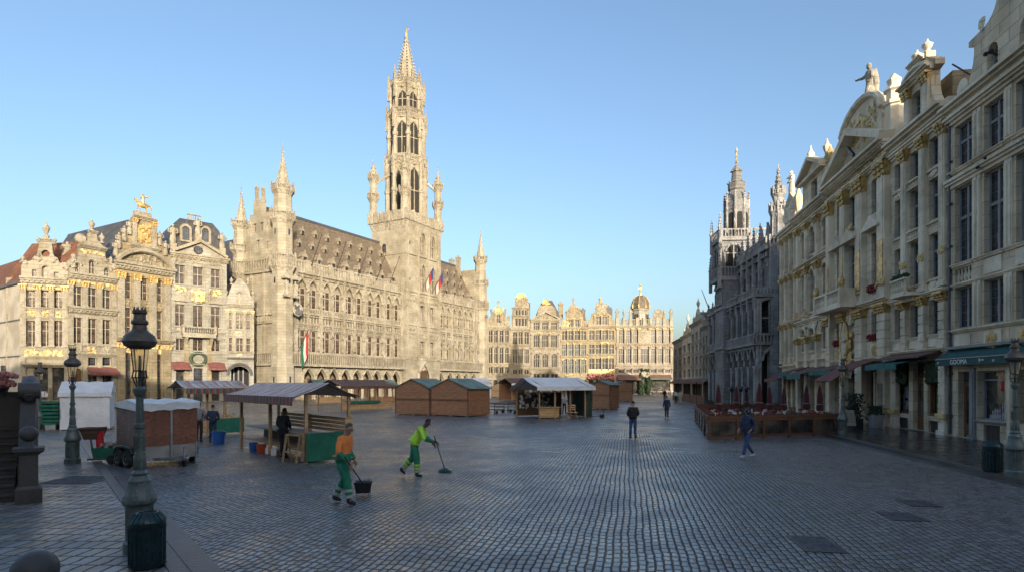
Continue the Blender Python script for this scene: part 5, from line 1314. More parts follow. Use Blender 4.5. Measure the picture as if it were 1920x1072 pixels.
def turret(H, x, y, r, z0, shafts, gal, zs, ztop, mat, carve, name='corner_turret', par=None):
    "octagonal turret: shafts [(z, r)...], galleries [(z0,z1,r)], spire from zs to ztop"
    m = MB(); prof = [(r, z0)]+[(q, z) for z, q in shafts]
    m.lathe(x, y, prof, 8, PI/8)
    o = m.build(name, M[mat], par or H.root)
    for a, b, q in gal:
        g_ = MB(); frustum_ring(g_, x, y, q, a, b, .42, 8, PI/8); g_.build('turret_gallery', M[carve], o)
    s_ = MB(); rs = shafts[-1][1]; crocket_spire(s_, x, y, rs*.92, zs, ztop-1.6, 8, PI/8, .55, .14)
    s_.tube([(x, y, ztop-1.7), (x, y, ztop)], .035, 4).ball(x, y, ztop-.7, .14, n=5, m=3)
    s_.build('turret_spire', M[carve], o)
    w_ = MB()
    for k in range(8):
        a = k*PI/4
        for (zz_, q) in [(z-1.8, p) for z, p in shafts if z-z0 > 3]:
            ap = q*math.cos(PI/8)+.02; ct, st = math.cos(a), math.sin(a); hw = .16
            p0 = (x+ap*ct+hw*st, y+ap*st-hw*ct); p1 = (x+ap*ct-hw*st, y+ap*st+hw*ct)
            if k % 2 == 0: w_.quad((*p0, zz_-.5), (*p1, zz_-.5), (*p1, zz_+.4), (*p0, zz_+.4))
    if w_.v: w_.build('turret_window', M['glassdark'], o)
    return o

H = House('town_hall', 'huge pale gothic town hall with a soaring openwork spire, arcades and a steep brown roof', 530, 88.8, 905, 138.6, 'hall', 'town hall', None, 50)
c4 = crop(540, 400, 3.155); c5 = crop(690, 380, 2.979)
def Z4(y): return H.z(654, c4(0, y)[1])
def U4(x): return H.u(c4(x, 0)[0])
def U5(x): return H.u(c5(x, 0)[0])
W = H.W
zbt, zbb = Z4(345), Z4(402)               # balustrade
zw = (Z4(592), Z4(488)); zl = (Z4(832), Z4(716)); zf = (Z4(682), Z4(628)); zg = (Z4(902), Z4(842)); za = Z4(922)
uT0, uT1 = H.u(754), H.u(818)
MK = dict(fm='mull', rec=.25, fr=.05, mw=.12, sill=False)
# ----- fronts of the two wings
def hall_bay(u, h):
    "a two light window set back in a deep pointed recess, a second one with a square head below"
    H.hole(arch(u-h-.1, u+h+.1, zw[0], zbb-1.0, 'point', 8)); H.wz(u-h, u+h, zw[0]+.02, zw[1], nv=1, hs=(.66,), cut=False, **dict(MK, rec=.34))
    H.hole(rect(u-h-.05, u+h+.05, zl[0], zl[1]+.35)); H.wz(u-h, u+h, zl[0]+.02, zl[1], nv=1, hs=(.7,), cut=False, **dict(MK, rec=.34))
upL = [(63,97),(130,163),(212,243),(275,304),(347,373),(402,430),(470,493),(517,545),(580,604),(627,651)]
ctr = [122,198,270,340,407,467,525,583,637]
upR = [405,438,470,500,532,562,592]
bays = []
for a, b in upL:
    ua, ub = U4(a), U4(b); bays.append((ua+ub)/2)
    hall_bay((ua+ub)/2, max(.92, (ub-ua)/2+.12))
for x in upR:
    u_ = U5(x+8); bays.append(u_)
    hall_bay(u_, .66)
MB().box(.3, uT0, .52, .56, zg[1], zbb-.5).box(uT1, W-.3, .52, .56, zg[1], zbb-.5).build('window_recess', M['hall'], H.root)
hw = .95
arcs = [(U4(x), 1.15) for x in ctr]+[(U5(x), 1.05) for x in (405,455,503,545,588,628)]
for u_, h_ in arcs: H.hole(arch(u_-h_, u_+h_, 0, za, 'point', 8))
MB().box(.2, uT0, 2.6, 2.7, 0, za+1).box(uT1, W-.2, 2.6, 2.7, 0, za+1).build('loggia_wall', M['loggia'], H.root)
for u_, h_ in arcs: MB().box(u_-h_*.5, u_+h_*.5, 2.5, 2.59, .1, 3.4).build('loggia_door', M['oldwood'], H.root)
H.front([(0, 0), (W, 0), (W, zbb), (0, zbb)], thick=.6, reveal=.55)
MB().box(0.01, uT0, .603, 11, zg[0]-.4, zbb).box(uT1, W-.01, .603, 11, zg[0]-.4, zbb).box(0.01, W-.01, 2.7, 11, 0, zg[0]-.4).build('wall', M['hall'], H.root)
MB().box(0.02, W-.02, .6, 2.7, zg[0]-.5, zg[0]-.42).build('loggia_ceiling', M['hall'], H.root)
# arcade mouldings and columns
for i, (u_, h_) in enumerate(arcs):
    if i in (0, 9): m = MB()
    m.tube([(x, -.1, z) for x, z in arch(u_-h_-.12, u_+h_+.12, 0, za+.2, 'point', 8)[2:]], .17, 5)
    for s_ in (-1, 1): m.lathe(u_+s_*(h_+.14), -.1, [(.3, 0), (.24, .5), (.2, 1.0), (.2, za-2.1), (.32, za-1.7)], 6)
    m.taper(u_, -.2, za+.15, za+.75, .16, .12, .03, .03)
    if i in (8, len(arcs)-1): m.build('arcade_trim', M['hallcarve'], H.root)
for u0, u1, nm in ((-.2, uT0, 0), (uT1, W+.1, 1)):
    m = MB(); m.box(u0, u1, -1.0, .02, zg[0]-.25, zg[0]); tracery(m, u0, u1, -.9, zg[0], zg[1], .42, .12, .12); m.box(u0, u1, -1.06, -.86, zg[1]-.1, zg[1]+.06)
    niche_row(m, u0+.2, u1-.2, -.25, za+.2, zg[0]-.28, int((u1-u0)/1.0), False)
    m.build('arcade_balcony', M['hallcarve'], H.root)
    m = MB()                                            # friezes
    m.box(u0, u1, -.3, .01, zf[0]-.1, zf[0]+.1); m.box(u0, u1, -.35, .012, zf[1]-.05, zf[1]+.16)
    niche_row(m, u0+.2, u1-.2, -.08, zf[0]+.12, zf[1]+.05, int((u1-u0)/.62))
    tracery(m, u0, u1, -.01, zf[1]+.15, zw[0]-.05, .36, .1, .12)
    tracery(m, u0, u1, -.012, zl[1]+.1, zf[0]-.12, .5, .1, .1)
    m.build('statue_frieze', M['hallcarve'], H.root)
    MB().box(u0+.1, u1-.1, -.03, .012, zf[0]+.1, zf[1]-.05).box(u0+.1, u1-.1, -.02, .013, zf[1]+.17, zw[0]-.1).box(u0+.1, u1-.1, -.02, .014, zl[1]+.5, zf[0]-.14).build('frieze_shade', M['nicheshade'], H.root)  # dark strips paint shade into the recesses behind figures and tracery
    MB().box(u0+.1, u1-.1, -.78, -.74, zg[0]+.02, zg[1]-.05).build('balcony_shade', M['nicheshade'], H.root)  # dark sheet with painted shade behind the balcony openwork
    m = MB(); m.box(u0, u1, -.5, .02, zbb-.35, zbb); m.box(u0, u1, -.3, .015, zbb-.8, zbb-.6)
    niche_row(m, u0, u1, -.25, zbb-.62, zbb-.32, int((u1-u0)/.5), False)
    n = int((u1-u0)/4.6)
    for k in range(n+1):
        u = u0+(u1-u0)*k/n; m.box(u-.4, u+.4, -.55, -.05, zbb, zbt+.2)
        if k < n:
            a, b = u+.4, u+(u1-u0)/n-.4; q = int((b-a)/.5)
            for i in range(q): c = a+(i+.5)*(b-a)/q; m.box(c-.15, c+.15, -.42, -.18, zbb, zbt-.2)
            m.box(a, b, -.48, -.12, zbt-.28, zbt)
    m.build('parapet', M['hallcarve'], H.root)
# blind pointed heads over the upper windows, shafts with figures between the bays
m2 = MB()
for i, u_ in enumerate(bays):
    if i in (0, 10): m = MB()
    h_ = .95 if i < 10 else .72
    p = arch(u_-h_, u_+h_, zw[0], zbb-1.0, 'point', 8)[2:]
    m.tube([(x, -.14, z) for x, z in p], .17, 5); m.taper(u_, -.2, zbb-1.0, zbb-.1, .2, .16, .04, .04)
    for q in (-.3, .3): m.tube([(u_+q+.26*math.cos(t*PI/4), .46, zw[1]+.45+.36*math.sin(t*PI/4)) for t in range(9)], .06, 4)
    if i in (9, len(bays)-1): m.build('window_trim', M['hallcarve'], H.root)
    for s_ in (-1, 1):
        for zz_, hh in ((zl[0]-.1, 2.6), (zw[0], 2.4)): niche_row(m2, u_+s_*(h_+.18)-.5, u_+s_*(h_+.18)+.5, -.12, zz_+.3, zz_+hh+.8, 1, True, 1.3)
m2.build('niche_figures', M['hallcarve'], H.root)['kind'] = 'stuff'
m = MB()
for i, (p, q) in enumerate(zip(bays, bays[1:])):
    if q-p > 6: continue
    u_ = (p+q)/2; big = i % 2 == 1
    m = MB(); pinnacle(m, u_, -.25, .42 if big else .26, zg[1], zbb-2.2 if not big else zbb-.6, zbb-1.0 if not big else zbt+.5); m.build('buttress_pinnacle', M['hallcarve'], H.root)
for u_ in (U4(38), uT0-.5, uT1+.5, W-3.4): m = MB(); pinnacle(m, u_, -.3, .5, zg[1], zbb-.6, zbt+.8); m.build('buttress_pinnacle', M['hallcarve'], H.root)
# ----- roofs with rows of little dormers
zr = H.back(640, 434, 5.6)[1]
def hall_roof(u0, u1):
    t0, t1 = .2, 5.8
    m = MB().add([(u0, t0, zbb), (u1, t0, zbb), (u1, t1, zr), (u0, t1, zr), (u1, 11, zbb), (u0, 11, zbb)], [(0,1,2,3),(3,2,4,5),(0,3,5),(1,4,2)])
    r = m.build('roof', M['hallroof'], H.root)
    MB().box(u0, u1, t1-.15, t1+.15, zr-.1, zr+.3).build('ridge', M['lead'], r)
    d = MB(); d.prism([(-.42, 0), (.42, 0), (.42, .7), (.62, .7), (0, 1.55), (-.62, .7), (-.42, .7)], -.35, 1.0); d.ball(0, -.3, 1.6, .16, n=5, m=3); dme = d.mesh('dormer', M['west'])
    pm = MB().box(-.28, .28, -.37, -.36, .05, .75).mesh('pane', M['void'])
    out = []
    for row, t in enumerate((1.35, 2.9, 4.3)):
        n = max(2, int((u1-u0)/(3.0 if row == 0 else 2.7)))
        for k in range(n):
            u = u0+(k+.5+(.25 if row % 2 else -.05))*(u1-u0)/n
            if u > u1-.8: continue
            z = zbb+(zr-zbb)*(t-t0)/(t1-t0); s_ = 1.15 if row == 0 else .8
            o = link('dormer', dme, H.root, (u, t-.15, z-.35)); o.scale = (s_, s_, s_)
            link('pane', pm, o)
hall_roof(.6, uT0); hall_roof(uT1, W-2.0)
fp = MB().tube([(0, -.3, 0), (0, -2.6, 4.6)], [.07, .045], 6).ball(0, -2.6, 4.65, .11, n=5, m=3).mesh('flagpole', M['copper'])
for x in (115, 262, 392, 500, 580): link('flagpole', fp, H.root, (U4(x+12), -.1, zbt-.6))
for x in (412, 470): link('flagpole', fp, H.root, (U5(x), -.1, zbt-.6))
# ----- left end wall with its stepped gable
holes = []
for t in (2.6, 5.6, 8.4):
    holes += [rect(t-.5, t+.5, zl[0], zl[1]), rect(t-.5, t+.5, zw[0], zw[1]+.2)]
for t, z in ((3.6, 23.2), (5.6, 23.6), (7.6, 23.2), (4.8, 26.2), (6.4, 26.2)): holes.append(rect(t-.38, t+.38, z, z+1.3))
steps = [(0, 20.5)]; t = 1.4; z = 22.0
left = []
for k in range(5): left += [(1.2+k*.82, 20.6+k*2.1), (1.2+k*.82, 22.7+k*2.1)]
right = [(11.2-p[0], p[1]) for p in reversed(left)]
m = MB().panel([(0, 0)]+[(0, zbb)]+left+right+[(11.2, zbb), (11.2, 0)], holes, 0, .6, .4)
gl = MB()
for h in holes: gl.box(h[0][0]-.02, h[1][0]+.02, .36, .4, h[0][1]-.02, h[2][1]+.02); m.box((h[0][0]+h[1][0])/2-.05, (h[0][0]+h[1][0])/2+.05, .2, .34, h[0][1], h[2][1])
for t_ in (1.0, 4.1, 7.0, 10.0): m.box(t_-.2, t_+.2, -.3, .02, zg[1], zbb-.5)
m.box(0, 11.2, -.4, .02, zbb-.4, zbb); tracery(m, .6, 11, -.35, zbb, zbt, .6, .16, .14); m.box(0, 11.2, -.3, .02, zf[0]-.1, zf[0]+.15); niche_row(m, .4, 11, -.1, zf[0]+.15, zf[1], 16); m.box(0, 11.2, -.5, .02, zg[0]-.2, zg[0]); tracery(m, .2, 11, -.4, zg[0], zg[1], .45, .12, .1)
for k in range(5):
    for p in (left[2*k+1], ): pass
for t_ in (2.05, 3.7, 7.5, 9.15): m.box(t_-.22, t_+.22, -.22, .02, 20.6, 24+ (4 if 3 < t_ < 8 else 0))
def turn(mb):
    mb.v = [(v[1], v[0], v[2]) for v in mb.v]; return mb
turn(m).build('gable_wall', M['hall'], H.root); turn(gl).build('pane', M['glassdark'], H.root)
for y_, z0, z1 in ((4.9, 30.0, 33.0), (6.4, 30.0, 33.4), (3.0, 26, 29.6)): H.chimney(.4, y_, z0, z1, .42)
MB().prism([(.8, zbb-1), (9, zbb-1), (4.8, 27.5)], 11.3, 30).build('roof', M['slate'], H.root); MB().box(.9, 9, 11.3, 30, 0, zbb-1).build('wall', M['hall'], H.root)
H.chimney(.9, 20, 20, H.back(437, 448, 20)[1], 1.2)
for u_, y_, z0, z1 in ((W-3.4, 6.5, 26, 31.8), (W-2.6, 5.2, 26, 32.4), (W-1.8, 4.0, 24, 29.0)): H.chimney(u_, y_, z0, z1, .9)
MB().prism([(W-2.2, zbb), (W, zbb), (W, zbb+6), (W-2.2, zbb+9)], .8, 10.5).build('gable_wall', M['hall'], H.root)
# ----- corner turrets
def ty(px, y, t=0): return H.back(px, y, t)[1]
tl = turret(H, .2, .2, 1.75, 0.0, [(zg[0]-.5, 1.75), (zg[0], 1.6), (zbb-.2, 1.6), (zbb, 1.55), (27.2, 1.5), (31.6, 1.3)], [(zbb, zbt+.2, 1.6), (27.2, 28.3, 1.5), (31.6, 32.5, 1.32)], 31.7, 39.2, 'hall', 'hallcarve')
mm = MB(); niche_row(mm, -1.2, -.2, -1.5, 15.5, 19.2, 1, True, 2.2); niche_row(mm, .6, 1.6, -1.35, 15.5, 19.2, 1, True, 2.2); mm.build('niche_figures', M['hallcarve'], tl)
ck = MB().lathe(0, 0, [(.95, -.08), (1.0, 0), (.85, .06)], 18).build('rose_medallion', M['hallcarve'], H.root, loc=(U4(27)-.35, -1.62, H.z(549, 582))); ck.rotation_euler = (PI/2, 0, 0)
MB().relief(-.6, .6, 0, -.6, .6, 30, .2, H.rnd, .5).build('rose_tracery', M['bluestone'], ck, loc=(0, 0, .08)).rotation_euler = (PI/2, 0, 0)
turret(H, .2, 9.9, 1.3, 0.0, [(zbb, 1.3), (23.5, 1.25), (27.5, 1.1)], [(zbb, zbt+.1, 1.3), (23.6, 24.5, 1.25), (27.5, 28.3, 1.1)], 27.6, 34.5, 'hall', 'hallcarve')
turret(H, W-.6, .2, 1.6, 0.0, [(zbb, 1.6), (26.2, 1.45), (31.4, 1.2)], [(zbb, zbt+.1, 1.55), (25.6, 26.7, 1.45), (31.2, 32.2, 1.2)], 31.5, 39.0, 'hall', 'hallcarve')
# ----- the tower
T = MB(); tu = (uT0+uT1)/2; tw = (uT1-uT0)/2; td = 7.7; zt = 34.0
uw = lambda x: H.u(c5(x, 0)[0])
th = []; tz = lambda y: H.z(790, c5(0, y)[1])
lan = [(uw(275), uw(297)), (uw(330), uw(352))]
for a, b in lan:
    for z0, z1 in ((tz(302), tz(175)), (tz(500), tz(350))): th.append(arch(a-.1, b+.1, z0, z1, 'point', 8))
    for z0, z1 in ((tz(662), tz(580)), (tz(850), tz(775))): th.append(rect(a-.05, b+.05, z0, z1))
pa = arch(uw(262)-.2, uw(326)+.2, 0, tz(888), 'point', 10); th.append(pa)
T.panel([(uT0, 0), (uT1, 0), (uT1, zt), (uT0, zt)], th, -.9, .7, .5)
T.box(uT0+.01, uT1-.01, -.2, td, zg[1], zt)
tower = T.build('tower', M['hall'], H.root)
gl = MB()
for h in th[:-1]: gl.add([(p[0], -.45, p[1]) for p in h], [tuple(range(len(h)))])
gl.build('pane', M['glass'], tower)
m = MB()
for h in th[:-1]:
    x = (min(p[0] for p in h)+max(p[0] for p in h))/2; z0 = min(p[1] for p in h); z1 = max(p[1] for p in h)
    m.box(x-.09, x+.09, -.75, -.46, z0, z1-.3); m.box(min(p[0] for p in h), max(p[0] for p in h), -.72, -.47, z0+(z1-z0)*.5-.1, z0+(z1-z0)*.5+.1)
    if len(h) > 4: m.tube([(p[0], -1.0, p[1]) for p in h[2:]], .14, 5)
m.tube([(p[0], -1.05, p[1]) for p in pa[2:]], .3, 6); m.tube([(p[0]*.9+tu*.1, -.95, p[1]*.97) for p in pa[2:]], .18, 6)
for z_ in (tz(302)-.5, tz(500)-.5, tz(662)-1.2, tz(775)+1.2): m.box(uT0-.1, uT1+.1, -1.15, -.88, z_, z_+.28)
for z_ in (tz(302)-.5, tz(500)-.5): m.box(uT0-.12, uT0, -.9, td, z_, z_+.28)
niche_row(m, uT0+.8, uT1-.8, -.95, tz(760), tz(700), 9); niche_row(m, uT0+.8, uT1-.8, -.95, tz(560), tz(520), 9); niche_row(m, uT0+1.2, uT1-1.2, -1.0, tz(880), tz(855), 7)
for u_ in (uT0+.35, uw(255), uw(313), uw(368), uT1-.35):
    m.box(u_-.22, u_+.22, -1.25, -.88, zg[1], tz(130)); pinnacle(m, u_, -1.2, .36, tz(560), tz(450), tz(400))
m.build('tower_trim', M['hallcarve'], tower)
MB().box(uw(266), uw(322), -.4, -.3, 0, tz(960)+1).build('portal_door', M['oldwood'], tower)
MB().relief(uw(268), uw(320), -.4, tz(960)+1, tz(900), 40, .25, H.rnd).build('portal_carving', M['hallcarve'], tower)
m = MB()
for y_, z_ in ((4.5, tz(275)), ): m.add([(uT0-.02, p[0], p[1]) for p in arch(y_-.5, y_+.5, z_-.9, z_+.9, 'round')], [tuple(range(len(arch(0, 1, 0, 1, 'round'))))])
for q in (.15, .75): m.box(uT0+q+.3, uT0+q+.6, -.93, -.9, tz(262), tz(245)); m.box(uT0+q+.3, uT0+q+.6, -.93, -.9, tz(455), tz(440))
m.build('small_window', M['glassdark'], tower)
# square gallery
m = MB(); e = .4
m.add([(uT0, -.9, zt-1.6), (uT1, -.9, zt-1.6), (uT1, td, zt-1.6), (uT0, td, zt-1.6), (uT0-e, -.9-e, zt), (uT1+e, -.9-e, zt), (uT1+e, td+e, zt), (uT0-e, td+e, zt)], [(0,1,5,4),(1,2,6,5),(2,3,7,6),(3,0,4,7),(4,5,6,7)])
cs = [(uT0-e, -.9-e), (uT1+e, -.9-e), (uT1+e, td+e), (uT0-e, td+e)]
for k in range(4):
    a, b = cs[k], cs[(k+1) % 4]; n = 22
    m.bar((*a, zt+.12), (*b, zt+.12), .3, .25); m.bar((*a, zt+1.75), (*b, zt+1.75), .3, .22)
    for i in range(n):
        t = i/n; x, y = a[0]+(b[0]-a[0])*t, a[1]+(b[1]-a[1])*t; w_ = .14 if i % 4 else .26; m.box(x-w_, x+w_, y-w_, y+w_, zt+.1, zt+1.7+(0 if i % 4 else .4))
m.build('tower_gallery', M['hallcarve'], tower)
# octagon
ox, oy = tu, td/2-.4
zs = [zt, 47.0, 56.3, 62.4]; rs = [3.45, 3.2, 2.85]
m = MB()
for (a, b), r in zip(zip(zs, zs[1:]), rs): m.lathe(ox, oy, [(r, a), (r, b)], 8)
oc = m.build('octagon', M['hall'], tower)
tr = MB()
for k in range(3):
    a, b, r = zs[k], zs[k+1], rs[k]
    for q in range(8):
        an = 2*PI*q/8; x, y = ox+(r+.28)*math.cos(an), oy+(r+.28)*math.sin(an)
        tr.lathe(x, y, [(.55-.08*k, a), (.5-.08*k, (a+b)/2), (.66-.08*k, (a+b)/2+.15), (.66-.08*k, (a+b)/2+.75), (.46-.08*k, (a+b)/2+.8), (.46-.08*k, b-.4), (.62-.08*k, b-.2), (.62-.08*k, b+.5)], 6)
        if k < 3: pinnacle(tr, ox+(r+.75)*math.cos(an), oy+(r+.75)*math.sin(an), .36, b-3.0, b+.3, b+2.4, .4)
        fa = an+PI/8; ap = r*math.cos(PI/8); cx_, cy_ = ox+ap*math.cos(fa), oy+ap*math.sin(fa)
        tx, ty_ = -math.sin(fa), math.cos(fa)
        wd = r*.30; z0, z1 = a+(1.2 if k else 2.4), b-1.6
        pts = arch(-wd, wd, z0, z1, 'point', 8)
        tr.tube([(cx_+tx*p[0]*1.2+.08*math.cos(fa), cy_+ty_*p[0]*1.2+.08*math.sin(fa), p[1]+.12) for p in pts[2:]], .16, 5)
        for p in (-wd*.0,): tr.tube([(cx_+tx*p+.1*math.cos(fa), cy_+ty_*p+.1*math.sin(fa), z0), (cx_+tx*p+.1*math.cos(fa), cy_+ty_*p+.1*math.sin(fa), z1-.3)], .1, 4)
        zm = (z0+z1)/2; tr.tube([(cx_-tx*wd+.09*math.cos(fa), cy_-ty_*wd+.09*math.sin(fa), zm), (cx_+tx*wd+.09*math.cos(fa), cy_+ty_*wd+.09*math.sin(fa), zm)], .1, 4)
        tr.ball(cx_+.2*math.cos(fa), cy_+.2*math.sin(fa), z1+.9, .3, n=5, m=3)
    frustum_ring(tr, ox, oy, r+.1, b-.1, b+1.0, .5, 8)
tr.build('octagon_trim', M['hallcarve'], tower)
wn = MB()
for k in range(3):
    a, b, r = zs[k], zs[k+1], rs[k]; wd = r*.30; z0, z1 = a+(1.2 if k else 2.4), b-1.6
    for q in range(8):
        fa = 2*PI*q/8+PI/8; ap = r*math.cos(PI/8)+.03; tx, ty_ = -math.sin(fa), math.cos(fa)
        pts = arch(-wd, wd, z0, z1, 'point', 8)
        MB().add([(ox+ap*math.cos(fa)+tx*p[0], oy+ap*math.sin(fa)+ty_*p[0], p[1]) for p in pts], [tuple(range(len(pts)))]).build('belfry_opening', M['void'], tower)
sp = MB(); sp.lathe(ox, oy, [(2.5, 62.6), (1.9, 64.6), (.42, 71.6), (.62, 71.9), (.3, 72.4), (.45, 72.8), (.15, 73.4)], 8)
for q in range(8):
    an = 2*PI*q/8
    for i in range(13):
        t = i/13; r = (2.45-2.0*t); z = 62.9+8.7*t; sp.ball(ox+(r+.12)*math.cos(an), oy+(r+.12)*math.sin(an), z+.2, .24-.08*t, n=4, m=3)
    pinnacle(sp, ox+2.65*math.cos(an+PI/8), oy+2.65*math.sin(an+PI/8), .34, 62.6, 64.2, 66.6, .4)
sp.build('spire', M['hallcarve'], tower)
MB().lathe(ox, oy, [(.25, 73.2), (.3, 73.7), (.18, 74.3), (.06, 74.5)], 6).tube([(ox, oy, 74.3), (ox+.5, oy-.2, 74.9)], .07, 5).ball(ox, oy, 74.6, .17).build('spire_statue', M['gold'], tower)
for x, y in ((uT0+.1, -.5), (uT1-.1, -.5), (uT0+.1, td-.3), (uT1-.1, td-.3)):
    t_ = MB(); t_.lathe(x, y, [(.8, zt), (.75, 39.5), (.7, 43.0), (.65, 43.2)], 8, PI/8); frustum_ring(t_, x, y, .82, 39.2, 40.1, .34, 8, PI/8); frustum_ring(t_, x, y, .75, 43.0, 43.8, .34, 8, PI/8)
    t_.lathe(x, y, [(.7, 43), (.75, 44.4), (.35, 45.0), (.5, 45.3), (.2, 45.9), (.04, 47.2)], 8, PI/8); 
    for q in range(8): t_.ball(x+.75*math.cos(q*PI/4), y+.75*math.sin(q*PI/4), 44.5, .16, n=4, m=3)
    t_.tube([(x, y, 47), (x, y, 48.2)], .04, 4)
    t_.build('corner_pinnacle', M['hallcarve'], tower)
fb = MB()
for x, y in ((uT0+.1, -.5), (uT1-.1, -.5), (uT0+.1, td-.3), (uT1-.1, td-.3)):
    d = Vector((ox-x, oy-y)).normalized(); fb.bar((x+d.x*.6, y+d.y*.6, 42.5), (ox-d.x*3.4, oy-d.y*3.4, 44.5), .3, .45)
fb.build('flying_buttress', M['hallcarve'], tower)
HALL = H

# flags
def flag(label, u, z, dy, cols, drop, par):
    p = par.root.matrix_basis @ Vector((u, -1.0, z))
    t = thing('flag', label, 'flag', p, par.ang)
    MB().tube([(0, .1, 0), (0, -dy, dy*1.5)], .05, 6).build('flagpole', M['copper'], t)
    n = 5
    for k, c in enumerate(cols):
        m = MB(); vs = []; fs = []
        for i in range(7):
            for s_ in (0, 1):
                f = (k+s_)/len(cols)
                a = Vector((0, -dy*.95, dy*1.42)); b = Vector((0, -.25*dy, dy*.35))
                top = a.lerp(b, f); q = i/6
                vs.append((top.x+.16*math.sin(q*5+f*3)+q*.15, top.y+.12*math.sin(q*4+f*4), top.z-drop*q))
        fs = [(2*i, 2*i+1, 2*i+3, 2*i+2) for i in range(6)]
        m.add(vs, fs).build('flag_cloth', M[c], t)
    return t
bpy.context.view_layer.update()
flag('green, white and red flag on the town hall below the round stone medallion', U4(35), zg[1]+.2, 2.2, ['flagred', 'flagwhite', 'flaggreen'], 3.4, H)
flag('dark blue and red flag on the tower, the one nearer the steep roof', uw(290), tz(470), 2.4, ['flagblue', 'flagred', 'flagwhite'], 1.8, H)
flag('dark blue and red flag on the tower, the one nearer the right hand wing', uw(345), tz(480), 2.4, ['flagblue', 'flagred', 'flagwhite'], 1.8, H)

# ---------------------------------------------------------------- dark gothic house on the right
H = House('gothic_house', 'dark grey gothic house with an arcaded gallery, an octagonal clock tower and spiky turrets', 1332, 74, 1418, 57, 'king', 'gothic house', None, 60)
W = H.W; nb = 9; bw = W/nb
Zk = dict(g0=6.5, g1=7.4, u1=10.8, b0=11.15, b1=11.8)
holes = []
for k in range(nb):
    a, b = bw*(k+.14), bw*(k+.86)
    H.hole(arch(a, b, 0, 6.05, 'point', 8)); H.hole(arch(a+.15, b-.15, 7.55, 10.7, 'seg', 8))
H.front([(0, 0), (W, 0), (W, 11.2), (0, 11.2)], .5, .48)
ent = MB(); cl = MB()
for k in range(nb+1):
    u = bw*k; cl.lathe(u, -.12, [(.28, 0), (.22, .4), (.17, .6), (.17, 3.9), (.28, 4.3)], 6)
    cl.lathe(u, -.1, [(.2, 7.4), (.14, 7.7), (.14, 9.6), (.22, 9.9)], 6); pinnacle(cl, u, -.2, .26, 9.8, 11.3, 12.6, .3)
    if k < nb: cl.tube([(x, -.08, z) for x, z in arch(bw*(k+.1), bw*(k+.9), 0, 6.2, 'point', 8)[2:]], .1, 5); cl.box(bw*(k+.5)-.06, bw*(k+.5)+.06, .1, .3, 7.5, 10.6)
for z0, z1 in ((6.45, 7.4), (11.1, 11.85)):
    cl.box(-.2, W+.2, -.35, .02, z0-.12, z0); tracery(cl, -.2, W+.2, -.25, z0, z1, .3, .1, .12); niche_row(cl, 0, W, -.1, z0-.45, z0-.1, nb*3, False)
cl.build('gallery_trim', M['kingcarve'], H.root)
MB().box(0, W, 1.9, 2.0, 0, 6.3).build('arcade_wall', M['paleview'], H.root); MB().box(0, W, 1.5, 1.6, 7, 11).build('gallery_wall', M['glassdark'], H.root)
MB().box(bw*7.95, bw*8.75, 1.8, 1.88, .1, 5.2).build('red_banner', M['redpanel'], H.root)
d = MB()
for k in range(nb): d.box(bw*(k+.3), bw*(k+.7), 1.82, 1.89, .1, 4.2 if k not in (8,) else .2)
d.build('arcade_window', M['glassdark'], H.root)
MB().box(0, W, .5, 12, 6.6, 6.75).box(0, W, .5, 1.9, 11.0, 11.15).build('gallery_floor', M['king'], H.root)
# end face toward the viewer
EW = 4.4
hs_ = [arch(.55, 2.15, 0, 6.1, 'point', 8), arch(.5, 2.1, 7.5, 10.8, 'seg', 8)]
m = MB().panel([(0, 0), (EW, 0), (EW, 11.2), (0, 11.2)], hs_, 0, .5, .5)
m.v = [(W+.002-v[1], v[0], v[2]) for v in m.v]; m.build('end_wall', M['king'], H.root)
m = MB()
for h in hs_: m.tube([(p[0], -.08, p[1]) for p in h[2:]], .16, 5)
for z0, z1 in ((6.45, 7.4), (11.1, 11.85)): m.box(-.2, EW, -.35, .02, z0-.12, z0); tracery(m, -.1, EW, -.25, z0, z1, .34, .12, .14)
for q in (.1, .35, 2.45, 2.75, 3.3): m.lathe(q, -.1, [(.18, 0), (.14, .5), (.14, 4.4), (.2, 4.8), (.14, 5), (.14, 10.4), (.22, 10.8)], 6)
m.box(1.25, 1.38, .1, .3, 7.5, 10.5); m.box(.55, 2.1, .12, .28, 8.9, 9.02)
m.v = [(W-v[1], v[0], v[2]) for v in m.v]; m.build('end_trim', M['kingcarve'], H.root)
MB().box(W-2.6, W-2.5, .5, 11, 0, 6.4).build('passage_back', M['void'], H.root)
# upper storey set back
m = MB().box(0, W-.3, 1.3, 13, 11, 16.0); m.build('wall', M['king'], H.root)
m = MB()
for k in range(nb):
    c = bw*(k+.5); MB().add([(p[0], 1.27, p[1]) for p in arch(c-.45, c+.45, 12.3, 14.6, 'point', 8)], [tuple(range(len(arch(0, 1, 0, 1, 'point', 8))))]).build('window', M['glassdark'], H.root)
    m.tube([(p[0], 1.2, p[1]) for p in arch(c-.55, c+.55, 12.2, 14.8, 'point', 8)[2:]], .1, 5); m.box(c-.05, c+.05, 1.15, 1.3, 12.3, 14.3)
    pinnacle(m, bw*k, 1.0, .34, 11.9, 16.4, 18.6, .35)
    m.prism([(c-.5, 16.6), (c+.5, 16.6), (c, 18.2)], 1.3, 1.6); m.ball(c, 1.4, 18.3, .16, n=5, m=3)
m.box(-.1, W, .85, 1.32, 15.6, 16.0); tracery(m, 0, W, 1.0, 16, 16.8, .32, .1, .14); niche_row(m, 0, W, 1.1, 14.9, 15.6, nb*3, False)
m.build('upper_trim', M['kingcarve'], H.root)
H.roof_long(16, 19.6, 13, 'slate', 0, W, 1.6)
m = MB()
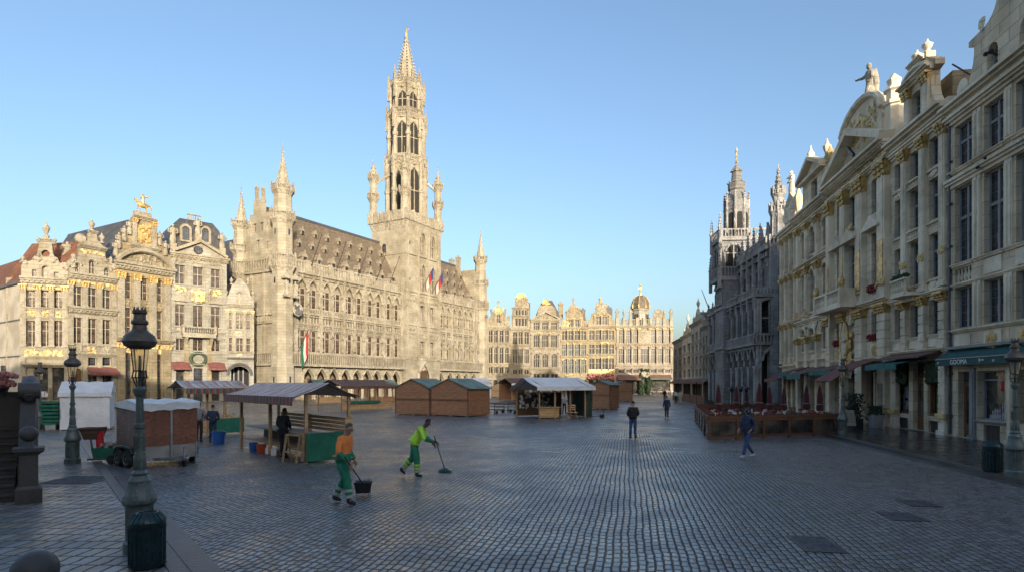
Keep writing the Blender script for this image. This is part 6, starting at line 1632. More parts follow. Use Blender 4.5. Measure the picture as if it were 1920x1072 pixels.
for k in range(12): m.ball(W*k/11, 7.3, 19.75, .14, n=4, m=3); m.tube([(W*k/11, 7.3, 19.6), (W*k/11, 7.3, 20.3)], .05, 4)
m.build('roof_cresting', M['kingcarve'], H.root)
# corner turret
cx_, cy_ = W-.2, 2.15
m = MB(); m.lathe(cx_, cy_, [(1.0, 0), (1.0, 6), (.9, 7), (.9, 11.4), (1.0, 12), (.95, 15.0), (.98, 15.9), (.78, 16.2), (.7, 16.7), (.66, 19.1), (.44, 19.4), (.42, 20.8)], 8, PI/8)
tt = m.build('corner_turret', M['king'], H.root)
m = MB()
for q in range(8):
    a = q*PI/4+PI/8; m.tube([(cx_+.96*math.cos(a), cy_+.96*math.sin(a), 11.5), (cx_+.96*math.cos(a), cy_+.96*math.sin(a), 15.8)], .09, 4); m.tube([(cx_+.7*math.cos(a), cy_+.7*math.sin(a), 16.5), (cx_+.66*math.cos(a), cy_+.66*math.sin(a), 19)], .07, 4)
for r, z0, z1 in ((.85, 15.9, 16.6), (.62, 19.1, 19.75), (.42, 20.8, 21.3)): frustum_ring(m, cx_, cy_, r, z0, z1, .22, 8, PI/8)
crocket_spire(m, cx_, cy_, .42, 20.9, 23.3, 8, PI/8, .4, .11)
for q in range(5): m.lathe(cx_, cy_, [(.4-.07*q, 21.3+q*.42), (.46-.07*q, 21.4+q*.42), (.3-.05*q, 21.5+q*.42)], 8)
m.tube([(cx_, cy_, 23), (cx_, cy_, 23.9)], .04, 4); m.build('turret_spire', M['kingcarve'], tt)
# tower
tx, ty2 = H.back(1381, 300, 1.4)[0], 1.2
m = MB().box(tx-1.75, tx+1.75, -.55, 5, 0, 14.6).box(tx-1.55, tx+1.55, ty2-2.0, ty2+3, 14.6, 19.2)
m.lathe(tx, ty2+.2, [(1.3, 19), (1.3, 22.6), (1.36, 23.2), (1.0, 24.2), (.75, 24.9)], 8, PI/8)
m.lathe(tx, ty2+.2, [(.72, 24.6), (.95, 24.9), (.95, 25.6), (.6, 25.9), (.5, 26.9), (.62, 27.0), (.5, 27.3), (.12, 27.8)], 8, PI/8)
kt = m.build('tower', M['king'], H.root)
m = MB()
for q in range(8):
    a = q*PI/4+PI/8; x, y = tx+1.32*math.cos(a), ty2+.2+1.32*math.sin(a)
    m9 = MB(); m9.lathe(x, y, [(.17, 19.4), (.13, 22.4), (.2, 22.6)], 5); pinnacle(m9, x, y, .2, 22.4, 23.4, 24.6, .3); m9.build('pinnacle', M['kingcarve'], kt)
    a2 = q*PI/4; x, y = tx+.95*math.cos(a), ty2+.2+.95*math.sin(a); m.ball(x, y, 25.7, .13, n=4, m=3); m.ball(tx+.62*math.cos(a), ty2+.2+.62*math.sin(a), 27.05, .1, n=4, m=3)
    for i in range(4): m.ball(tx+(1.25-.13*i)*math.cos(a), ty2+.2+(1.25-.13*i)*math.sin(a), 23.4+.35*i, .12, n=4, m=3)
for z0, z1, e in ((14.5, 15.7, .35), (19.0, 20.0, .25)):
    h = 1.55+e; y0, y1 = ty2-2.0-e, ty2+3
    m.box(tx-h, tx+h, y0, y1, z0-.3, z0)
    tracery(m, tx-h, tx+h, y0+.1, z0, z1, .34, .1, .12)
    s_ = MB(); tracery(s_, 0, y1-y0, 0, z0, z1, .34, .1, .12)
    m.add([(tx+h-v[1]-.1, y0+v[0], v[2]) for v in s_.v], s_.f); m.add([(tx-h+v[1]+.1, y0+v[0], v[2]) for v in s_.v], s_.f)
    for dx in (-h, h): m9 = MB(); pinnacle(m9, tx+dx, y0+.1, .34, z0-1.2, z1+.2, z1+1.9, .3); m9.build('pinnacle', M['kingcarve'], kt)
for dx in (-1.5, 1.5): m.box(tx+dx-.2, tx+dx+.2, ty2-2.25, ty2-1.9, 14.6, 18.8)
m.tube([(p[0], ty2-2.05, p[1]) for p in arch(tx-.85, tx+.85, 15.8, 18.3, 'round', 10)[2:]], .14, 5); m.box(tx-.05, tx+.05, ty2-2.1, ty2-1.95, 15.8, 18.2)
pts = arch(-.85, .85, 15.8, 18.3, 'round', 10); m.tube([(tx+1.6, ty2-.6+p[0], p[1]) for p in pts[2:]], .14, 5); m.box(tx+1.55, tx+1.66, ty2-.66, ty2-.54, 15.8, 18.2); m.box(tx+1.55, tx+1.66, ty2-1.4, ty2+.2, 17.2, 17.32)
for z_ in (6.5, 11): m.box(tx-1.85, tx+1.85, -.7, .5, z_, z_+.3)
niche_row(m, tx-1.5, tx+1.5, -.6, 11.5, 14.2, 5); m.build('tower_trim', M['kingcarve'], kt)
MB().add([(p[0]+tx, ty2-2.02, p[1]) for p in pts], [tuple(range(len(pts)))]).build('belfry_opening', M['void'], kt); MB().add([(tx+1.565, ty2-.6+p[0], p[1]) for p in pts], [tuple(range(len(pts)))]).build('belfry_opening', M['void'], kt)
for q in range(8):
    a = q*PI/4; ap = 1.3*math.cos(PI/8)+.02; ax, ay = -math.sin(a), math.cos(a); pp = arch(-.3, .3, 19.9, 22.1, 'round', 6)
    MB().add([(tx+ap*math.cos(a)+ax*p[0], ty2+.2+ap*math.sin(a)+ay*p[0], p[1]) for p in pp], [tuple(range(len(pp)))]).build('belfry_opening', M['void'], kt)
MB().tube([(tx, ty2+.2, 27.6), (tx, ty2+.2, 29.8)], .045, 5).ball(tx, ty2+.2, 28.1, .2).ball(tx, ty2+.2, 28.7, .12).box(tx-.35, tx+.15, ty2+.18, ty2+.22, 29.3, 29.6).build('weather_vane', M['gold'], kt)
p0 = H.root.matrix_basis @ Vector((.3, -.2, 11.8))
f_ = thing('flagpole', 'bare dark flagpole slanting out over the square from the dark gothic house', 'flagpole', p0)
MB().tube([(0, 0, 0), (-1.3, -1.0, 2.4)], [.06, .03], 6).build('pole', M['blackmetal'], f_); MB().box(-.1, .15, -.12, .12, -.25, .2).build('pole_bracket', M['blackmetal'], f_)
MB().box(0, W, 12, 26, 0, 16).build('wall', M['king'], H.root)
KING = H
# ---------------------------------------------------------------- lamps, bins, stairs, drains
def make_lamp(label, x, y, z, group='old cast iron street lamps'):
    t = thing('street_lamp', label, 'street lamp', (x, y, z), .3, group)
    m = MB()
    m.lathe(0, 0, [(.29, 0), (.29, .16), (.25, .2), (.235, .72), (.25, .76), (.30, .80), (.30, .88), (.25, .95), (.235, 1.02), (.20, 1.10), (.205, 1.16), (.155, 1.24)], 12)
    for k in range(8):
        a = k*PI/4; m.box(.225*math.cos(a)-.02, .225*math.cos(a)+.02, .225*math.sin(a)-.02, .225*math.sin(a)+.02, .22, .70)
    m.build('base', M['lamp'], t, 35)
    m = MB().lathe(0, 0, [(.13, 1.2), (.15, 1.28), (.105, 1.34), (.115, 1.55), (.085, 1.62), (.078, 2.0), (.10, 2.02), (.10, 2.08), (.075, 2.1), (.066, 2.52), (.09, 2.55), (.12, 2.62), (.12, 2.66), (.07, 2.70)], 10)
    for k in range(10):
        a = k*PI/5; m.tube([(.115*math.cos(a), .115*math.sin(a), 1.34), (.09*math.cos(a), .09*math.sin(a), 1.6)], .012, 4)
        m.tube([(.10*math.cos(a+q*.5), .10*math.sin(a+q*.5), 1.64+.05*q) for q in range(6)], .009, 4)
    m.build('post', M['lamp'], t, 35)
    m = MB()
    for k in range(4):
        a = k*PI/2+PI/4; c, s = math.cos(a), math.sin(a)
        m.tube([(.05*c, .05*s, 2.68), (.10*c, .10*s, 2.76), (.14*c, .14*s, 2.86), (.115*c, .115*s, 2.96)], .014, 5)
        m.tube([(.115*c, .115*s, 2.94), (.17*c, .17*s, 3.32)], .012, 4)
    for r, z_ in ((.115, 2.95), (.172, 3.32), (.14, 2.84)):
        m.tube([(r*math.cos(i*PI/8), r*math.sin(i*PI/8), z_) for i in range(17)], .013, 4)
    m.build('lantern_frame', M['blackmetal'], t)
    MB().lathe(0, 0, [(.105, 2.96), (.16, 3.31)], 8).build('lantern_pane', M['clear'], t)
    MB().lathe(0, 0, [(.05, 2.7), (.035, 2.8), (.03, 2.95), (.02, 3.2)], 6).build('burner', M['lampcap'], t)
    m = MB().lathe(0, 0, [(.17, 3.31), (.27, 3.36), (.305, 3.43), (.27, 3.52), (.19, 3.575), (.135, 3.62), (.12, 3.70), (.15, 3.72), (.15, 3.76), (.115, 3.79), (.10, 3.87), (.13, 3.89), (.13, 3.93), (.10, 3.945)], 14)
    m.build('cap', M['lampcap'], t, 35)
    for k in range(8): 
        pass
    cr = MB()
    for k in range(8): a = k*PI/4; cr.taper(.10*math.cos(a), .10*math.sin(a), 3.93, 4.0, .018, .018, .004, .004)
    cr.build('cap_crown', M['lampcap'], t); t.scale = (.77, .77, .925)
    return t
L0 = make_lamp('tall lamp with brown cap standing beside the nearest bin, biggest lamp', *gp(262, 1032, .06)[:2], .06)
p = gp(136, 868, .06); clone(L0, 'grey green lamp standing behind the stair post, left of the brown trailer', p, .2)
p = gp(75, 806, .06); clone(L0, 'small far lamp left of the white tent, nearest the left houses', p, .5)
p = gp(1903, 893, .11); clone(L0, 'lamp at the right edge beside the bin, in front of the shop window', p, .1)
p = gp(1580, 815, .11); clone(L0, 'lamp at the corner of the terrace fence in front of the red awning', p, .4)
def make_bin(label, p, s):
    t = thing('litter_bin', label, 'litter bin', p, .2, 'cast iron litter bins')
    m = MB().lathe(0, 0, [(.20, 0), (.21, .03), (.22, .06), (.225, .60), (.235, .62), (.235, .65)], 20)
    for k in range(20): a = 2*PI*k/20; m.box(.222*math.cos(a)-.008, .222*math.cos(a)+.008, .222*math.sin(a)-.008, .222*math.sin(a)+.008, .07, .60)
    m.build('body', M['bin'], t, 40)
    m = MB().lathe(0, 0, [(.235, .64), (.225, .68), (.15, .765), (.125, .78), (.11, .775), (.10, .72), (.098, .70)], 20)
    for k in range(18): a = 2*PI*k/18; m.tube([(.235*math.cos(a), .235*math.sin(a), .665), (.145*math.cos(a), .145*math.sin(a), .775)], .011, 4)
    m.build('lid', M['bin'], t, 40)
    MB().lathe(0, 0, [(.105, .755), (.105, .757)], 16).build('mouth', M['void'], t)
    for z in (.05, .58): MB().tube([(.232*math.cos(i*PI/12), .232*math.sin(i*PI/12), z) for i in range(25)], .012, 4).build('band', M['blackmetal'], t)
    t.scale = (s, s, s*1.0)
    return t
B0 = make_bin('dark teal cast iron bin at the foot of the biggest lamp', gp(276, 1062, .06), .98)
b = clone(B0, 'dark bin on the wet right pavement beside the lamp', gp(1861, 884, .11)); b.scale = (1.02, 1.02, 1.12)

# stone stair at the left edge
st = thing('stone_stair', 'dark stone stair with sloping parapet and ball topped end post, at the left edge', 'stair', at(57, 12.6, .06), .66)
def SX(px, d): return (px-960)/FPX*d-st.location.x
pc = MB(); cx = 0.0
pc.box(-.25, .2, -.25, .25, 0, .30); pc.taper(-.025, 0, .30, .36, .21, .23, .17, .2); pc.box(-.18, .13, -.2, .2, .36, 1.02); pc.taper(-.025, 0, 1.02, 1.10, .17, .21, .26, .28); pc.box(-.29, .24, -.29, .29, 1.10, 1.17)
po = pc.build('end_post', M['stepstone'], st)
MB().lathe(-.025, 0, [(.12, 1.17), (.07, 1.24), (.05, 1.3)], 12).ball(-.025, 0, 1.46, .17, n=16, m=10).build('post_ball', M['stepstone'], po, 50)
for k in range(9):
    z1 = .16*(k+1); y0 = .25+.30*k
    MB().box(-4.0, -.28, y0, 3.6, z1-.155, z1).box(-4.0, -.28, y0-.035, y0+.02, z1-.045, z1+.004).build('step', M['stepstone'], st)
pr = MB(); A_ = [(.2, 1.02), (.2, .2), (3.4, .2), (3.4, 2.45), (2.2, 2.45), (1.6, 2.2)]
pr.prism(A_, -.16, .12); pr.v = [(v[1]-.06, v[0], v[2]) for v in pr.v]; pr.build('parapet', M['stepstone'], st)
m = MB(); m.tube([(-.06, 1.3, 2.2), (-.06, 1.6, 2.42), (-.06, 2.0, 2.56), (-.06, 3.5, 2.58)], [.10, .15, .17, .17], 10); m.lathe(0, 0, [(.19, -.2), (.2, 0), (.19, .2)], 12)
m.v[-36:] = [(v[2]-.06, 1.45+v[0], 2.37+v[1]) for v in m.v[-36:]]
m.build('scroll', M['stepstone'], st, 40)
MB().box(-4.0, -.28, 2.95, 3.6, 0, 1.44).box(-4, -.28, 3.0, 8, 1.3, 1.46).build('landing', M['stepstone'], st)
MB().box(-6.0, .05, 3.6, 4.1, 0, 2.32).build('stair_wall', M['stepstone'], st)
m = MB(); rr = random.Random(2)
for _ in range(60): m.ball(-.75+rr.gauss(0, .22), 3.3+rr.gauss(0, .15), 2.45+rr.uniform(0, .38), .075, n=5, m=3)
fl = thing('flower_pot', 'pot of pink blossoms on the dark stair wall at the left edge', 'plant', (st.location.x, st.location.y, st.location.z), .66)
m.build('blossoms', M['pinkflower'], fl); MB().lathe(-.75, 3.75, [(.2, 2.32), (.26, 2.6), (.27, 2.62)], 10).build('pot', M['stepstone'], fl)
bp = at(66, 6.0, .06)
bo = thing('stone_bollard', 'round topped dark stone bollard cut off by the lower left corner', 'bollard', bp)
MB().ball(0, 0, .63, .20, .22, .20, 20, 12).build('ball', M['stepstone'], bo, 60); MB().lathe(0, 0, [(.18, 0), (.18, .1), (.11, .2), (.10, .45)], 14).build('stem', M['stepstone'], bo, 40)

def drain(label, px, py, w, d, z, ang=0.0, grid=9):
    t = thing('drain_cover', label, 'drain cover', gp(px, py, z), ang, 'iron drain covers')
    m = MB().panel(rect(-w/2, w/2, -d/2, d/2), [rect(-w/2+.05, w/2-.05, -d/2+.05, d/2-.05)], 0, .014, back=False)
    m.v = [(v[0], v[2], .016-v[1]) for v in m.v]; m.build('frame', M['kerb'], t)
    m = MB().box(-w/2+.05, w/2-.05, -d/2+.05, d/2-.05, 0, .006)
    for k in range(grid):
        x = -w/2+.05+(w-.1)*(k+.5)/grid; m.box(x-.015, x+.015, -d/2+.05, d/2-.05, .005, .013)
        y = -d/2+.05+(d-.1)*(k+.5)/grid; m.box(-w/2+.05, w/2-.05, y-.012, y+.012, .004, .0115)
    m.build('grate', M['drain'], t)
drain('iron drain cover nearest the bottom edge, right of the middle', 1530, 1020, .62, .95, .0, -.15)
drain('broad iron drain cover among the cobbles, middle one of the three on the right', 1692, 968, .62, .75, .0, -.15)
drain('iron drain cover closest to the right kerb', 1722, 943, .62, .7, .0, -.15)
drain('wide iron grate in the paving between the stair post and the tall lamp', 150, 899, 1.35, 1.2, .06, 0, 16)

# ---------------------------------------------------------------- market stalls
class Frame:
    def __init__(s, name, label, cat, p, q, group=None):
        s.p = Vector((p.x, p.y, 0)); d = Vector((q.x-p.x, q.y-p.y, 0)); s.L = d.length
        s.root = thing(name, label, cat, s.p, math.atan2(d.y, d.x), group)
GM = 'market stalls and huts'
def hut(label, p, q, depth, eave, apex, seed, group='wooden market huts', roof='greenroof', wall='hutwood', over=.18):
    f = Frame('market_hut', label, 'market hut', p, q, group); L = f.L; t = f.root
    m = MB().prism([(0, .08), (L, .08), (L, eave), (L/2, apex-.06), (0, eave)], 0, depth); m.build('wall', M[wall], t)
    r = MB()
    for a, b, za, zb in ((-over, L/2, eave-.10, apex), (L/2, L+over, apex, eave-.10)):
        r.add([(a, -.14, za), (b, -.14, zb), (b, depth+.14, zb), (a, depth+.14, za), (a, -.14, za+.06), (b, -.14, zb+.06), (b, depth+.14, zb+.06), (a, depth+.14, za+.06)], [(0,3,2,1),(4,5,6,7),(0,1,5,4),(1,2,6,5),(2,3,7,6),(3,0,4,7)])
    r.build('roof', M[roof], t)
    m = MB(); m.box(.03, L-.03, -.045, .0, eave*.55, eave*.55+.05)
    for x in (.04, L-.04): m.box(x-.045, x+.045, -.035, .01, .08, eave)
    m.box(.1, L-.1, -.02, .01, eave*.55+.1, eave*.55+.13); m.build('shutter_frame', M['fence'], t)
    b = MB()
    for x in (.25, L*.5, L-.25):
        for y in (.2, depth-.2): b.box(x-.09, x+.09, y-.09, y+.09, 0, .1)
    b.build('foot_block', M['whitetarp'], t)
    return f
pA, pB = gp(741, 776), gp(878, 781); mid = (pA+pB)/2
hut('brown boarded hut with green roof, left half of the joined pair', pA, mid-(pB-pA)*.005, 3.0, 2.25, 2.95, 1)
hut('brown boarded hut with green roof, right half of the joined pair', mid+(pB-pA)*.005, pB, 3.0, 2.25, 2.95, 2)
hut('small brown hut with a green roof standing alone before the far café terrace', gp(1151, 752), gp(1186, 752), 2.2, 2.55, 2.9, 3)
h = hut('narrow brown hut right behind the green tarpaulin of the white roofed stall', gp(1104, 766), gp(1144, 767), 2.4, 2.5, 2.85, 4)
hut('far pale brown hut between the white tent and the small dark stall', gp(921, 744), gp(945, 744), 2.0, 2.1, 2.4, 5, wall='palewood', roof='whitetarp')

def cloth_panel(x0, x1, z0, z1, y, amp=.03, n=14, rows=5, seed=1, sag=0.0):
    rnd = random.Random(seed); m = MB(); vs = []; ph = [rnd.uniform(0, 6) for _ in range(4)]
    for j in range(rows+1):
        for i in range(n+1):
            u, v = i/n, j/rows
            w_ = amp*(math.sin(u*9+ph[0]+v*2)+.6*math.sin(u*19+ph[1])+.8*math.sin(v*7+ph[2]+u*4))*(.3+.7*(1-abs(2*v-1)))
            vs.append((x0+(x1-x0)*u, y+w_, z0+(z1-z0)*v-sag*math.sin(PI*u)*v))
    fs = [(j*(n+1)+i, j*(n+1)+i+1, (j+1)*(n+1)+i+1, (j+1)*(n+1)+i) for j in range(rows) for i in range(n)]
    return m.add(vs, fs)
def tent(label, p, q, depth, eave, ridge, group=None):
    f = Frame('market_tent', label, 'tent', p, q, group); L = f.L; t = f.root
    cloth_panel(0, L, .12, eave-.12, 0, .035).build('front_cloth', M['whitetarp'], t, 60)
    s_ = cloth_panel(0, depth, .12, eave, 0, .02); s_.v = [(v[1], v[0], v[2]) for v in s_.v]; s_.build('side_cloth', M['whitetarp'], t, 60)
    s_ = cloth_panel(0, depth, .12, eave, 0, .02); s_.v = [(L-v[1], v[0], v[2]) for v in s_.v]; s_.build('side_cloth', M['whitetarp'], t, 60)
    cloth_panel(0, L, .12, eave, depth, .02).build('back_cloth', M['whitetarp'], t, 60)
    n = 10; m = MB(); vs = []
    for i in range(n+1):
        x = -.08+(L+.16)*i/n; sg = .03*math.sin(i*2.1)
        vs += [(x, -.10, eave-.22), (x, -.08, eave), (x, depth/2, ridge+sg), (x, depth+.08, eave)]
    m.add(vs, [(4*i+k, 4*i+4+k, 4*i+5+k, 4*i+1+k) for i in range(n) for k in range(3)])
    m.add([(-.08, -.08, eave), (-.08, depth/2, ridge), (-.08, depth+.08, eave)], [(0, 1, 2)]).add([(L+.08, -.08, eave), (L+.08, depth/2, ridge), (L+.08, depth+.08, eave)], [(0, 1, 2)])
    m.build('roof_cloth', M['whitetarp'], t, 30)
    for x, y in ((.03, .05), (L-.03, .05), (.03, depth-.05), (L-.03, depth-.05)): MB().tube([(x, y, 0), (x, y, eave)], .03, 6).build('pole', M['metal'], t)
    MB().box(.1, L-.1, .2, depth-.2, .02, .10).build('base_pallet', M['post'], t)
    return f
tent('white tent with a creased front cloth behind the stair lamp', gp(112, 809), gp(206, 806), 2.2, 2.1, 2.7)
tent('distant white tent beside the joined brown huts', gp(884, 748), gp(921, 747), 3.0, 2.9, 3.5)

def stall(label, p, q, depth, zf, zr, roofmat, valmat, posts=4, over=.5, group='open market stalls', counter=True, zb=None, end=.25, wood_='palewood'):
    "open stall: posts, gabled awning, valance, counter; the front is the line p-q"
    f = Frame('market_stall', label, 'market stall', p, q, group); L = f.L; t = f.root; zb = zb or zf
    n = 12; m = MB(); vs = []; ys = [-over, depth*.45, depth+over*.6]; zs_ = [zf, zr, zb]
    for i in range(n+1):
        x = -end+(L+2*end)*i/n; w_ = .025*math.sin(i*2.3)
        vs += [(x, ys[0], zs_[0]+w_), (x, (ys[0]+ys[1])/2, (zs_[0]+zs_[1])/2-.06+w_), (x, ys[1], zs_[1]), (x, (ys[1]+ys[2])/2, (zs_[1]+zs_[2])/2-.06), (x, ys[2], zs_[2])]
    m.add(vs, [(5*i+k, 5*i+5+k, 5*i+6+k, 5*i+1+k) for i in range(n) for k in range(4)])
    r = m.build('awning', M[roofmat], t, 40)
    v = MB(); vs = []
    for i in range(2*n+1):
        x = -end+(L+2*end)*i/(2*n); vs += [(x, -over-.005, zf+.02), (x, -over-.02+.012*(i % 2), zf-.26)]
    v.add(vs, [(2*i, 2*i+2, 2*i+3, 2*i+1) for i in range(2*n)]); v.build('valance', M[valmat], r)
    for k in range(posts):
        x = .05+(L-.1)*k/(posts-1)
        MB().box(x-.05, x+.05, -.05, .05, 0, zf+.12).build('post', M['post'], t)
        if k in (0, posts-1): MB().box(x-.05, x+.05, depth-.05, depth+.05, 0, zb+.1).build('post', M['post'], t)
    b = MB()
    for x in (.05, L-.05):
        b.bar((x, -over+.05, zf-.02), (x, depth*.45, zr-.06), .06, .07).bar((x, depth*.45, zr-.06), (x, depth+over*.5, zb-.04), .06, .07)
    b.bar((0, depth*.45, zr-.08), (L, depth*.45, zr-.08), .07, .07); b.build('roof_beam', M['post'], t)
    if counter:
        m = MB().box(.1, L-.1, -.02, .08, .12, .82); m.build('counter_front', M[wood_], t)
        MB().box(.02, L-.02, -.12, .65, .84, .89).build('counter_top', M[wood_], t)
    return f
# big striped stall
q1 = gp(575, 868); q0 = gp(452, 838); q0 = q0
S = stall('big stall with a red and grey striped awning, empty counters and a green side cloth', q0, q1, 1.5, 2.15, 2.62, 'stall', 'tartan', 3, .55, counter=False)
t = S.root; L = S.L
MB().box(.1, L-.25, .15, .95, .86, .91).build('counter_top', M['grey'], t); MB().box(.15, L-.3, .85, .9, .12, .85).build('counter_front', M['oldwood'], t)
MB().box(.1, L-.4, .1, .9, .35, .39).build('shelf', M['post'], t)
m = MB()
for k in range(4): m.box(.9, L+.1, 1.3+.05*k, 1.34+.05*k, .92+.13*k, 1.03+.13*k)
m.build('bench_back', M['palewood'], t)
for x in (.9, L*.5, L+.1): MB().box(x-.04, x+.04, 1.28, 1.55, .1, 1.45).build('bench_support', M['palewood'], t)
g_ = cloth_panel(-.05, 1.25, .06, .98, 0, .012); g_.v = [(L+.09+v[1], v[0], v[2]) for v in g_.v]; g_.build('side_cloth', M['greencloth'], t, 60)
MB().box(L-.35, L+.0, -.05, .1, .05, 1.0).build('side_board', M['palewood'], t)
# stall behind with the same awning
S2 = stall('striped stall half hidden behind the rust brown trailer, with people at its counter', gp(352, 818), gp(455, 812), 2.4, 2.35, 2.75, 'stall', 'tartan', 4, .6)
g_ = cloth_panel(S2.L-1.6, S2.L+.02, .1, .84, -.16, .012); g_.build('counter_cloth', M['greencloth'], S2.root, 60)
m = MB(); rr = random.Random(3)
for _ in range(40): m.ball(rr.uniform(.3, S2.L-.3), rr.uniform(.0, .5), .93+rr.uniform(0, .1), .06, n=5, m=3)
m.build('goods', M['beige'], S2.root)['kind'] = 'stuff'
# group of stalls in front of the town hall arcade
S3 = stall('pale wooden stall with dark red awning and green counter cloth, before the arcade', gp(640, 771), gp(736, 766), 3.2, 2.35, 2.95, 'awnbrown', 'awnbrown', 4, .3, wood_='palewood')
MB().box(.6, S3.L*.72, -.14, .5, .895, .93).add([(.6, -.15, .92), (S3.L*.72, -.15, .92), (S3.L*.72, -.16, .68), (.6, -.16, .68)], [(0,1,2,3)]).build('counter_cloth', M['greencloth'], S3.root)
S4 = stall('far stall with a green awning behind the pale wooden stall, before the arcade', gp(592, 757), gp(640, 756), 3.0, 2.6, 3.1, 'greenroof', 'greenroof', 3, .3)
S5 = stall('green roofed stall touching the left side of the joined brown huts', gp(690, 756), gp(742, 755), 3.0, 2.5, 3.1, 'greenroof', 'greenroof', 3, .3, wood_='hutwood')
S6 = stall('small dark roofed stall with a white sheet, far behind the metal trestle frames', gp(959, 751), gp(1012, 750), 3.5, 2.6, 3.4, 'awnbrown', 'whitetarp', 3, .4, wood_='hutwood')
MB().box(0, S6.L, 3.4, 3.5, .1, 2.6).build('back_wall', M['hutwood'], S6.root)
# open stall with white sheet roof
S7 = stall('open stall under a slanting white sheet with a dark green tarpaulin on its right end', gp(1010, 785), gp(1098, 782), 3.4, 2.35, 3.05, 'whitetarp', 'whitetarp', 4, .6, counter=False, end=.5, zb=2.1)
t = S7.root; L = S7.L
MB().box(.05, L*.42, -.03, .05, .1, .78).build('counter_front', M['palewood'], t); MB().box(0, L*.44, -.15, .5, .8, .86).build('counter_top', M['palewood'], t)
MB().box(L*.3, L*.45, .06, .1, .1, .78).build('counter_side', M['void'], t)
c = cloth_panel(.0, 3.2, .02, 2.1, 0, .06, 16, 6, 5); c.v = [(L+.5+v[1]+.25*(1-v[2]/2.1), v[0]+.2, v[2]) for v in c.v]; c.build('tarpaulin', M['tarpdark'], t, 60)
c = cloth_panel(L-.1, L+.75, .02, 2.2, .15, .05, 10, 6, 6); c.build('tarpaulin', M['tarpdark'], t, 60)
MB().box(.1, L, 3.3, 3.4, .1, 1.9).build('back_wall', M['oldwood'], t)
m = MB(); rr = random.Random(9)
for _ in range(70): m.box(*(lambda x, z: (x, x+rr.uniform(.06, .2), 3.2, 3.28, z, z+rr.uniform(.08, .25)))(rr.uniform(.2, L*.75), rr.uniform(.6, 1.8)))
m.build('hung_goods', M['china'], t)['kind'] = 'stuff'
MB().box(L*.55, L*.55+.04, 3.15, 3.19, .6, 1.9).build('goods_rail', M['post'], t)
p = gp(1073, 783)
ch = thing('wooden_chair', 'pale wooden folding chair in front of the white sheeted stall', 'chair', p, .2)
MB().box(-.35, .35, -.3, .3, .40, .45).build('seat', M['palewood'], ch)
for x in (-.32, .32): MB().bar((x, -.32, 0), (x, .28, .45), .05, .05).bar((x, .30, 0), (x, .36, 1.0), .05, .05).build('leg', M['palewood'], ch)
m = MB()
for z in (.6, .75, .9): m.box(-.32, .32, .32, .36, z, z+.09)
m.build('backrest', M['palewood'], ch)

# trestle frame and loose things round the big stall
p = gp(550, 866); tf = thing('trestle_frame', 'pale wooden trestle frame leaning open before the striped stall', 'trestle', p, -.45)
m = MB()
for x in (-.3, .3): m.bar((x, -.18, 0), (x, .0, .9), .05, .05).bar((x, .22, 0), (x, .02, .9), .05, .05)
m.bar((-.33, 0, .9), (.33, 0, .9), .05, .06).bar((-.3, -.12, .35), (.3, -.12, .35), .04, .05); m.build('frame', M['post'], tf)
def bucket(label, px, py, r, h, mat, group='plastic tubs under the stalls'):
    t = thing('plastic_tub', label, 'tub', gp(px, py), 0, group)
    MB().lathe(0, 0, [(r*.82, 0), (r, h), (r*1.06, h), (r*1.06, h+.03), (r*.92, h+.03), (r*.8, .05)], 14).build('tub', M[mat], t, 40)
    MB().tube([(r*math.cos(a), 0, h+.1*math.sin(a)) for a in [i*PI/8 for i in range(9)]], .01, 4).build('handle', M['metal'], t)
bucket('round blue tub under the empty counter of the striped stall', 475, 846, .16, .32, 'bucketblue'); bucket('red plastic tub beside the blue tub under the striped stall', 490, 849, .18, .30, 'bucketred')
bucket('tall blue barrel before the stall behind the trailer', 410, 832, .27, .52, 'bucketblue')
for px, py, lab in ((502, 850, 'small white carton on the ground under the striped stall, left of the pair'), (513, 853, 'small white carton on the ground under the striped stall, right of the pair')):
    c = thing('carton', lab, 'carton', gp(px, py), .4, 'white cartons'); MB().box(-.09, .09, -.08, .08, 0, .22).prism([(-.09, .22), (.09, .22), (0, .28)], -.08, .08).build('box', M['whitetarp'], c)

# ---------------------------------------------------------------- trailer and hand cart
c0 = gp(262, 878); d1 = Vector((.9, 1.3, 0)).normalized(); d2 = Vector((-d1.y, d1.x, 0))
tr = thing('market_trailer', 'covered two axle trailer with rust brown sheets and a white tarpaulin top', 'trailer', c0, math.atan2(d1.y, d1.x))
TW, TL = 1.72, 1.55
MB().box(.0, TW, .0, TL, .28, .72).build('body', M['grey'], tr)
MB().box(-.03, TW+.03, -.05, TL+.03, .22, .29).build('chassis', M['metal'], tr)
for x0, x1 in ((.0, .88), (.92, TW)): cloth_panel(x0, x1, .66, 1.92, -.02, .012, 10, 6, int(x0*9)).build('front_sheet', M['browntarp'], tr, 60)
s_ = cloth_panel(0, TL, .45, 1.9, 0, .012, 10, 6, 8); s_.v = [(-.02+v[1], v[0], v[2]) for v in s_.v]; s_.build('side_sheet', M['brownside'], tr, 60)
MB().box(.01, TW-.01, .02, TL, .7, 1.95).build('inner_wall', M['oldwood'], tr)
vs = []; n = 10; m = MB()
for i in range(n+1):
    x = -.07+(TW+.14)*i/n; w_ = .03*math.sin(i*2.2); vs += [(x, -.07, 1.74+w_*.8+.05*i/n), (x, -.06, 1.96+.03*math.sin(i*1.3)+.05*i/n), (x, TL*.5, 2.10+w_), (x, TL+.06, 1.98), (x, TL+.07, 1.76+w_)]
m.add(vs, [(5*i+k, 5*i+5+k, 5*i+6+k, 5*i+1+k) for i in range(n) for k in range(4)])
